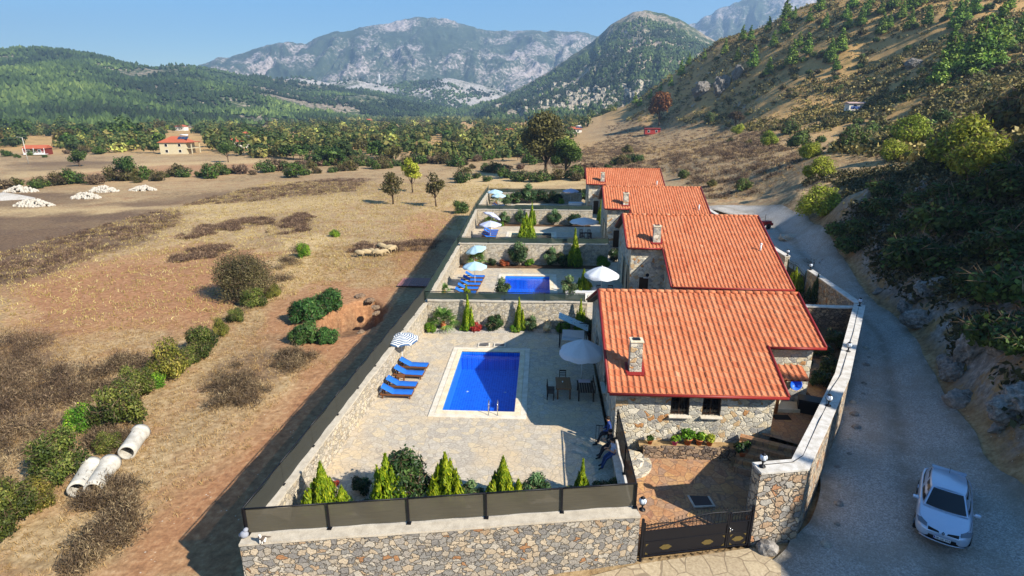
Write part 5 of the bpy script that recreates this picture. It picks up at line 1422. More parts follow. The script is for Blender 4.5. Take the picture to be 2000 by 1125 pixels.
            dd_ = MB(); dd_.box((c.x, c.y, zc), (ww - .02, .06, hh - .02), ang)
            for sx in (-.25, .25):
                for sz in (-.25, .22): q = c + d * (ww * sx) + n_ * .035; dd_.box((q.x, q.y, zc + hh * sz), (ww * .34, .02, hh * .36), ang)
            dr = dd_.build('door', M_DKWOOD, R)
            q = c + d * ww * .38 + n_ * .06
            MB().tube([(q.x, q.y, z0 + 1.0), (q.x + n_.x * .05, q.y + n_.y * .05, z0 + 1.0), (q.x + n_.x * .05 - d.x * .1, q.y + n_.y * .05 - d.y * .1, z0 + 1.0)], .012, 6).build('handle', M_STEEL, dr)
    if arches:                                                   # two porch arches along the left side, shade inside painted as a dark face
        for j in (0, 1):
            ay = y0n + 1.3 + j * 3.0; mm_ = MB(); K = 10; hw_, zs = .95, base + 1.75
            pts_ = [(-hw_, base - .3)] + [(-hw_ * math.cos(math.pi * i / K), zs + hw_ * math.sin(math.pi * i / K)) for i in range(K + 1)] + [(hw_, base - .3)]
            mm_.add([(xl - .012, ay + a_, b_) for a_, b_ in pts_] + [(xl - .16, ay + a_ * 1.16, b_ + (.14 if b_ > zs else 0)) for a_, b_ in pts_], [(i, i + 1, len(pts_) + i + 1, len(pts_) + i) for i in range(len(pts_) - 1)], 1)
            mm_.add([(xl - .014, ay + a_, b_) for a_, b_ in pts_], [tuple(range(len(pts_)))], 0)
            mm_.build('porch_arch', [flat('painted_porch_shade', '#1b1a1d', .9), M_TRAV], R)
    # chimney
    cx, cy, ch = chim; zc = z_e + pitch * cy
    m = MB(); m.box((cx, cy, zc + ch / 2 - .35), (.62, .55, ch + .3), taper=.93)
    cst = m.build('chimney', M_HOUSE, rf)
    cst.parent = R; KIDS[rf.name].remove(cst); KIDS[R.name].append(cst)
    m = MB(); m.rbox((cx, cy, zc + ch - .16), (.66, .6, .09), .015); m.box((cx, cy, zc + ch - .1), (.34, .3, .06), m=1)
    m.build('chimney_cap', [M_TRAV, M_BLACK], cst)
    m = MB(); m.box((cx, cy - .36, zc - .06), (.86, .24, .05), rx=math.atan(pitch)); m.box((cx + .4, cy + .02, zc + .1), (.14, .72, .04), rx=math.atan(pitch)); m.box((cx - .4, cy + .02, zc + .1), (.14, .72, .04), rx=math.atan(pitch))
    m.build('chimney_flashing', M_REDMETAL, cst)
    if vent:
        vx, vy = vent; zv = z_e + pitch * vy
        m = MB(); m.tube([(vx, vy, zv - .05), (vx, vy, zv + .55)], .07, 8); m.lathe([(0, .12), (.13, .02), (.13, 0), (0, 0)], (vx, vy, zv + .58), 10); m.build('vent_pipe', M_WHITE, R)
    return root

W1 = [('front', 2.68, 3.6, 1.85, 3.02, 'window'), ('front', 4.22, 5.12, 1.85, 3.02, 'window'), ('notch', .9, 1.85, 1.22, 3.2, 'door'), ('left', 3.2, 5.0, .02, 2.2, 'door'), ('left', 8.6, 9.8, .9, 2.2, 'window')]
h1 = house('nearest stone villa with orange tiled roof, square chimney and two barred front windows', (3.42, 24.9, 0), 0.0, 11.35, 7.1, 7.6, (2.95, 3.1), 3.2, .412, (1.36, .55 + .9, 1.75), W1, notch_left=False, base=.4, seed=5)
W2 = [('front', 2.0, 3.0, Z2 + 1.0, Z2 + 2.3, 'window'), ('front', 5.4, 6.4, Z2 + 1.0, Z2 + 2.3, 'window'), ('notch', .8, 1.6, Z2 + .02, Z2 + 2.1, 'door')]
def upper(label, x, y, seed, vent=True, L=11.75, ze=3.55):
    return house(label, (x, y, 0), rad(-1.5), L, 9.6, 5.6, (2.85, 4.75), ze, .392, (2.45, 5.65, 1.5), W2, notch_left=True, base=Z2, arches=True, vent=(10.6, 4.6) if vent else None, seed=seed)
h2 = upper('second stone villa with a white vent pipe and notched orange tiled roof', 7.0, 41.5, 15)
h3 = upper('third stone villa, partly hidden behind the second roof', 7.15, 61.2, 25)
h4 = upper('farthest stone villa with the smallest looking orange tiled roof', 6.75, 84.2, 35)

# porch canopy over the house door (part of the first villa)
m = MB(); V, F, T = tile_roof(1.55, 1.05, .32, seed=77); V = V + np.array([8.75, 2.05, 3.12])
np_mesh('door_canopy', V, F, M_TILE, h1, fattr=T)
m.box((9.5, 2.58, 3.2), (1.5, 1.0, .07), rx=math.atan(.32)); m.build('canopy_board', M_REDMETAL, h1)
m = MB(); m.rbox((9.75, 2.95, 1.1), (1.5, .9, .22), .02); m.build('door_step', M_TRAV, h1)
m = MB(); m.box((8.95, 2.2, 2.1), (.12, .12, 2.0)); m.build('canopy_post', M_WOOD, h1)

# ================================================================= GARDEN PLANTS
def make_thuja(seed, w=1.15, h=2.0, n=2600, mat=L_GOLD, spires=9):
    r = np.random.default_rng(seed); L = [(0, 0, h)]
    for i in range(spires):
        a = i * 2.4 + r.uniform(-.3, .3); q = w * .5 * r.uniform(.35, .8)
        L.append((q * math.cos(a), q * math.sin(a), h * (1 - .62 * q / (w * .5)) * r.uniform(.7, 1.12)))
    L = np.array(L); k = r.choice(len(L), n, p=np.r_[.3, np.full(spires, .7 / spires)])
    f = r.uniform(0, 1, n) ** 1.25; R = np.where(k == 0, w * .3, w * .24)
    a = r.uniform(0, 6.283, n); q = R * (np.clip(f * 6, .3, 1)) * (1 - f) ** .8 * np.sqrt(r.uniform(.25, 1, n))
    c = np.stack([L[k, 0] * (1 - f * .15) + q * np.cos(a), L[k, 1] * (1 - f * .15) + q * np.sin(a), .04 + f * L[k, 2]], 1)
    out = np.stack([np.cos(a), np.sin(a), np.full(n, .25)], 1) + r.normal(0, .35, (n, 3))
    up = np.stack([np.cos(a) * .45, np.sin(a) * .45, np.ones(n)], 1) + r.normal(0, .2, (n, 3))
    V, F = quads_at(c, out, r.uniform(.045, .085, n), 3.8, r, up)
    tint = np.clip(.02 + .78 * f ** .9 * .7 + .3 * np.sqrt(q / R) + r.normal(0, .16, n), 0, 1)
    o = np_mesh('golden_conifer', V, F, mat, fattr=tint); HIDE.append(o); return o

def make_palm(seed, n=34, L=1.35, h=.55):
    root = empty('fan_palm'); r = random.Random(seed); m = MB()
    m.tube([(0, 0, -.1), (.02, 0, h * .5), (0, .02, h)], [.16, .19, .14], 9)
    m.build('trunk', M_CLAY, root)
    V, F, T = [], [], []
    for i in range(n):
        a = i * 2.4 + r.uniform(-.2, .2); el = r.uniform(-.1, 1.35); ln = L * r.uniform(.6, 1.0)
        d = Vector((math.cos(a) * math.cos(el), math.sin(a) * math.cos(el), math.sin(el))); s = Vector((-math.sin(a), math.cos(a), 0)); u = s.cross(d)
        hub = Vector((0, 0, h)) + d * ln * .5
        b0 = len(V); V += [Vector((0, 0, h)) - s * .012, Vector((0, 0, h)) + s * .012, hub + s * .012, hub - s * .012]; F.append((b0, b0 + 1, b0 + 2, b0 + 3)); T.append(.6)
        for j in range(13):
            w = (j - 6) / 6 * 1.45; q = d * math.cos(w) + s * math.sin(w); droop = Vector((0, 0, -.18 * ln * r.uniform(.5, 1.3)))
            e = hub + q * ln * .62 * (1 - .22 * abs(w)) + droop; mid = hub.lerp(e, .5) - droop * .25; t = d * -math.sin(w) + s * math.cos(w)
            b0 = len(V); V += [hub - t * .006, hub + t * .006, mid + t * .03, mid - t * .03]; F.append((b0, b0 + 1, b0 + 2, b0 + 3))
            b0 = len(V); V += [mid - t * .03, mid + t * .03, e + t * .004, e - t * .004]; F.append((b0, b0 + 1, b0 + 2, b0 + 3)); T += [r.uniform(.2, 1)] * 2
    np_mesh('crown', np.array([tuple(v) for v in V]), np.array(F), L_PALM, root, fattr=T); HIDE.append(root); return root

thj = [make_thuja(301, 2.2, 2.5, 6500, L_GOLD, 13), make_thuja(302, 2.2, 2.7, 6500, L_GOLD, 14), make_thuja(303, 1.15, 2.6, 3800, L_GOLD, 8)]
gsh = [make_bush('garden_shrub', 1.2, 1.1, 11, 3200, .06, L_GLOSS, 311, 2.2), make_bush('garden_shrub', 1.2, .95, 10, 2800, .06, L_LIME, 312, 2.0), make_bush('oleander_shrub', 1.4, 1.6, 12, 3200, .055, leaf('oleander_leaf', [(0, '#24361c'), (.4, '#3c5630'), (.75, '#62804c'), (1, '#93a874')], .2), 313, 3.4),
       make_bush('red_shrub', 1.2, .6, 8, 1500, .07, L_RED, 314, 2.0)]
bigsh = make_bush('laurel_shrub', 2.2, 3.0, 22, 8000, .085, L_GLOSS, 316, 2.2)

def put(pr, u, v, z, s, label, cat, group=None):
    p = P(u, v, z); pr = pr if isinstance(pr, list) else [pr]
    for lim, top in ((40.95, 43.8), (57.6, 61), (80.1, 84), (100.3, 108)):       # stay on this side of the cross wall
        if lim < p.y < top and p.x < 7.2 and (z == 0) == (lim < 41): p = p * (lim / p.y)
    return place(pr, [(p.x, p.y, z, s)], label, cat, group, smin=1, smax=1)
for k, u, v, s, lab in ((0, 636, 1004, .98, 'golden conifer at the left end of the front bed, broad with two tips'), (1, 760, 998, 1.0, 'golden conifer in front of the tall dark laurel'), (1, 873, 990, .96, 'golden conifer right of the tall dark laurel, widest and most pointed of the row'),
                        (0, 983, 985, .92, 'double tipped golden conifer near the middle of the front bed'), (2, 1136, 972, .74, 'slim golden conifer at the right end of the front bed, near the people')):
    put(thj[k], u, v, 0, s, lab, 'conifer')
put(bigsh, 795, 985, 0, 1.0, 'tall dark laurel shrub, biggest plant of the front bed', 'shrub')
for k, u, v, s, lab in ((0, 708, 962, .8, 'dark rounded shrub with yellow flowers behind the front net'), (2, 922, 985, .75, 'grey green oleander between two golden conifers in the front bed'), (2, 958, 992, .6, 'small oleander touching the double tipped conifer'), (2, 1045, 978, .95, 'oleander shrub standing alone right of the double tipped conifer'),
                        (0, 1170, 972, .8, 'dark shrub behind the slim conifer near the people'), (0, 1115, 975, .7, 'dark low shrub left of the slim conifer'), (0, 1205, 960, .75, 'dark shrub in the shady right corner of the front bed'), (0, 680, 1000, .7, 'dark low shrub beside the left golden conifer'), (1, 604, 955, .4, 'tiny lime plant by the side wall at the front'),
                        (3, 655, 948, .35, 'tiny rust red plant behind the left golden conifer'), (0, 725, 1000, .75, 'dark low shrub between the two left golden conifers'), (2, 812, 1003, .6, 'thin green shrub at the foot of the laurel')):
    put(gsh[k], u, v, 0, s, lab, 'shrub')
palm = make_palm(321)
put(palm, 866, 640, 0, 1.15, 'fan palm against the wall behind the nearest pool', 'palm')
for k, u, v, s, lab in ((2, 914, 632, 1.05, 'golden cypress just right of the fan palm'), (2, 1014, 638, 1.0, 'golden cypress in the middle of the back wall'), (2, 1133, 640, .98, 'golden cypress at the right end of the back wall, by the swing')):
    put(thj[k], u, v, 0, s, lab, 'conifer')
for k, u, v, s, lab in ((1, 841, 648, .85, 'yellow flowering shrub in the left back corner'), (1, 907, 645, .65, 'small lime shrub beside the red shrub at the back wall'), (3, 931, 645, 1.0, 'red low shrub at the back wall of the nearest terrace'), (0, 967, 642, 1.25, 'dark round shrub between the two golden cypresses at the back wall'),
                        (1, 1004, 648, .6, 'small round lime shrub in the pebbles at the back wall'), (2, 1038, 644, .8, 'pale loose shrub beside the clay jars'), (1, 1100, 649, 1.0, 'lime ground shrub behind the swing'), (0, 1150, 646, 1.2, 'dark shrub in the shade behind the swing')):
    put(gsh[k], u, v, 0, s, lab, 'shrub')
# second terrace
put(palm, 931, 512, Z2, 1.15, 'fan palm in the corner behind the second pool', 'palm')
put(palm, 868, 573, Z2, .6, 'small palm beside the net at the front left of the second terrace', 'palm')
for k, u, v, s, lab in ((2, 1122, 513, 1.5, 'tall golden cypress against the second terrace wall'), (0, 1139, 578, .95, 'golden conifer beside the white hot tub'), (0, 1195, 467, .75, 'golden conifer in front of the third villa porch'), (0, 911, 585, .55, 'small golden conifer by the blue loungers of the second terrace')):
    put(thj[k], u, v, Z2, s, lab, 'conifer')
for k, u, v, s, lab in ((3, 986, 518, 1.15, 'bright red round shrub behind the second pool'), (0, 962, 516, .8, 'small dark shrub left of the bright red one'), (2, 1014, 512, 1.7, 'tall grey green shrub right of the bright red one'), (1, 1034, 517, .9, 'lime shrub at the foot of the tall grey green one'), (2, 1076, 512, 1.3, 'grey green shrub against the second wall, left of two'),
                        (0, 1100, 511, 1.5, 'dark tall shrub just left of the tall golden cypress'), (1, 1178, 508, 1.3, 'green shrub at the right end of the second wall'), (0, 1200, 510, 1.4, 'dark shrub in the corner by the second villa'), (2, 982, 582, 1.2, 'oleander in front of the second pool'), (2, 1110, 580, 1.25, 'oleander before the white hot tub')):
    put(gsh[k], u, v, Z2, s, lab, 'shrub')
# third and last terraces
put(palm, 958, 437, Z2, .9, 'small palm at the left end of the third terrace wall', 'palm')
put(palm, 968, 398, Z2, 1.2, 'fan palm in the left corner of the farthest terrace', 'palm')
for k, u, v, s, lab in ((2, 1039, 440, 1.2, 'golden cypress in the middle of the third terrace wall'), (1, 1028, 472, 1.3, 'broad golden conifer beside the green pool'), (2, 1172, 437, 1.25, 'dark leaning cypress at the corner of the third villa'), (0, 1155, 406, .6, 'small golden conifer beside the farthest villa')):
    put(thj[k], u, v, Z2, s, lab, 'conifer')
for k, u, v, s, lab in ((2, 985, 438, 1.2, 'green shrub on the third wall near the tilted parasol'), (2, 1018, 438, 1.4, 'green shrub on the third wall left of its cypress'), (2, 1082, 437, 1.5, 'grey green shrub on the third wall right of its cypress'), (0, 1122, 434, 1.8, 'dark shrub leaning over the right end of the third wall'), (1, 980, 442, .7, 'lime shrub behind the parasols of the third terrace'),
                        (0, 1008, 397, 2.3, 'dark shrub mass on the farthest terrace, left'), (2, 1032, 397, 2.2, 'grey green shrub on the farthest terrace, middle'), (0, 1062, 396, 2.4, 'dark tall shrub on the farthest terrace beside the parasol'), (0, 1085, 394, 2.2, 'dark green round shrub on the farthest terrace'), (1, 1095, 398, 1.2, 'lime shrub before the pool of the farthest terrace'), (0, 1138, 392, 2.3, 'dark tree like shrub at the wall of the farthest villa'),
                        (2, 990, 402, 1.3, 'small oleander by the loungers of the farthest terrace')):
    put(gsh[k], u, v, Z2, s, lab, 'shrub')
# yards on the road side
put(thj[1], 1549, 572, Z2, .85, 'bright golden conifer in the second villa yard', 'conifer')
dkc = make_thuja(304, 1.6, 2.4, 2600, leaf('dark_conifer', [(0, '#14240f'), (.5, '#22391a'), (1, '#3a5426')], .15), 9)
put(dkc, 1590, 590, Z2, 1.0, 'dark broad conifer in the second villa yard beside the road wall', 'conifer')
put(gsh[0], 1630, 602, Z2, 1.3, 'dark shrub in the corner of the second villa yard', 'shrub')
for i, (x, y, s) in enumerate(((16.3, 30.6, 1.1), (17.6, 32.0, 1.4), (18.2, 34.5, 1.2), (16.5, 33.6, 1.0), (20.0, 36.6, 1.3))):
    place([gsh[0]], [(x, y, .95, s)], 'dark shrub in the shaded strip between nearest villa and road wall', 'shrub', 'shrubs between villa and road wall', smin=1, smax=1)
purge()

# ================================================================= TERRACE FURNITURE
def fabric(name, c, stripe=None, var=.08):
    b = NB(name); v = b.coord()
    col = b.hsv(lin(c), .5, 1.0, b.math('MULTIPLY_ADD', b.noise(v, 7, 4), 2 * var, 1 - var))
    if stripe:
        s = b.sep(v); rr2 = b.math('SQRT', b.math('ADD', b.math('MULTIPLY', s[0], s[0]), b.math('MULTIPLY', s[1], s[1])))
        f = b.math('GREATER_THAN', b.math('FRACT', b.math('MULTIPLY', rr2, 7.0)), .5)
        col = b.mix(f, col, stripe)
    tl = b.n('ShaderNodeBsdfTranslucent'); b.put(tl.inputs[0], col); mx = b.n('ShaderNodeMixShader'); mx.inputs[0].default_value = .2
    b.end(col, .85)
    b.nt.links.new(b.p.outputs[0], mx.inputs[1]); b.nt.links.new(tl.outputs[0], mx.inputs[2]); b.nt.links.new(mx.outputs[0], b.out.inputs[0]); return b.mat
F_STRIPE = fabric('striped_canvas', '#e4e4de', '#3f5f86'); F_WHITE = fabric('white_canvas', '#d5d8dc'); F_PALE = fabric('pale_blue_canvas', '#a9c8d8'); F_LILAC = fabric('lilac_white_canvas', '#b9bfd8')
F_FLOWER = None
def flower_fabric():
    b = NB('flowered_canvas'); v = b.coord()
    c = b.vor(v, 6); f = b.sstep(b.vor(v, 6, 'F1', 'Distance'), .3, .22)
    return b.end(b.mix(f, '#b9c9c9', b.mix(.5, '#3d6b78', c)), .85)
F_FLOWER = flower_fabric()

def make_parasol(mat, R=1.05, H=2.1, rise=.42, tilt=0.0, n=8, val=.1, pole=M_WHITE, base=True):
    root = empty('parasol')
    m = MB(); m.tube([(0, 0, .02), (0, 0, H - .05)], .022, 8); m.build('pole', pole, root)
    if base: m = MB(); m.lathe([(0, 0), (.24, 0), (.24, .05), (.08, .09), (.045, .28), (0, .28)], (0, 0, 0), 14); m.build('base', M_CONC, root)
    m = MB(); K = 8; S = n * 4; V = []
    for i in range(K + 1):
        f = i / K
        for j in range(S):
            a = 2 * math.pi * j / S; sc = 1 - .055 * (1 - abs(math.cos(n * a / 2))) * f
            V.append((R * f * sc * math.cos(a), R * f * sc * math.sin(a), H + rise * (1 - f ** 1.35) - .085 * (1 - abs(math.cos(n * a / 2))) * f))
    for j in range(S):
        a = 2 * math.pi * j / S; sc = 1 - .055 * (1 - abs(math.cos(n * a / 2))); ph = .03 if j % 4 == 0 else 0
        V.append((R * sc * math.cos(a) * 1.01, R * sc * math.sin(a) * 1.01, H - val + ph - .085 * (1 - abs(math.cos(n * a / 2)))))
    Fq = [(i * S + j, i * S + (j + 1) % S, (i + 1) * S + (j + 1) % S, (i + 1) * S + j) for i in range(K + 1) for j in range(S)]
    m.add(V, Fq, 0, True); cp = m.build('canopy', mat, root)
    m = MB(); m.ball((0, 0, H + rise + .03), .045, 8, 6); k = m.build('finial', M_WHITE, root)
    m = MB()
    for j in range(n):
        a = 2 * math.pi * j / n; m.tube([(0, 0, H + rise - .06), (R * .5 * math.cos(a), R * .5 * math.sin(a), H + rise * .58 - .04), (R * .96 * math.cos(a), R * .96 * math.sin(a), H - .015)], .008, 4)
    m.build('ribs', M_STEEL, root)
    if tilt:
        T = Matrix.Translation((0, 0, H - .25)) @ Matrix.Rotation(tilt, 4, 'Y') @ Matrix.Translation((0, 0, -(H - .25)))
        for c in root.children if root.children else []: pass
        for c in KIDS[root.name]:
            if c.name.split('.')[0] in ('canopy', 'finial', 'ribs'): c.data.transform(T)
    return root
def parasol(mat, u, v, z, label, R=1.05, H=2.1, **kw):
    r = make_parasol(mat, R, H, **kw); p = P(u, v, z); r.location = (p.x, p.y, z + .004); r.rotation_euler = (0, 0, random.random()); tag(r, label, 'parasol'); return r
parasol(F_STRIPE, 787, 714, 0, 'blue and white striped parasol over the nearest loungers', 1.12, 1.95, rise=.34)
parasol(F_WHITE, 1135, 745, 0, 'large white parasol in the shade by the dining table of the nearest terrace', 1.42, 2.1, rise=.72, val=.24)
parasol(F_PALE, 928, 561, Z2, 'pale blue parasol among the loungers of the second terrace, nearer one', 1.12, 2.0)
parasol(F_PALE, 931, 518, Z2, 'pale blue tilted parasol behind the loungers of the second terrace', 1.1, 1.7, tilt=-.25)
parasol(F_WHITE, 1173, 580, Z2, 'large bright white parasol beside the second villa', 1.5, 2.1, rise=.65, val=.22)
parasol(F_LILAC, 958, 467, Z2, 'white parasol over the blue loungers of the third terrace', 1.4, 1.9)
parasol(F_LILAC, 960, 448, Z2, 'lilac tilted parasol on the third terrace', 1.3, 1.9, tilt=.5)
parasol(F_WHITE, 1140, 466, Z2, 'large white parasol over the table of the third terrace', 1.85, 2.2, rise=.5)
parasol(F_PALE, 967, 400, Z2, 'left white parasol of the pair on the farthest terrace', 1.35, 2.2)
parasol(F_PALE, 974, 407, Z2, 'right white parasol of the pair on the farthest terrace', 1.2, 2.1)
parasol(F_LILAC, 1114, 399, Z2, 'lone parasol beside the farthest villa', 1.4, 2.3)

def make_lounger():
    """x: head at 0, foot at 1.9"""
    root = empty('sun_lounger'); W = .62
    m = MB()
    for sy in (-1, 1): m.rbox((.95, sy * (W / 2 - .03), .27), (1.9, .05, .09), .008)
    for i in range(10): m.box((.75 + i * .12, 0, .3), (.085, W - .12, .025))
    m.rbox((1.875, 0, .27), (.05, W - .11, .09), .008); m.rbox((.03, 0, .27), (.05, W - .11, .09), .008)
    m.build('frame', M_WOOD, root)
    for x in (.12, 1.75):
        for sy in (-1, 1): MB().rbox((x, sy * (W / 2 - .09), .125), (.07, .06, .25), .008).build('leg', M_WOOD, root)
    ang = rad(30); L = .72; hx = .72
    m = MB(); m.box((hx - L / 2 * math.cos(ang), 0, .31 + L / 2 * math.sin(ang)), (L, W - .1, .03), ry=ang)
    m.tube([(.3, -.2, .3), (.32, -.2, .52)], .015, 5); m.tube([(.3, .2, .3), (.32, .2, .52)], .015, 5); m.build('backrest', M_WOOD, root)
    m = MB(); prof = [(1.88, .37), (.74, .37), (hx - (L + .02) * math.cos(ang), .37 + (L + .02) * math.sin(ang))]
    V = []; K = 16; pp = []
    for i in range(K + 1):
        f = i / K * 2; a, b2 = (prof[0], prof[1]) if f <= 1 else (prof[1], prof[2]); f = f if f <= 1 else f - 1
        pp.append((a[0] + (b2[0] - a[0]) * f, a[1] + (b2[1] - a[1]) * f))
    for i, (x, z) in enumerate(pp):
        dn = .0 if i else .02
        for y, dz in ((-W / 2 + .02, -.03), (-W / 2 + .03, .02), (-.1, .035), (.1, .035), (W / 2 - .03, .02), (W / 2 - .02, -.03)): V.append((x, y, z + dz - (.012 if i in (4, 8, 12) else 0)))
    Fq = [(i * 6 + j, i * 6 + j + 1, (i + 1) * 6 + j + 1, (i + 1) * 6 + j) for i in range(K) for j in range(5)]
    m.add(V, [f[::-1] for f in Fq], 0, True); m.add([V[j] for j in range(6)], [(0, 1, 2, 3, 4, 5)]); m.add([V[K * 6 + j] for j in range(6)], [(5, 4, 3, 2, 1, 0)])
    m.build('cushion', M_BLUE, root)
    return root
lg0 = make_lounger(); used = []
LG = [(-9.32, 29.9, 0, 'blue sun lounger nearest the camera, with a white bundle at its head'), (-9.3, 31.0, 0, 'second blue lounger from the front on the nearest terrace, just before the side table'), (-9.2, 32.55, 0, 'third blue lounger on the nearest terrace, just behind the wooden side table'), (-9.15, 33.75, 0, 'fourth blue lounger, under the far edge of the striped parasol')]
for i in range(5): LG.append((-7.5 + .06 * i, 47.2 + 1.28 * i, Z2, '%s blue lounger from the front on the second terrace' % ('first', 'second', 'third', 'fourth', 'fifth')[i]))
for i in range(4): LG.append((-7.6, 70.4 + 1.3 * i, Z2, '%s blue lounger from the front on the third terrace' % ('first', 'second', 'third', 'fourth')[i]))
LG += [(-8.2, 93.2, Z2, 'blue lounger, nearer of two, on the farthest terrace'), (-8.2, 95.2, Z2, 'blue lounger, farther of two, on the farthest terrace')]
for i, (x, y, z, lab) in enumerate(LG):
    o = lg0 if i == 0 else dup(lg0)
    o.location = (x, y, z + .004); o.rotation_euler = (0, 0, rad(random.uniform(-3, 3) - 1)); tag(o, lab, 'sun lounger', None)
m0 = empty('side_table', (-8.62, 31.85, 0.004), .1, 'small wooden side table between the nearest blue loungers', 'side table')
m = MB()
for i in range(5): m.rbox((0, -.2 + i * .1, .42), (.46, .085, .025), .005)
m.build('top', M_WOOD, m0)
for sx in (-1, 1):
    for sy in (-1, 1): MB().rbox((sx * .18, sy * .18, .2), (.05, .05, .4), .006).build('leg', M_WOOD, m0)
m = MB(); rj = random.Random(4)
for i in range(7): m.ball((rj.uniform(-.16, .16), rj.uniform(-.12, .12), .12 + rj.uniform(0, .12)), (rj.uniform(.12, .18), rj.uniform(.1, .16), rj.uniform(.08, .12)), 10, 7)
o = m.build('towel_bundle', flat('white_towel', '#d9d9d6', .9)); p = P(738, 768, 0); o.location = (p.x, p.y, 0.0); tag(o, 'crumpled white towel bundle beside the nearest lounger', 'towel')

# dining set in the shade
def make_chair(mat):
    root = empty('chair'); m = MB(); m.rbox((0, 0, .45), (.44, .42, .04), .01); m.build('seat', mat, root)
    for sx in (-1, 1):
        MB().rbox((sx * .19, -.18, .215), (.045, .045, .43), .006).build('leg', mat, root)
        MB().tube([(sx * .19, .19, 0), (sx * .19, .19, .45), (sx * .19, .24, .95)], .024, 6).build('leg', mat, root)
    m = MB()
    for z, h in ((.62, .05), (.76, .05), (.91, .09)): m.rbox((0, .2 + (z - .45) * .1, z), (.4, .025, h), .008)
    m.build('backrest', mat, root); return root
tb = empty('dining_table', (1.45, 30.75, .004), .03, 'brown wooden dining table in the house shade, with a small white cup on it', 'table')
m = MB()
for i in range(6): m.rbox((-.375 + i * .15, 0, .735), (.142, 1.5, .035), .006)
m.box((0, 0, .67), (.78, 1.3, .08)); m.build('tabletop', flat('table_wood', '#7a5330', .6, .2, 12), tb)
for sx in (-1, 1):
    for sy in (-1, 1): MB().rbox((sx * .36, sy * .62, .315), (.08, .08, .63), .008).build('leg', M_WOOD, tb)
o = MB().lathe([(0, 0), (.03, 0), (.04, .07), (.035, .07), (.028, .01), (0, .01)], (0, 0, 0), 12).build('cup', M_WHITE); o.location = (1.4, 30.8, .762); tag(o, 'small white cup on the wooden dining table', 'cup')
ch0 = make_chair(M_DKWOOD)
for i, (x, y, rz, lab) in enumerate(((1.45, 31.85, 0, 'dark wooden chair at the far end of the dining table'), (.72, 30.6, 1.57, 'dark wooden chair at the left side of the dining table'), (.7, 30.15, 1.5, 'dark wooden chair at the front left of the dining table'))):
    o = ch0 if i == 0 else dup(ch0); o.location = (x, y, .004); o.rotation_euler = (0, 0, rz); tag(o, lab, 'chair')
# slatted dark bench table under the white parasol, with a folded cloth
bt = empty('slatted_bench', (2.75, 30.7, .004), 0, 'dark slatted garden bench table by the foot of the white parasol', 'bench')
m = MB()
for i in range(7): m.rbox((-.42 + i * .14, -.1, .62), (.115, 1.55, .03), .006)
m.build('slat_top', M_DKWOOD, bt)
for sx in (-1, 1):
    for sy in (-1, 1): MB().rbox((sx * .42, -.1 + sy * .68, .3), (.07, .07, .6), .006).build('leg', M_DKWOOD, bt)
m = MB()
for z in (.8, .95): m.rbox((.5, -.1, z), (.035, 1.5, .1), .008)
for y in (-.8, .6): m.box((.5, y, .78), (.05, .05, .45))
m.build('backrest', M_DKWOOD, bt)
o = MB().rbox((0, 0, .03), (.7, .36, .06), .02).build('folded_cloth', flat('pale_pink_cloth', '#b9a6a8', .9)); o.location = (2.72, 31.2, .642); tag(o, 'folded pale cloth on the dark slatted bench table', 'cloth')
# garden swing with a tilted flowered canopy
sw = empty('garden_swing', (2.4, 38.2, .004), -.1, 'garden swing seat with a tilted flowered canopy, in the shade of the villa', 'garden swing')
for sx in (-1, 1):
    m = MB(); m.tube([(sx * .95, -.55, 0), (sx * .95, 0, 1.75), (sx * .95, .55, 0)], .03, 7); m.tube([(sx * .95, -.55, .03), (sx * .95, .55, .03)], .025, 6); m.build('side_frame', M_BLACK, sw)
MB().tube([(-.97, 0, 1.75), (.97, 0, 1.75)], .03, 7).build('top_bar', M_BLACK, sw)
m = MB(); m.rbox((0, .02, .5), (1.6, .5, .1), .04); m.rbox((0, .28, .8), (1.6, .1, .55), .04, rx=-.25); sc_ = m.build('swing_seat', F_WHITE, sw)
m = MB()
for sx in (-1, 1): m.tube([(sx * .82, 0, 1.74), (sx * .82, -.2, .5)], .012, 5); m.tube([(sx * .82, 0, 1.74), (sx * .82, .26, .7)], .012, 5)
m.build('hanger', M_BLACK, sw)
m = MB(); V = []; K = 10
for i in range(K + 1):
    for j in range(5): x = -1.05 + 2.1 * i / K; y = -.62 + 1.24 * j / 4; V.append((x, y, 1.95 - x * .42 - .18 * abs(y) ** 1.5 - .03 * math.sin(i * 1.9) ** 2))
Fq = [(i * 5 + j, (i + 1) * 5 + j, (i + 1) * 5 + j + 1, i * 5 + j + 1) for i in range(K) for j in range(4)]
m.add(V, Fq, 0, True); m.add([(a, b2, c - .02) for a, b2, c in V], [f[::-1] for f in Fq], 0, True)
m.build('swing_canopy', F_FLOWER, sw)
# floor hatches behind the pool
for u, lab, tl in ((945, 'raised metal hatch behind the nearest pool, left one, ajar', .12), (976, 'closed metal hatch behind the nearest pool, right one', 0)):
    p = P(u, 675, 0); hr = empty('floor_hatch', (p.x, p.y, .004), 0, lab, 'hatch')
    m = MB()
    for sx, sy, lx, ly in ((0, -1, .86, .09), (0, 1, .86, .09), (-1, 0, .09, .5), (1, 0, .09, .5)): m.rbox((sx * .385, sy * .3, .03), (lx, ly, .06), .008)
    m.build('frame', M_TRAVW, hr)
    MB().rbox((0, 0, .05 + tl * .4), (.66, .48, .02), .005, ry=-tl).build('hatch_lid', flat('grey_metal_lid', '#5f5d5c', .5, .15), hr)
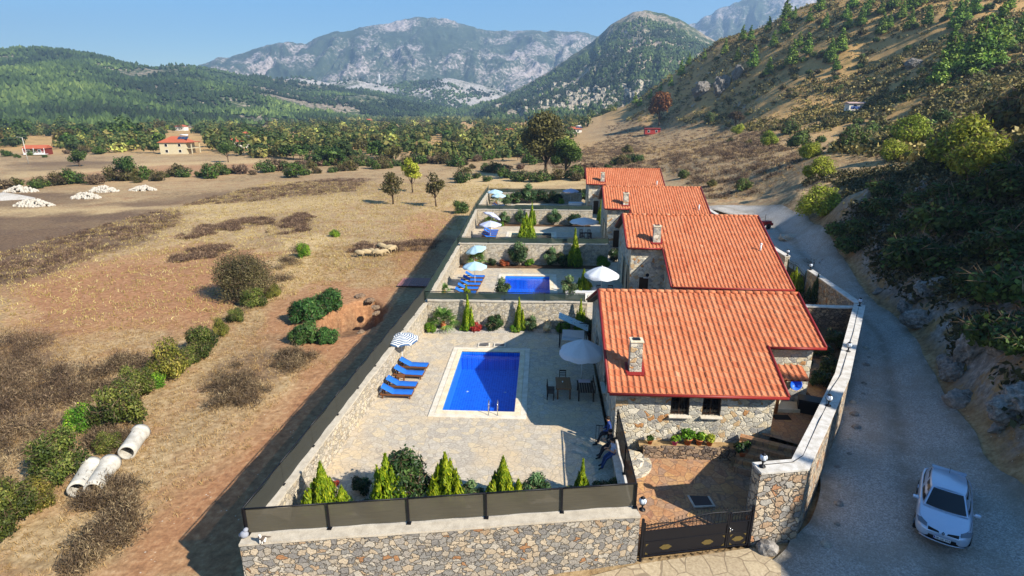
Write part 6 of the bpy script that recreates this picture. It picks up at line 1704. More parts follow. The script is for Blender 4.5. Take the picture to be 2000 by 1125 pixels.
# clay jars, urn
for u, rz, tlt, lab in ((1062, .5, 1.2, 'pale clay amphora lying against the back wall, left of two'), (1072, -.4, .35, 'pale clay amphora leaning against the back wall, right of two')):
    p = P(u, 632, 0); jr = empty('amphora', (p.x, 41.0, .22 if tlt > 1 else .02), 0, lab, 'jar')
    M4 = Matrix.Rotation(rz, 4, 'Z') @ Matrix.Rotation(tlt, 4, 'X')
    m = MB(); m.lathe([(0, 0), (.08, .02), (.2, .25), (.25, .5), (.2, .75), (.1, .88), (.09, .98), (.13, 1.02), (.1, 1.02), (.07, .95), (0, .9)], (0, 0, 0), 16, M4=M4); m.build('jar_body', M_CLAYPALE, jr)
    for s in (-1, 1): m = MB(); m.tube([M4 @ Vector((s * .1, 0, .96)), M4 @ Vector((s * .24, 0, .92)), M4 @ Vector((s * .22, 0, .72))], .025, 6); m.build('handle', M_CLAYPALE, jr)
p = P(1048, 510, Z2); o = MB().lathe([(0, 0), (.15, 0), (.2, .1), (.36, .5), (.4, .8), (.3, 1.08), (.22, 1.15), (.27, 1.22), (.22, 1.22), (.16, 1.1), (0, 1.0)], (0, 0, 0), 18).build('garden_urn', flat('green_glaze', '#4f8a72', .35, .15)); o.location = (p.x, p.y, Z2); tag(o, 'green glazed urn against the second terrace wall', 'urn')
# hot tubs under white covers
for u, v, w, d, h, lab in ((1135, 583, 2.7, 1.5, .75, 'white covered hot tub with a rounded end on the second terrace'), (1125, 408, 2.4, 1.4, 1.0, 'white covered block beside the pool of the farthest terrace')):
    p = P(u, v, Z2); hr = empty('hot_tub', (p.x, p.y + .5, Z2), 0, lab, 'hot tub')
    pts = [(-w / 2, -d / 2)] + [(w / 2 - .45 + .45 * math.sin(a), -d / 2 + .45 - .45 * math.cos(a)) for a in (0, .4, .8, 1.2, 1.57)] + [(w / 2 - .45 + .45 * math.cos(a), d / 2 - .45 + .45 * math.sin(a)) for a in (0, .4, .8, 1.2, 1.57)] + [(-w / 2, d / 2)]
    MB().prism(pts, 0, h - .12).build('tub', M_WHITE, hr); MB().prism([(x * 1.02, y * 1.02) for x, y in pts], h - .115, h).build('cover', F_WHITE, hr)
# tables under the far parasols
tfar = [(5.6, 46.9, 'dark table under the bright white parasol of the second terrace'), (5.6, 71.3, 'dark table under the white parasol of the third terrace')]
for x, y, lab in tfar:
    r = empty('garden_table', (x, y, Z2 + .004), 0, lab, 'table'); MB().rbox((0, 0, .73), (1.5, .85, .04), .01).build('tabletop', M_DKWOOD, r)
    for sx in (-1, 1):
        for sy in (-1, 1): MB().rbox((sx * .65, sy * .34, .355), (.06, .06, .71), .006).build('leg', M_DKWOOD, r)
    for i, (dx, dy, rz, w) in enumerate(((-.5, .8, 0, 'back left'), (.5, .8, 0, 'back right'), (-.4, -.8, 3.14, 'front left'), (.5, -.8, 3.14, 'front right'))):
        o = dup(ch0, (x + dx, y + dy, Z2 + .004), rz); tag(o, 'dark chair at the %s of the table on the %s terrace' % (w, 'second' if y < 60 else 'third'), 'chair')
# air conditioner on the second villa
ac = empty('air_conditioner', (9.1, 46.75, 3.0), rad(-1.5), 'white air conditioner box on the notch wall of the second villa', 'air conditioner')
MB().rbox((0, 0, 0), (.85, .3, .6), .02).build('case', M_WHITE, ac); MB().lathe([(0, 0), (.22, 0), (.23, .02), (0, .03)], (-.12, -.15, 0), 14, M4=Matrix.Rotation(math.pi / 2, 4, 'X')).build('fan_grille', M_BLACK, ac)

# ================================================================= ENTRANCE
# gate between front wall and pier
def make_gate(name, label, a, b, split, h, mat, medal=True, arch=True):
    a, b = Vector(a), Vector(b); d = b - a; L = d.length; ang = math.atan2(d.y, d.x)
    root = empty(name, a, ang, label, 'gate')
    for x, hh in ((0.03, h + .25), (L - .03, h + .3)): MB().box((x, 0, hh / 2 - .1), (.09, .09, hh + .2)).build('gate_post', mat, root)
    edges_ = [.09, split, L - .09]
    goldm = flat('dull_gold', '#5e502c', .5, .2)
    for li, (x0, x1) in enumerate(zip(edges_[:-1], edges_[1:])):
        w = x1 - x0 - .03; m = MB(); cx = (x0 + x1) / 2
        for x in (x0 + .04, x1 - .04): m.box((x, 0, h / 2 + .05), (.06, .05, h))
        for z in (.08, h * .46, h * .78): m.box((cx, 0, z), (w - .07, .045, .05))
        m.build('leaf_frame', mat, root)
        m = MB(); m.box((cx, .01, h * .43), (w - .12, .012, h * .68)); pn_ = m.build('leaf_panel', mat, root)
        m = MB(); K = 16
        def top(x): return h * .86 + (h * .26 * math.sin(math.pi * min(1, max(0, (x - x0) / (x1 - x0) * .62 + .0))) ** 2 if arch and li == 0 else h * .2)
        pts = [(x0 + .02 + (w - .0) * i / K, 0, top(x0 + w * i / K)) for i in range(K + 1)]
        m.tube(pts, .026, 6)
        nb = max(3, round(w / .16))
        for i in range(nb):
            x = x0 + .05 + (w - .1) * (i + .5) / nb; tz = top(x)
            m.tube([(x, 0, h * .79), (x, 0, tz + .16)], [.012, .009], 5); m.tube([(x, 0, tz + .16), (x, 0, tz + .26)], [.02, .002], 5)
            if i < nb - 1:
                xx = x + (w - .1) / nb / 2; rr2 = .055; m.tube([(xx + rr2 * math.cos(q * .785), 0, tz - .085 + rr2 * math.sin(q * .785)) for q in range(9)], .008, 4, caps=False)
        m.build('spikes', mat, root)
        if medal:
            for mx in ([cx] if w < 1.6 else [x0 + w * .27, x0 + w * .77]):
                m = MB(); pts2 = []
                for q in range(24): an = q / 24 * 2 * math.pi; rr2 = 1 + .08 * math.cos(6 * an); pts2.append((mx + .21 * rr2 * math.cos(an) * (1 + .15 * abs(math.cos(an)) ** 4), -.012, h * .26 + .12 * rr2 * math.sin(an)))
                m.add(pts2 + [(x, .0, z) for x, y, z in pts2], [tuple(range(24))[::-1]] + [(i, (i + 1) % 24, 24 + (i + 1) % 24, 24 + i) for i in range(24)])
                m.build('medallion', goldm, root)
            m = MB()
            for x, sx in ((x0 + .12, 1), (x1 - .12, -1)):
                for z, sz in ((.16, 1), (h * .41, -1)): m.add([(x, -.012, z), (x + sx * .12, -.012, z), (x, -.012, z + sz * .12)], [(0, 1, 2) if sx * sz < 0 else (0, 2, 1)])
            m.build('corner_ornament', goldm, root)
    m = MB(); m.box((split + .06, -.05, h * .58), (.05, .02, .2)); m.tube([(split + .06, -.06, h * .6), (split + .06, -.1, h * .6), (split + .17, -.1, h * .6)], .014, 6); m.build('handle', M_STEEL, root)
    return root
make_gate('entrance_gate', 'black iron gate with gold medallions and spikes at the entrance yard', (4.12, 18.72, -.86), (8.72, 19.66, -.86), 3.68, 1.62, M_BLACK)
make_gate('yard_gate', 'green black iron gate of the second villa beside the road', (23.45, 49.7, .75), (23.45, 53.6, .75), 2.6, 1.7, M_DKGREEN, False)
# concrete kerb under the gate is part of the apron; steps, planter
st = empty('entrance_steps', (11.3, 24.6, 0), 0, 'four stone steps climbing from the yard to the house path', 'steps')
A_, B_ = Vector((10.0, 25.25)), Vector((12.6, 24.0)); nn = Vector((-.43, -.9)).normalized()
for i in range(5):
    o0, o1 = nn * (.34 * i), nn * (.34 * (i + 1)); zt = .98 - .215 * i
    m = MB(); q0, q1, q2, q3 = A_ + o0 + Vector((-.0, 0)), B_ + o0, B_ + o1 * 1.0, A_ + o1
    m.prism([(q.x - 11.3, q.y - 24.6) for q in (q0, q1, q2, q3)], -.9, zt)
    m.build('step', M_YARD, st)
stone_wall('planter_wall', 'low dark rubble planter wall under the front windows', [(5.15, 24.62, .42), (9.75, 24.62, .46)], .26, -.9, (M_DARKSTONE, M_DARKSTONE), .05, .5, .04, .02)
sheet('planter_soil', [(5.0, 24.7), (10.2, 24.7), (10.2, 25.36), (5.0, 25.36)], [], .41, render_mat('pale_planter_soil', '#a58b63', '#8a7150', 3), 'pale planter soil along the house front')
rs = empty('round_step', (4.45, 24.1, -.2), 0, 'rounded pale stone step in the corner by the black net', 'step')
for k, (R_, z0, z1) in enumerate(((1.05, -.6, .14), (.68, .145, .44))):
    pts = [(-.35, -R_ * .2)] + [(R_ * math.cos(a), R_ * math.sin(a)) for a in [-1.75 + i * .2 for i in range(13)]] + [(-.35, .8)]
    MB().prism(pts, z0, z1).build('tread', M_HOUSE, rs)
for x, y, s, pm, lm, lab in ((5.55, 25.0, .8, M_CLAY, L_MID, 'small clay pot plant at the left end of the planter'), (6.75, 24.98, .9, flat('pink_pot', '#c4358c', .5), L_LIME, 'bright pink flower pot on the planter'), (7.4, 25.05, 1.25, M_CLAY, L_LIME, 'leafy green pot plant right of the pink pot'), (7.95, 25.05, 1.1, M_CLAY, L_LIME, 'second leafy green pot plant from the pink pot'), (8.45, 25.02, 1.05, M_CLAY, L_YEL, 'yellowish pot plant under the right window'), (9.85, 24.35, 1.35, M_CLAY, L_GLOSS, 'big dark pot plant beside the entrance steps')):
    zp = .42 if y > 24.7 else cyz(x, y) + .3
    r = empty('flower_pot', (x, y, zp), 0, lab, 'flower pot'); r.scale = (s, s, s)
    MB().lathe([(0, 0), (.11, 0), (.16, .24), (.18, .24), (.18, .28), (.15, .28), (.14, .2), (0, .2)], (0, 0, 0), 14).build('pot', pm, r)
    lb = [(random.uniform(-.16, .16), random.uniform(-.12, .12), .38 + random.uniform(-.06, .12), .17, .16, .15) for _ in range(5)]
    V, F, T = crown(lb, 420, .07, int(x * 100)); np_mesh('plant', V, F, lm, r, fattr=T)
if True:
    zb = cyz(9.85, 24.35); MB_ = MB().rbox((0, 0, -.02), (.5, .5, .36), .03)
    o = MB_.build('pot_plinth', M_DARKSTONE); o.location = (9.85, 24.35, zb + .12); tag(o, 'square stone plinth under the big dark pot plant', 'plinth')
dg = empty('drain_cover', tuple(P(1368, 977, cyz(7, 21.8)) + Vector((0, 0, .02))), .12, 'square metal drain cover with pale frame in the entrance yard', 'drain cover')
m = MB()
for sx, sy, lx, ly in ((0, -1, .98, .09), (0, 1, .98, .09), (-1, 0, .09, .8), (1, 0, .09, .8)): m.box((sx * .445, sy * .445, .0), (lx, ly, .05), rx=0)
m.build('frame', M_CONC, dg); MB().box((0, 0, .008), (.79, .79, .03)).build('lid', flat('dark_lid', '#2d3238', .5), dg)
bk = empty('blue_basin', (12.98, 27.82, 2.35), 0, 'blue plastic basin hanging beside the house door', 'basin')
bk.location = (13.62, 28.22, 2.3); M4 = Matrix.Rotation(1.35, 4, 'X')
MB().lathe([(0, 0), (.2, 0), (.29, .2), (.32, .2), (.31, .23), (.27, .22), (.19, .02), (0, .02)], (0, 0, 0), 18, M4=M4).build('bowl', flat('blue_plastic', '#1f5fd0', .4, .05), bk)
o = MB().rbox((0, 0, .012), (.85, .5, .02), .008).build('door_mat', flat('dark_mat', '#241f1c', .95)); o.location = (12.6, 26.9, 1.0); tag(o, 'dark door mat on the path before the house door', 'door mat')
dh = empty('storage_box', (14.35, 27.55, 1.0), -.35, 'black storage box against the house wall by the path', 'box')
MB().rbox((0, 0, .35), (1.3, .7, .7), .03).build('box_body', flat('black_plastic', '#121316', .5), dh); MB().rbox((0, 0, .74), (1.36, .76, .07), .02).build('lid', flat('black_plastic', '#121316', .5), dh)
# small railing on the terrace by the people
rl = empty('railing', (2.95, 25.75, .004), 0, 'short black railing beside the people at the villa corner', 'railing')
m = MB(); m.tube([(0, 0, .92), (.72, -.1, .92)], .022, 6); m.tube([(0, 0, .1), (.72, -.1, .1)], .018, 6)
for i in range(6): m.tube([(.12 * i * 1.2, -.02 * i, 0 if i in (0, 5) else .1), (.12 * i * 1.2, -.02 * i, .92)], .014, 5)
m.build('rails', M_BLACK, rl)
# globe lamps on the walls
def make_lamp():
    root = empty('globe_lamp'); m = MB(); m.lathe([(0, 0), (.13, 0), (.13, .03), (.06, .05), (.035, .1), (.035, .2), (.09, .25), (.1, .28), (0, .28)], (0, 0, 0), 12); m.build('lamp_foot', M_BLACK, root)
    m = MB(); m.ball((0, 0, .42), .15, 14, 10); m.build('globe', flat('milky_glass', '#c6d0dc', .25, .03), root)
    m = MB()
    for j in range(6):
        a = j * math.pi / 3; m.tube([(.155 * math.sin(t) * math.cos(a), .155 * math.sin(t) * math.sin(a), .42 - .155 * math.cos(t)) for t in [.35 + i * .35 for i in range(8)]], .007, 4)
    m.lathe([(.09, .545), (.1, .55), (.05, .6), (0, .63)], (0, 0, 0), 10); m.build('cage', M_BLACK, root); return root
lm0 = make_lamp()
for i, (x, y, z, lab) in enumerate(((8.95, 20.05, 2.65, 'globe lamp on the gate pier'), (13.85, 25.1, 2.72, 'globe lamp on the road wall opposite the house door'), (18.0, 31.6, 2.78, 'globe lamp on the road wall beside the roof corner'), (22.85, 39.8, 2.85, 'globe lamp at the corner where road wall and yard wall meet'),
                         (23.5, 49.2, 2.95, 'globe lamp on the nearer pier of the second gate'), (23.5, 54.1, 3.0, 'globe lamp on the farther pier of the second gate'), (4.1, 18.88, 1.32, 'globe lamp at the right end of the front wall beside the black gate'))):
    o = lm0 if i == 0 else dup(lm0); o.location = (x, y, z); o.rotation_euler = (0, 0, i * .3); tag(o, lab, 'lamp')
m = MB(); m.tube([(8.95, 20.15, 2.655), (10.3, 20.42, 2.655), (10.9, 20.9, 2.66), (12.7, 23.55, 2.705), (13.85, 25.2, 2.72), (14.1, 25.9, 2.73), (16.1, 28.5, 2.79), (17.9, 31.5, 2.79), (19.8, 34.6, 2.82), (22.7, 39.6, 2.85)], .014, 5)
tag(m.build('lamp_cable', M_BLACK), 'thin black cable running along the road wall between the lamps', 'cable')

# ================================================================= FIELD OBJECTS
def rock_mesh(name, r3, seed, mat, sub=3, rough=.35, parent=None):
    bm = bmesh.new(); bmesh.ops.create_icosphere(bm, subdivisions=sub, radius=1)
    co = np.array([v.co for v in bm.verts])
    n1 = fbm(co[:, 0] * 1.3 + co[:, 2] + seed * 3.1, co[:, 1] * 1.3 - co[:, 2] * .7 + seed, seed, 4)
    n2 = np.abs(fbm(co[:, 0] * 2.6 - co[:, 2] * 1.7 + seed, co[:, 1] * 2.6 + co[:, 2] * 2.1, seed + 5, 3) - .5) * 2
    k = 1 + rough * 2 * (n1 - .5) - rough * .6 * n2
    for v, s in zip(bm.verts, k): v.co = Vector((v.co.x * r3[0] * s, v.co.y * r3[1] * s, v.co.z * r3[2] * s))
    me = bpy.data.meshes.new(name); bm.to_mesh(me); bm.free(); me.materials.append(mat)
    o = bpy.data.objects.new(name, me); link(o, parent); return o
def rock_mat(name, c1, c2, c3, sc=1.5):
    b = NB(name); v = b.pos(); n = b.noise(v, sc, 6, .65); f = b.noise(v, sc * 6, 5, .7)
    col = b.mix(b.sstep(f, .35, .7), b.mix(b.sstep(n, .4, .6), c1, c2), c3)
    return b.end(col, .9, b.bump(b.math('ADD', n, b.math('MULTIPLY', f, .5)), .9, .12))
M_ROCK = rock_mat('grey_limestone', '#5f5a54', '#7d7771', '#a09a92', .9); M_ROCKW = rock_mat('white_rubble', '#9d9587', '#b3ab9c', '#c2bbae', 4); M_ROCKB = rock_mat('brown_rock', '#5a4636', '#74604c', '#8b7660')

M_CRAG = rock_mat('dark_crag', '#4d4943', '#69645d', '#88827a', .35)

# concrete pipes
for (u0, v0), (u1, v1), L, lab in (((247, 884), (268, 853), 2.3, 'single pale concrete pipe lying beside the ditch shrubs'), ((150, 957), (170, 924), 2.3, 'pale concrete pipe, left one of the pair, partly overgrown'), ((181, 957), (205, 920), 2.5, 'pale concrete pipe, right one of the pair in the dry grass')):
    a, b2 = P(u0, v0, ZF + .46), P(u1, v1, ZF + .46); d = (b2 - a).normalized(); c = a + d * L / 2
    r = empty('concrete_pipe', (c.x, c.y, ZF + .44), math.atan2(d.y, d.x), lab, 'pipe')
    M4 = Matrix.Rotation(math.pi / 2, 4, 'Y'); h = L / 2
    MB().lathe([(.36, -h), (.45, -h), (.455, -h + .3), (.45, 0), (.45, h - .3), (.47, h - .28), (.51, h - .2), (.52, h), (.41, h), (.36, h - .2), (.36, -h)], (0, 0, 0), 28, M4=M4).build('pipe_shell', M_CONC, r)
# stone heaps and gravel heap
rs_ = [rock_mesh('stone', (1, .8, .62), s, M_ROCKW, 2) for s in (1, 2, 3)]
rdat = []
for o in rs_:
    rdat.append((np.array([v.co for v in o.data.vertices]), np.array([tuple(p.vertices) for p in o.data.polygons]))); bpy.data.objects.remove(o)
def heap(u, v, w, d, h, n, label, seed, size=(.16, .4)):
    r = np.random.default_rng(seed); p = gpt(u, v); V, F, k = [], [], 0
    for i in range(n):
        a, q = r.uniform(0, 6.283), math.sqrt(r.uniform(0, 1)); x, y = w / 2 * q * math.cos(a), d / 2 * q * math.sin(a)
        z = h * (1 - q ** 1.4) * (.75 + .5 * vnoise(np.array([x + 9.0]), np.array([y + seed]), seed)[0]); s = r.uniform(*size)
        v_, f_ = rdat[r.integers(3)]; c_, s_ = math.cos(r.uniform(0, 6)), math.sin(r.uniform(0, 6))
        R = np.array(Euler(tuple(r.uniform(0, 6, 3))).to_matrix()); V.append(v_ @ R.T * s + [x, y, z]); F.append(f_ + k); k += len(v_)
    return tag(np_mesh('stone_heap', np.concatenate(V), np.concatenate(F), M_ROCKW, loc=(p.x, p.y, p.z)), label, 'stone heap')
heap(42, 374, 8.5, 4, 1.2, 240, 'white rubble stone heap at the left edge beside the gravel heap', 1)
heap(67, 402, 8.2, 4, 1.25, 260, 'white rubble stone heap nearest the camera', 2)
heap(168, 387, 6.5, 4, 1.1, 220, 'white rubble stone heap, front one of the touching pair', 3)
heap(203, 374, 7, 4, 1.3, 220, 'white rubble stone heap, back one of the touching pair', 4)
heap(279, 372, 6.5, 3.5, 1.2, 200, 'white rubble stone heap farthest right', 5)
p = gpt(10, 388); m = MB(); K = 40; V = [(0, 0, 1.5)]
for f in (.3, .6, .85, 1.0):
    for j in range(K): a = 2 * math.pi * j / K; q = f * (1 + .1 * math.sin(3 * a + f)); V.append((6.5 * q * math.cos(a), 3.2 * q * math.sin(a), 1.5 * (1 - f ** 1.1) - (.1 if f == 1 else 0)))
Fq = [(0, 1 + j, 1 + (j + 1) % K) for j in range(K)] + [(1 + i * K + j, 1 + (i + 1) * K + j, 1 + (i + 1) * K + (j + 1) % K, 1 + i * K + (j + 1) % K) for i in range(3) for j in range(K)]
m.add(V, Fq, 0, True); o = m.build('gravel_heap', M_GRAVEL); o.location = (p.x, p.y, p.z - .05); tag(o, 'smooth grey gravel heap at the left edge of the field', 'gravel heap')
# corrugated sheet beside the wall
a, b2 = P(780, 549, ZF + .2), P(843, 549, ZF + .2); c = (a + b2) / 2; m = MB(); V = []
for i in range(49):
    for y in (-1.6, 1.6): V.append((-1.75 + 3.5 * i / 48, y, .09 + .03 * math.cos(i * math.pi / 2)))
m.add(V, [(2 * i, 2 * i + 2, 2 * i + 3, 2 * i + 1) for i in range(48)], 0, True); m.box((0, 0, .03), (3.3, 3.0, .05), m=0)
o = m.build('corrugated_sheet', flat('rusty_red_sheet', '#8a5f58', .6, .25)); o.location = (c.x, c.y, max(hz(c.x, c.y), ZF) + .02); tag(o, 'red brown corrugated sheet lying beside the side wall', 'metal sheet')
# boulders
def boulder(u, v, r3, label, seed, mat=M_ROCK, z=None, sink=.25, name='boulder', cat='rock', group=None, rz=0, tilt=0):
    p = P(u, v, z) if z is not None else None
    if p is None:
        g = gray(u, v, 12); p = Vector(g) if g else gpt(u, v)
    o = rock_mesh(name, r3, seed, mat, 4 if max(r3) > .8 else 3, .55 if max(r3) > .8 else .35); o.location = (p.x, p.y, p.z + r3[2] * (1 - 2 * sink)); o.rotation_euler = (0, tilt, rz)
    return tag(o, label, cat, group)
boulder(1497, 1078, (.42, .38, .36), 'grey boulder at the foot of the gate pier', 11, M_ROCK, -.95)
boulder(1537, 470, (1.0, .7, .45), 'pale boulder on the gravel road beside the bank', 12, M_ROCKW)
boulder(1905, 690, (1.0, .7, 1.5), 'tall pale rock outcrop on the shaded bank', 13, sink=.42, tilt=.3)
boulder(1860, 740, (.9, .6, .7), 'low rock outcrop on the shaded bank below the tall one', 14, sink=.35)
boulder(1985, 800, (1.6, 1.0, 1.0), 'broad rock outcrop at the right edge above the parked car', 15, sink=.35, rz=.6)
boulder(1815, 580, (1.2, .8, .9), 'rock outcrop on the bank where the road bends', 16, sink=.3)
boulder(1800, 635, (1.3, .6, .7), 'long rock slab at the road side of the shaded bank', 17, sink=.35, rz=-.6)
boulder(1408, 180, (5.5, 4, 8.0), 'grey cliff block low on the sunny hillside', 20, M_CRAG, sink=.35)
boulder(1372, 182, (6.0, 4, 5.0), 'shaded rock face left of the grey cliff block', 21, M_CRAG, sink=.4)
boulder(1440, 150, (3.0, 3, 5.0), 'small grey crag above the cliff block', 22, M_CRAG, sink=.4)
boulder(1360, 115, (3.5, 3, 4.0), 'grey crag on the skyline of the left spur', 23, M_CRAG, sink=.4)
boulder(1785, 130, (3.0, 2.5, 2.2), 'pale rock among the dry grass of the upper hillside', 24, M_CRAG, sink=.4)
rj = random.Random(19)
for i, (u, v) in enumerate(((704, 580), (722, 588), (733, 601), (736, 612), (724, 632), (706, 650))):
    p = gpt(u, v); s = rj.uniform(.2, .7); o = rock_mesh('rock', (s * 1.3, s, s * .55), 90 + i, M_ROCKB, 3, .5); o.location = (p.x, p.y, p.z + .05); o.rotation_euler = (0, 0, rj.uniform(0, 6)); tag(o, 'brown rock on the rim of the dug pit', 'rock', 'rocks on the pit rim')
rj = random.Random(18)
for i in range(22):
    u = rj.uniform(1690, 1990); v = rj.uniform(520, 860)
    g = gray(u, v, 14)
    if g is None or segdist(np.array([g[0]]), np.array([g[1]]), ROAD)[0][0] < .4: continue
    s = rj.uniform(.3, .85); o = rock_mesh('rock', (s * 1.2, s * .8, s * .8), 60 + i, M_ROCK, 3, .55); o.location = (g[0], g[1], g[2] + s * .1); o.rotation_euler = (rj.uniform(-.4, .4), rj.uniform(-.4, .4), rj.uniform(0, 6)); tag(o, 'grey rock sticking out of the shaded bank', 'rock', 'rocks of the shaded bank')
rj = random.Random(17)
for i in range(16):
    f = i / 15; q = Vector((11.3, 20.0)).lerp(Vector((22.6, 38.4)), f); off = Vector((.86, -.5)) * rj.uniform(.35, .85); x, y = q.x + off.x, q.y + off.y; s = rj.uniform(.1, .26)
    o = rock_mesh('stone', (s, s * .8, s * .7), 40 + i, M_ROCK if i % 3 else M_ROCKW, 2); o.location = (x, y, max(hz(x, y), road_z(x, y) - .05) + s * .25); tag(o, 'loose stone at the foot of the road wall', 'stone', 'loose stones along the road wall')

# ================================================================= CAR
def make_car():
    M_PAINT = flat('silver_blue_paint', '#c2cfe2', .25, .02, Metallic=.35, Coat_Weight=.6, Specular_IOR_Level=.5)
    M_TRIM = flat('black_trim', '#131416', .5); M_TYRE = flat('tyre_rubber', '#17171a', .85); M_LAMP = flat('headlamp_glass', '#5d6672', .08, .03, Specular_IOR_Level=.8)
    root = empty('parked_car'); root.rotation_mode = 'XYZ'
    #        x     w    zb   zs   zt      (front +x)
    ST = [(2.10, .50, .34, .56, .60), (2.06, .66, .27, .62, .67), (1.95, .78, .22, .68, .75), (1.75, .855, .2, .73, .82), (1.4, .885, .2, .79, .88), (.95, .89, .2, .86, .95), (.4, .89, .2, .9, .96), (-.4, .89, .2, .92, .97), (-1.2, .885, .2, .95, .98), (-1.7, .865, .22, .97, 1.0), (-1.95, .82, .28, .95, .99), (-2.08, .72, .34, .9, .94), (-2.12, .6, .4, .82, .86)]
    def sec(w, zb, zs, zt):
        h = [(0, zb), (w * .86, zb), (w * .97, zb + .1), (w, zb + .28 * (zs - zb) + .08), (w * .995, zb + .75 * (zs - zb)), (w * .965, zs), (w * .84, zs + (zt - zs) * .55), (w * .5, zs + (zt - zs) * .9), (0, zt)]
        return h + [(-y, z) for y, z in h[-2:0:-1]]
    m = MB(); V = []; n = 16
    for x, w, zb, zs, zt in ST: V += [(x, y, z) for y, z in sec(w, zb, zs, zt)]
    k = len(ST)
    m.add(V, [(i * n + j, (i + 1) * n + j, (i + 1) * n + (j + 1) % n, i * n + (j + 1) % n) for i in range(k - 1) for j in range(n)], 0, True)
    m.add(V[:n], [tuple(range(n))], 0); m.add(V[-n:], [tuple(range(n))[::-1]], 0)
    bd = m.build('body', M_PAINT, root); md = bd.modifiers.new('smooth', 'SUBSURF'); md.levels = md.render_levels = 2
    # greenhouse: roof shell with pillars
    B = [(.98, .70, .94), (.62, .76, .955), (-.2, .80, .965), (-1.2, .79, .985), (-1.72, .72, 1.0)]   # belt line x, half width, z
    T = [(.18, .52, 1.39), (.0, .56, 1.42), (-.4, .58, 1.455), (-1.0, .565, 1.43), (-1.38, .52, 1.365)]
    def loft(inset, lo, hi):
        V = []
        for (bx, bw, bz), (tx, tw, tz) in zip(B, T):
            for f in (0, .5, 1): V.append((bx + (tx - bx) * f, bw + (tw - bw) * f + .03 * math.sin(f * math.pi) + inset, bz + (tz - bz) * f))
        return V
    m = MB(); L = loft(0, 0, 1); R = [(x, -y, z) for x, y, z in L]; k = len(B)
    Fq = [(i * 3 + j, i * 3 + j + 1, (i + 1) * 3 + j + 1, (i + 1) * 3 + j) for i in range(k - 1) for j in range(2)]
    m.add(L, Fq, 0, True); m.add(R, [f[::-1] for f in Fq], 0, True)
    roofV = []
    for (tx, tw, tz) in T:
        for f in (-1, -.5, 0, .5, 1): roofV.append((tx + .03 * (1 - f * f) * (1 if tx > -.5 else -1), tw * f, tz + .035 * (1 - f * f)))
    m.add(roofV, [(i * 5 + j, (i + 1) * 5 + j, (i + 1) * 5 + j + 1, i * 5 + j + 1)[::-1] for i in range(4) for j in range(4)], 0, True)
    def screen(bi, sgn):
        (bx, bw, bz), (tx, tw, tz) = B[bi], T[bi]; V = []
        for f in np.linspace(0, 1, 5):
            for s in np.linspace(-1, 1, 7): V.append((bx + (tx - bx) * f + sgn * (.10 * (1 - s * s) * (1 - f) + .03 * (1 - s * s) * f), (bw + (tw - bw) * f) * s, bz + (tz - bz) * f + .015 * math.sin(f * math.pi)))
        return V
    for bi, sgn in ((0, 1), (4, -1)):
        V = screen(bi, sgn); Fq = [(i * 7 + j, i * 7 + j + 1, (i + 1) * 7 + j + 1, (i + 1) * 7 + j) for i in range(4) for j in range(6)]
        m.add(V, Fq if sgn > 0 else [f[::-1] for f in Fq], 0, True)
    m.build('cabin', M_PAINT, root)
    def glass(V4, name, off):
        V = np.array(V4); c = V.mean(0); return MB().add([tuple(c + (v - c) * .9 + np.array(off)) for v in V], [tuple(range(len(V)))]).build(name, M_GLASSDK, root)
    for bi, sgn, nm in ((0, 1, 'windscreen'), (4, -1, 'rear_window')):
        V = np.array(screen(bi, sgn)); c = V.mean(0); V = c + (V - c) * np.array([.9, .91, .9]) + np.array([.022 * sgn, 0, .014])
        Fq = [(i * 7 + j, i * 7 + j + 1, (i + 1) * 7 + j + 1, (i + 1) * 7 + j) for i in range(4) for j in range(6)]
        MB().add([tuple(v) for v in V], Fq if sgn > 0 else [f[::-1] for f in Fq], 0, True).build(nm, M_GLASSDK, root)
    for s in (1, -1):
        for (i0, i1) in ((0, 2), (2, 4)):
            V = []
            for f in (.1, .88):
                for t in np.linspace(0, 1, 5):
                    ii = i0 + (i1 - i0) * (.08 + .84 * t); a = int(min(ii, 3)); g = ii - a
                    bx, bw, bz = [B[a][q] + (B[a + 1][q] - B[a][q]) * g for q in range(3)]; tx, tw, tz = [T[a][q] + (T[a + 1][q] - T[a][q]) * g for q in range(3)]
                    V.append((bx + (tx - bx) * f, s * (bw + (tw - bw) * f + .03 * math.sin(f * math.pi) + .01), bz + (tz - bz) * f))
            Fq = [(j, j + 1, 5 + j + 1, 5 + j) for j in range(4)]
            MB().add(V, Fq if s < 0 else [q[::-1] for q in Fq], 0, True).build('side_window', M_GLASSDK, root)
        m = MB(); m.rbox((.72, s * .98, 1.0), (.12, .2, .13), .04); m.tube([(.72, s * .84, .97), (.72, s * .92, .98)], .025, 6); m.build('mirror', M_PAINT, root)
        m = MB(); V = [(2.0, s * .5, .66), (1.87, s * .77, .7), (1.6, s * .83, .78), (1.72, s * .68, .805), (1.9, s * .5, .76)]
        V = [(x + .05, y * 1.04, z + .028) for x, y, z in V]; m.add(V + [(x - .06, y * .97, z - .05) for x, y, z in V], [tuple(range(5)) if s > 0 else tuple(range(5))[::-1]] + [(i, (i + 1) % 5, 5 + (i + 1) % 5, 5 + i) if s < 0 else (i, 5 + i, 5 + (i + 1) % 5, (i + 1) % 5) for i in range(5)])
        m.build('headlight', M_LAMP, root)
        V = [(2.075, s * .12, .61), (2.05, s * .47, .6), (1.985, s * .47, .7), (2.04, s * .14, .655)]
        MB().add([(x + .035, y, z + .012) for x, y, z in V] + [(x - .03, y, z) for x, y, z in V], [(0, 1, 2, 3), (3, 2, 1, 0), (0, 4, 5, 1), (1, 5, 6, 2), (2, 6, 7, 3), (3, 7, 4, 0)]).build('grille', M_TRIM, root)
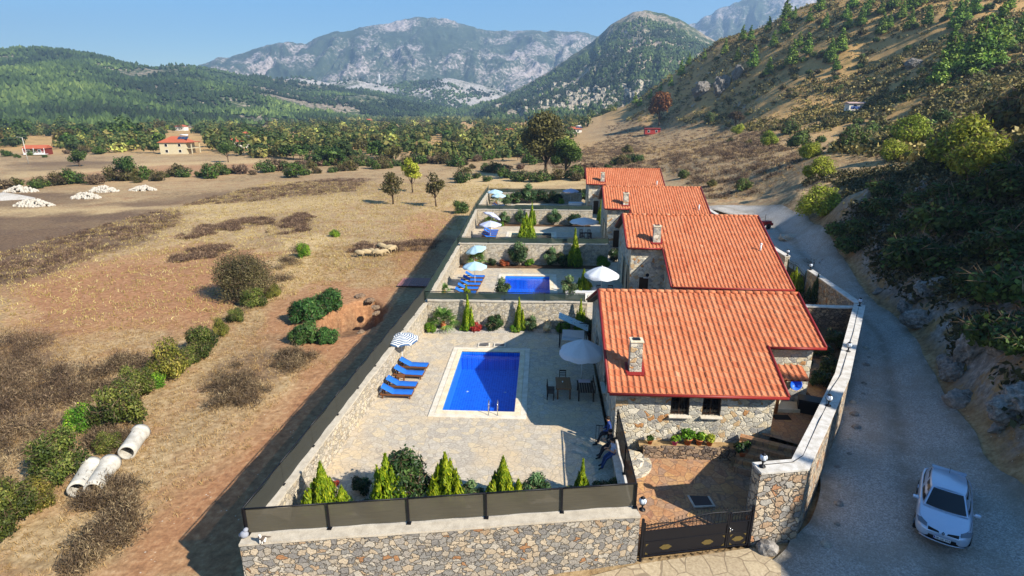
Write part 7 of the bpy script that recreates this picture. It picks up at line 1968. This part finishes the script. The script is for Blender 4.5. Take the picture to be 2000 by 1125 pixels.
        for x in (1.28, -1.3):
            w = empty('wheel', (x, s * .79, .31)); COL.objects.unlink(w); link(w, root); KIDS.setdefault(root.name, []).append(w)
            M4 = Matrix.Rotation(math.pi / 2, 4, 'X')
            MB().lathe([(.2, -.1), (.29, -.1), (.315, -.06), (.315, .06), (.29, .1), (.2, .1)], (0, 0, 0), 24, M4=M4).build('tyre', M_TYRE, w)
            m = MB(); m.lathe([(.2, -.09), (.19, 0), (.2, .09)], (0, 0, 0), 20, M4=M4); m.lathe([(0, -.05 * 1), (.06, -.06), (.2, -.03), (.2, .03), (.06, .06), (0, .05)], (0, 0, 0), 5, M4=M4); m.build('rim', M_STEEL, w)
        MB().box((.05, s * .905, .62), (.22, .02, .03)).build('door_handle', M_PAINT, root); MB().box((-.75, s * .905, .64), (.22, .02, .03)).build('door_handle', M_PAINT, root)
    m = MB(); V = []
    for i in range(13):
        y = -.72 + 1.44 * i / 12; x = 2.13 - .42 * (abs(y) / .72) ** 2.6 * .45
        V += [(x + .0, y, .27), (x + .025, y, .36), (x + .02, y, .46)]
    m.add(V, [(i * 3 + j, (i + 1) * 3 + j, (i + 1) * 3 + j + 1, i * 3 + j + 1) for i in range(12) for j in range(2)], 0, True); m.build('lower_bumper', M_TRIM, root)
    MB().tube([(2.15 - .42 * (abs(y) / .72) ** 2.6 * .45, y, .265) for y in np.linspace(-.7, .7, 11)], .018, 6).build('bumper_lip', M_PAINT, root)
    pl = MB().rbox((2.165, 0, .44), (.02, .52, .115), .006).build('number_plate', flat('plate_white', '#d5dae2', .4, .02), root)
    cu = bpy.data.curves.new('plate_text', 'FONT'); cu.body = '48 UE 974'; cu.size = .105; cu.align_x = 'CENTER'; cu.align_y = 'CENTER'; cu.extrude = .002
    t0 = bpy.data.objects.new('plate_text_curve', cu); link(t0); dgt = bpy.context.evaluated_depsgraph_get(); tme = bpy.data.meshes.new_from_object(t0.evaluated_get(dgt)); bpy.data.objects.remove(t0)
    tme.materials.clear(); tme.materials.append(M_TRIM); tx = bpy.data.objects.new('plate_text', tme); link(tx, pl); tx.rotation_euler = (math.pi / 2, 0, math.pi / 2); tx.location = (2.178, .02, .44)
    MB().box((2.1765, -.235, .44), (.003, .04, .105)).build('plate_band', flat('plate_blue', '#1d3c9a', .4), pl)
    m = MB(); O = [(0, .065), (.05, 0), (0, -.065), (-.05, 0)]; I_ = [(0, .035), (.026, 0), (0, -.035), (-.026, 0)]
    tr = lambda y, z, d=0: (2.125 + d - z * .35, y, .66 + z)
    V = [tr(*q, .0) for q in O] + [tr(*q, .0) for q in I_] + [tr(*q, .02) for q in O] + [tr(*q, .02) for q in I_]
    m.add(V, [(8 + i, 8 + (i + 1) % 4, 12 + (i + 1) % 4, 12 + i) for i in range(4)] + [(i, (i + 1) % 4, 8 + (i + 1) % 4, 8 + i) for i in range(4)] + [(4 + i, 12 + i, 12 + (i + 1) % 4, 4 + (i + 1) % 4) for i in range(4)]); m.build('nose_emblem', M_TRIM, root)
    m = MB(); V = []
    for i in range(9):
        y = -.56 + 1.12 * i / 8; V += [(-1.34, y, 1.40), (-1.6, y * 1.05, 1.385), (-1.62, y * 1.05, 1.36), (-1.36, y, 1.36)]
    m.add(V, [(i * 4 + j, i * 4 + (j + 1) % 4, (i + 1) * 4 + (j + 1) % 4, (i + 1) * 4 + j) for i in range(8) for j in range(4)], 0, False); m.build('rear_spoiler', M_PAINT, root)
    m = MB(); m.tube([(1.0, -.1, .985), (.72, .38, 1.13)], .009, 4); m.tube([(1.0, .35, .98), (.78, -.12, 1.11)], .009, 4); m.build('wiper', M_TRIM, root)
    for s in (-1, 1): MB().tube([(2.0, s * .49, .7), (1.6, s * .77, .83), (1.02, s * .82, .93)], .005, 4).build('bonnet_seam', M_TRIM, root)
    MB().tube([(-1.1, 0, 1.46), (-1.32, 0, 1.62)], .007, 5).build('aerial', M_TRIM, root)
    return root
car = make_car()
a, b2 = P(1783, 1030, -.1), P(1886, 1078, -.1); fd = Vector((-(b2 - a).y, (b2 - a).x, 0)).normalized()
fd = Vector((-.56, -.83, 0)).normalized()
fc = P(1836, 1062, -.3)
cc_ = fc - Vector((fd.x, fd.y, 0)) * 2.1
car.scale = (1.06,) * 3
car.location = (cc_.x, cc_.y, road_z(cc_.x, cc_.y) + .0); car.rotation_euler = (0, 0, math.atan2(fd.y, fd.x))
tag(car, 'silver blue hatchback car with a roof spoiler parked on the gravel road', 'car')
# small red motor cultivator farther up the road
p = P(1494, 452, 1.3); tr_ = empty('motor_cultivator', (p.x, p.y, road_z(p.x, p.y)), .4, 'small red motor cultivator standing on the road beyond the roofs', 'cultivator')
m = MB(); m.rbox((0, 0, .75), (1.3, .7, .55), .08); m.rbox((.75, 0, .55), (.5, .5, .35), .05); m.build('engine_cover', flat('red_paint', '#a3241f', .4, .08), tr_)
m = MB(); m.tube([(-.6, -.25, .9), (-1.5, -.3, 1.35)], .03, 6); m.tube([(-.6, .25, .9), (-1.5, .3, 1.35)], .03, 6); m.tube([(-.2, 0, 1.0), (-.2, 0, 1.9)], .03, 6); m.build('handlebar', M_BLACK, tr_)
for s in (-1, 1): MB().lathe([(0, -.1), (.3, -.1), (.36, -.05), (.36, .05), (.3, .1), (0, .1)], (0, s * .5, .36), 18, M4=Matrix.Rotation(math.pi / 2, 4, 'X')).build('wheel', flat('tyre_rubber', '#17171a', .85), tr_)

# ================================================================= FIGURES (skin modifier, baked to one mesh)
def grow(name, verts, edges, radii, classes, mats, level=2, root=0):
    """verts at joints, edges as bones, radius per vertex; classes = material index per edge"""
    me = bpy.data.meshes.new(name); me.from_pydata(verts, edges, [])
    o = bpy.data.objects.new(name, me); link(o)
    sk = o.modifiers.new('skin', 'SKIN'); sk.use_smooth_shade = True
    for i, v in enumerate(me.skin_vertices[0].data):
        r = radii[i]; v.radius = (r, r) if isinstance(r, float) else r
        v.use_root = i == root
    su = o.modifiers.new('sub', 'SUBSURF'); su.levels = su.render_levels = level
    dg_ = bpy.context.evaluated_depsgraph_get(); ev = o.evaluated_get(dg_)
    m2 = bpy.data.meshes.new_from_object(ev); bpy.data.objects.remove(o)
    m2.name = name
    for mt in mats: m2.materials.append(mt) if mt.name not in [x.name for x in m2.materials if x] else None
    A_ = np.array([verts[a] for a, b in edges]); B_ = np.array([verts[b] for a, b in edges]); D_ = B_ - A_; LL = (D_ ** 2).sum(1) + 1e-9
    rr2 = np.array([((radii[a] if isinstance(radii[a], float) else max(radii[a])) + (radii[b] if isinstance(radii[b], float) else max(radii[b]))) / 2 for a, b in edges])
    idx = []
    for pl in m2.polygons:
        c = np.array(pl.center); t = np.clip(((c - A_) * D_).sum(1) / LL, 0, 1); q = A_ + D_ * t[:, None]
        idx.append(classes[int(np.argmin(np.linalg.norm(c - q, axis=1) - rr2))]); pl.use_smooth = True
    m2.polygons.foreach_set('material_index', idx)
    o = bpy.data.objects.new(name, m2); link(o); return o

SKIN = flat('skin', '#b98a6d', .6, .05); HAIR = flat('dark_hair', '#1d1612', .6, .2); SHOE = flat('dark_shoes', '#1c1c20', .6)
def person(loc, rz, label, top, legs, lean=.18, seat=.62, hands='lap', bare=False, hair_long=False):
    """figure leaning seated on a low wall, facing local +x; origin on the ground below the hips"""
    V, E, R, Cc = [], [], [], []
    def v(p, r): V.append(tuple(p)); R.append(r); return len(V) - 1
    def e(a, b, c): E.append((a, b)); Cc.append(c)
    hz_ = seat + .12
    pel = v((0, 0, hz_), .135); abd = v((-.03, 0, hz_ + .18), (.115, .14)); che = v((-.0, 0, hz_ + .38), (.12, .16)); nk = v((.05, 0, hz_ + .53), .055); hd = v((.09, 0, hz_ + .62), .085); hd2 = v((.11, 0, hz_ + .74), .088)
    e(pel, abd, 2); e(abd, che, 1); e(che, nk, 1); e(nk, hd, 0); e(hd, hd2, 0)
    for s in (-1, 1):
        h_ = v((.06, s * .1, hz_ - .02), .1); kn = v((.40, s * .13, seat - .12 + (.06 if s > 0 else 0)), .068); an = v((.55 + .1 * s * .5, s * .12, .1), .042); to = v((.74 + .05 * s, s * .14, .045), .035); hl = v((.50 + .05 * s, s * .12, .05), .036)
        e(pel, h_, 2); e(h_, kn, 2); e(kn, an, 2); e(an, to, 3); e(an, hl, 3)
        sh = v((.0, s * .19, hz_ + .43), .062); el = v((.08, s * .27, hz_ + .17), .043); wr = v((.28, s * (.12 if hands == 'lap' else .07), hz_ + (.06 if hands == 'lap' else .24)), .028)
        pa = v((.35, s * .10, hz_ + (.07 if hands == 'lap' else .28)), (.022, .036))
        e(che, sh, 1); e(sh, el, 0 if bare else 1); e(el, wr, 0 if bare else 1); e(wr, pa, 0)
        pz = V[pa][2]
        for k, (dy, ln) in enumerate(((-.03, .07), (-.01, .085), (.01, .08), (.03, .065))):
            f1 = v((.385, s * .10 + dy, pz + .0), .0095); f2 = v((.385 + ln * .6, s * .10 + dy * 1.1 - s * .012, pz - .015), .009); f3 = v((.385 + ln * .8, s * .10 + dy * 1.1 - s * .02, pz - .045), .008)
            e(pa, f1, 0); e(f1, f2, 0); e(f2, f3, 0)
        t1 = v((.34, s * .055, pz + .01), .011); t2 = v((.375, s * .035, pz - .002), .0095); e(pa, t1, 0); e(t1, t2, 0)
    o = grow('person', V, E, R, Cc, [SKIN, top, legs, SHOE])
    o.location = loc; o.rotation_euler = (0, 0, rz)
    # face: nose, eyes, ears as small features, hair cap
    m = MB(); hx, hzz = .105, hz_ + .7
    m.ball((hx + .088, 0, hzz - .015), (.018, .014, .024), 8, 6); m.ball((hx, .085, hzz - .01), (.018, .012, .03), 6, 5); m.ball((hx, -.085, hzz - .01), (.018, .012, .03), 6, 5); m.build('face_features', SKIN, o)
    m = MB()
    for s in (-1, 1): m.ball((hx + .078, s * .032, hzz + .012), (.01, .013, .009), 6, 5)
    m.box((hx + .083, 0, hzz - .062), (.008, .042, .008)); m.build('eyes_and_mouth', flat('dark_eye', '#1c1210', .4), o)
    m = MB(); m.ball((hx - .022, 0, hzz + .045), (.108, .101, .098), 14, 10)
    if hair_long: m.ball((hx - .085, 0, hzz - .09), (.05, .085, .15), 10, 8)
    m.build('hair', HAIR, o)
    return tag(o, label, 'person')
person((3.55, 25.35, 0.0), math.pi - .15, 'person in a blue shirt, farthest of the three along the parapet', flat('blue_shirt', '#2b3f78', .85), flat('dark_trousers', '#20222c', .85), seat=.72)
person((3.56, 24.35, 0.0), math.pi + .12, 'person in dark clothes with bent knees, middle one of the three along the parapet', flat('dark_shirt', '#22242e', .85), flat('dark_trousers', '#20222c', .85), hands='phone')
person((3.58, 23.62, 0.0), math.pi + .28, 'person in blue jeans and white top with bare arms, nearest of three by the parapet', flat('white_shirt', '#aab0c4', .85), flat('blue_jeans', '#2c4270', .85), hands='phone', bare=True, hair_long=True)

def make_sheep():
    V = [(-.42, 0, .62), (-.1, 0, .62), (.25, 0, .64), (.48, 0, .7), (.6, 0, .55), (.7, 0, .34), (.78, 0, .22)]; R = [.2, .27, .26, .16, .095, .09, .05]
    E = [(i, i + 1) for i in range(6)]; C_ = [0, 0, 0, 0, 0, 1]
    for x, k in ((-.36, 0), (.28, 2)):
        for s in (-1, 1):
            i = len(V); kx = x - .05 if k == 0 else x + .02
            V += [(x, s * .14, .46), (kx + (.1 if k == 0 else 0), s * .14, .3), (kx, s * .14, .16), (kx + .02, s * .14, .03)]; R += [.09, .05, .032, .035]
            E += [(k, i), (i, i + 1), (i + 1, i + 2), (i + 2, i + 3)]; C_ += [0, 0, 1, 1]
    i = len(V); V += [(-.62, 0, .6), (-.68, 0, .42)]; R += [.05, .03]; E += [(0, i), (i, i + 1)]; C_ += [0, 0]
    for s in (-1, 1): i = len(V); V += [(.64, s * .13, .42)]; R += [.025]; E += [(5, i)]; C_ += [1]
    b = NB('wool'); v = b.coord(); n = b.noise(v, 14, 4); w = b.end(b.mix(n, '#8d7a5c', '#c2ae88'), .95, b.bump(b.vor(v, 22, 'F1', 'Distance'), .9, .04))
    return grow('sheep', V, E, R, C_, [w, flat('sheep_face', '#8a7558', .8)], 2)
sh0 = make_sheep()
for i, (u, v, rz) in enumerate(((704, 503, 3.0), (717, 501, 3.4), (729, 500, 2.7), (735, 501, 1.4), (740, 502, 3.3), (748, 501, .3), (747, 489, 2.9), (760, 492, .2), (767, 494, 1.0))):
    p = gpt(u, v); o = sh0 if i == 0 else dup(sh0); o.location = (p.x, p.y, p.z - .01); o.rotation_euler = (0, 0, rz); o.scale = (1.25,) * 3
    tag(o, 'tan woolly sheep grazing with the flock in the dry field', 'sheep', 'sheep of the flock')
# cat on the front wall
V = [(-.1, 0, .12), (0, 0, .17), (.06, 0, .25), (.1, 0, .33), (.15, 0, .33)]; R = [.07, .065, .05, .045, .025]; E = [(0, 1), (1, 2), (2, 3), (3, 4)]; C_ = [0, 0, 1, 0, 1]
for s in (-1, 1):
    i = len(V); V += [(.06, s * .035, .15), (.07, s * .04, .015)]; R += [.025, .02]; E += [(1, i), (i, i + 1)]; C_ += [1, 1]
    i = len(V); V += [(-.03, s * .07, .07), (.04, s * .075, .015)]; R += [.045, .022]; E += [(0, i), (i, i + 1)]; C_ += [0, 1]
    i = len(V); V += [(.085, s * .03, .395)]; R += [.012]; E += [(3, i)]; C_ += [0]
i = len(V); V += [(-.2, .03, .06), (-.26, .12, .03)]; R += [.025, .018]; E += [(0, i), (i, i + 1)]; C_ += [0, 0]
cat_ = grow('cat', V, E, R, C_, [flat('tabby_fur', '#5a5048', .9), flat('white_fur', '#cfcac2', .9)], 2)
q = P(513, 1060, NT); cat_.location = (q.x, q.y, NT - .0); cat_.rotation_euler = (0, 0, -1.7); cat_.scale = (1.15,) * 3; tag(cat_, 'white and tabby cat sitting on the front wall below the net fence', 'cat')
m = MB(); m.ball((0, 0, .14), (.16, .13, .14), 12, 8); m.ball((.05, .05, .3), (.09, .1, .08), 10, 7); m.ball((-.12, .04, .08), (.12, .1, .08), 10, 7)
q = P(474, 1052, NT); o = m.build('cloth_bag', flat('grey_cloth_bag', '#8c8f98', .9, .2)); o.location = (q.x + .05, q.y + .06, NT); tag(o, 'crumpled grey cloth bag at the corner end of the front wall', 'bag')

# ================================================================= FAR BUILDINGS, POLES AND THE RUINED VILLAGE
def hip_roof(m, w, d, z, h, over=.6, ridge=.4):
    a, b2 = w / 2 + over, d / 2 + over; r = w / 2 * ridge
    V = [(-a, -b2, z), (a, -b2, z), (a, b2, z), (-a, b2, z), (-r, 0, z + h), (r, 0, z + h)]
    m.add(V, [(0, 1, 5, 4), (1, 2, 5), (2, 3, 4, 5), (3, 0, 4), (3, 2, 1, 0)])
def far_house(u, v, w, d, h, label, wallm, roofm, rz=0.0, rh=2.2, floors=2, solar=False, porch=False, hip=True, roofh=.35, z=None):
    p = P(u, v, ZF if z is None else z) if z is not None else gpt(u, v)
    if p.x > 20 or z is None: g = gray(u, v, 60, 1200); p = Vector(g) if g else p
    r = empty('country_house', (p.x, p.y, p.z - .1), rz, label, 'house')
    MB().box((0, 0, h / 2), (w, d, h)).build('wall', wallm, r)
    m = MB()
    if hip: hip_roof(m, w, d, h, rh, .7, roofh)
    else:
        a, b2 = w / 2 + .4, d / 2 + .5; m.add([(-a, -b2, h - .15), (a, -b2, h - .15), (a, 0, h + rh), (-a, 0, h + rh), (a, b2, h - .15), (-a, b2, h - .15)], [(0, 1, 2, 3), (3, 2, 4, 5), (5, 4, 1, 0), (1, 4, 2), (0, 3, 5)])
    rf = m.build('roof', roofm, r)
    for f in range(floors):
        for i in range(max(2, int(w / 4))):
            x = -w / 2 + w * (i + .5) / max(2, int(w / 4)); zc = h / floors * (f + .55)
            wf = MB().rbox((x, -d / 2 - .02, zc), (1.3, .1, 1.4), .01).build('window', M_WHITE, r); MB().box((x, -d / 2 - .075, zc), (1.1, .02, 1.2)).build('pane', M_GLASSDK, wf)
    if porch:
        m = MB()
        for i in range(4): m.box((w / 2 + 2.2, -d / 2 + .2 + (d - .4) * i / 3, h / 2), (.35, .35, h)) if i in (0, 3) else None
        m.box((w / 2 + 1.2, 0, h * .5), (2.4, d, .25)); m.build('porch', wallm, r)
        m = MB(); m.add([(w / 2 + .7, -d / 2 - .7, h), (w / 2 + 3, -d / 2 - .7, h), (w / 2 + 3, d / 2 + .7, h), (w / 2 + .7, d / 2 + .7, h)], [(0, 1, 2, 3)]); m.box((w / 2 + 1.6, 0, h + .1), (2.8, d + 1.2, .16)); m.build('porch_roof', roofm, r)
    if solar:
        m = MB()
        for i in range(3): m.box((w * .28 + i * 1.5 - 1, -d * .18, h + rh * .75), (1.35, 2.2, .08), rx=.5)
        m.build('solar_panel', flat('solar_blue', '#2b3a55', .2), rf); MB().tube([(w * .28 - 1.5, .5, h + rh + .5), (w * .28 + 2, .5, h + rh + .5)], .35, 10).build('water_tank', M_WHITE, rf)
    return r
M_TILEF = flat('weathered_tile', '#a5583c', .85, .25, .6); M_YELW = flat('pale_yellow_render', '#b7ab8c', .85, .12, .5); M_REDW = flat('red_boards', '#6e2c20', .8, .2, .8); M_WHW = flat('white_render', '#cfc9be', .85, .08, .5)
far_house(349, 300, 11.5, 9, 5.2, 'big pale yellow house with a hipped tile roof, solar panels and a porch', M_YELW, M_TILEF, .15, 2.6, 2, True, True)
fb = far_house(76, 302, 8.5, 6, 3.0, 'dark red cabin with an orange gable roof and a white balcony', M_REDW, M_TILEF, .25, 1.3, 1, hip=False)
m = MB(); m.box((1.2, -4.4, .5), (8.5, 2.4, .18))
for i in range(8): m.box((-2.9 + i * 1.15, -5.5, 1.0), (.12, .12, 1.0))
m.box((1.2, -5.5, 1.5), (8.5, .12, .14)); m.box((1.2, -5.5, .85), (8.4, .06, .5)); [m.box((x, -5.5, 2.0), (.16, .16, 2.4)) for x in (-2.9, 1.2, 5.3)]
m.build('balcony', M_WHITE, fb)
far_house(470, 288, 12, 8, 3.4, 'tile roofed house with a white tower and a water tank, right of the yellow house', M_WHW, M_TILEF, .1, 2.0, 1, True)
m_ = far_house(484, 286, 3.2, 3.2, 7.2, 'slim white tower house among the trees', M_WHW, M_TILEF, .1, 1.0, 2)
far_house(588, 290, 9, 6, 2.6, 'low red roofed house half hidden in the trees', M_WHW, flat('dark_red_tile', '#8f3f34', .85, .2, .6), .2, 1.4, 1)
far_house(622, 262, 11, 8, 4, 'pale tile roofed house deep in the orchards', M_WHW, M_TILEF, 0, 2, 1)
far_house(720, 240, 12, 8, 4, 'small far white house with a pointed tile roof', M_WHW, M_TILEF, 0, 2.6, 1)
far_house(995, 263, 9, 7, 3.4, 'far red roofed house left of the tall walnut tree', M_WHW, M_TILEF, 0, 1.8, 1)
far_house(1120, 260, 11, 7, 3, 'far pale house with solar tank right of the tall walnut tree', M_WHW, M_TILEF, .1, 1.6, 1, True)
far_house(355, 255, 10, 7, 4, 'far house with faded tile roof behind the yellow house', M_WHW, M_TILEF, 0, 2, 1)
far_house(445, 243, 14, 8, 4, 'far low house with orange roof under the left hill', M_WHW, M_TILEF, 0, 2, 1)
far_house(425, 226, 22, 10, 6, 'white far building at the foot of the left hill', M_WHW, M_CONC, 0, .4, 2)
far_house(910, 215, 20, 10, 6, 'white far building at the foot of the conical hill', M_WHW, M_TILEF, 0, 2, 2)
far_house(1273, 262, 9, 4, 3.2, 'plain red shed at the edge of the meadow', flat('red_shed', '#8c2a22', .7, .12, .5), flat('red_shed_roof', '#6d241d', .7, .12, .5), 0, .5, 1, hip=False)
g = gray(1675, 216, 100, 420); ht = far_house(1675, 216, 7.5, 3.2, 2.5, 'white and blue hut on the hillside meadow', M_WHW, flat('pinkish_sheet_roof', '#a88f88', .7), .0, .35, 1, hip=False)
MB().box((-.5, -1.66, 1.0), (5.2, .06, .9)).build('blue_panel', flat('blue_panel_paint', '#33508c', .6), ht)
# poles
def pole(u, v, h, label, arm=True, mat=M_CONC, r=.16):
    p = gpt(u, v); o = empty('utility_pole', (p.x, p.y, p.z), 0, label, 'pole'); MB().tube([(0, 0, -.3), (0, 0, h)], [r, r * .6], 8).build('shaft', mat, o)
    if arm: m = MB(); m.tube([(0, 0, h - .2), (-1.6, 0, h + .15)], .06, 6); m.rbox((-1.8, 0, h + .12), (.7, .25, .14), .03); m.build('lamp_arm', mat, o)
    else: MB().box((0, 0, h - .4), (1.4, .1, .1)).build('cross_arm', mat, o)
pole(56, 320, 9.5, 'pale concrete lamp pole in front of the red cabin')
pole(191, 296, 8, 'thin wooden pole in the field right of the red cabin', False, M_WOOD, .13)
pole(262, 262, 8, 'far lamp pole among the trees left of the yellow house')
g = pick('rock_knolls', 743, 166); mt_ = empty('mast', tuple(g), 0, 'tall pale lattice mast on the rocky knoll below the mountain', 'mast')
m = MB(); Hm = 42
for sx, sy in ((-1, -1), (1, -1), (1, 1), (-1, 1)): m.tube([(sx * 4.5, sy * 4.5, -6), (sx * 2, sy * 2, Hm * .6), (sx * .7, sy * .7, Hm)], .7, 5)
for i in range(7):
    z = Hm * i / 7; w = 4.5 - 3.8 * i / 7; w2 = 4.5 - 3.8 * (i + 1) / 7
    for sx, sy, tx, ty in ((-1, -1, 1, -1), (1, -1, 1, 1), (1, 1, -1, 1), (-1, 1, -1, -1)): m.tube([(sx * w, sy * w, z), (tx * w2, ty * w2, z + Hm / 7)], .4, 4)
m.build('lattice', M_WHITE, mt_)
for i in range(3): MB().box((0, 0, Hm * (.7 + .13 * i)), (12 - 2 * i, .8, .8)).build('cross_arm', M_WHITE, mt_)
# ruined stone village on the slope of the conical hill
M_RUIN = flat('ruin_stone', '#b8ad9a', .9, .25, .15)
def ruin(seed):
    r = random.Random(seed); w, d, h = r.uniform(5, 7), r.uniform(4.5, 6), r.uniform(4, 6.5); m = MB(); t = .6
    for (x, y, lx, ly) in ((0, -d / 2, w, t), (0, d / 2, w, t), (-w / 2, 0, t, d - t), (w / 2, 0, t, d - t)):
        along = lx > ly; n = 3
        for i in range(n):                              # broken wall tops with window gaps
            hh = h * r.uniform(.6, 1.0); f = (i + .5) / n - .5
            if i == 1 and along:
                m.box((x + f * lx, y, hh * .2 - 1), (lx / n, ly, hh * .4 + 2)); m.box((x + f * lx, y, hh * .86), (lx / n, ly, hh * .28))
            else: m.box((x + (f * lx if along else 0), y + (0 if along else f * ly), hh / 2 - 1), (lx / n if along else lx, ly if along else ly / n, hh + 2))
    m.box((r.uniform(-.2, .2) * w, d / 2 - .5, h * .5), (1.0, .9, h * 1.15))
    return m.build('ruined_house', M_RUIN)
RU = [ruin(i) for i in range(5)]; rj = random.Random(77); n = 0; VP = [(1003, 217), (1030, 190), (1062, 168), (1105, 160), (1150, 168), (1190, 176), (1225, 166), (1275, 160), (1285, 166), (1235, 190), (1190, 219)]
G, nrow = HILLG['cone_hill']; gg = G[:, :nrow].reshape(-1, 3); uu, vv = project(gg)
while n < 270:
    u, v = rj.uniform(1003, 1285), rj.uniform(158, 219)
    if not inpoly(np.array([u]), np.array([v]), VP)[0] or vnoise(np.array([u / 22.]), np.array([v / 10.]), 5)[0] < .3: continue
    i = np.argsort((uu - u) ** 2 + ((vv - v) * 2) ** 2)[:4]; wgt = np.array([rj.random() for _ in i]); q = (gg[i] * wgt[:, None]).sum(0) / wgt.sum()
    o = RU[n] if n < 5 else dup(RU[n % 5]); o.location = (q[0], q[1], q[2] + .3); o.rotation_euler = (0, 0, rj.uniform(-.5, .5)); s = rj.uniform(.7, 1.25); o.scale = (s, s, s)
    tag(o, 'roofless pale stone house in the ruined village on the conical hill', 'ruin', 'ruined houses on the hillside'); n += 1
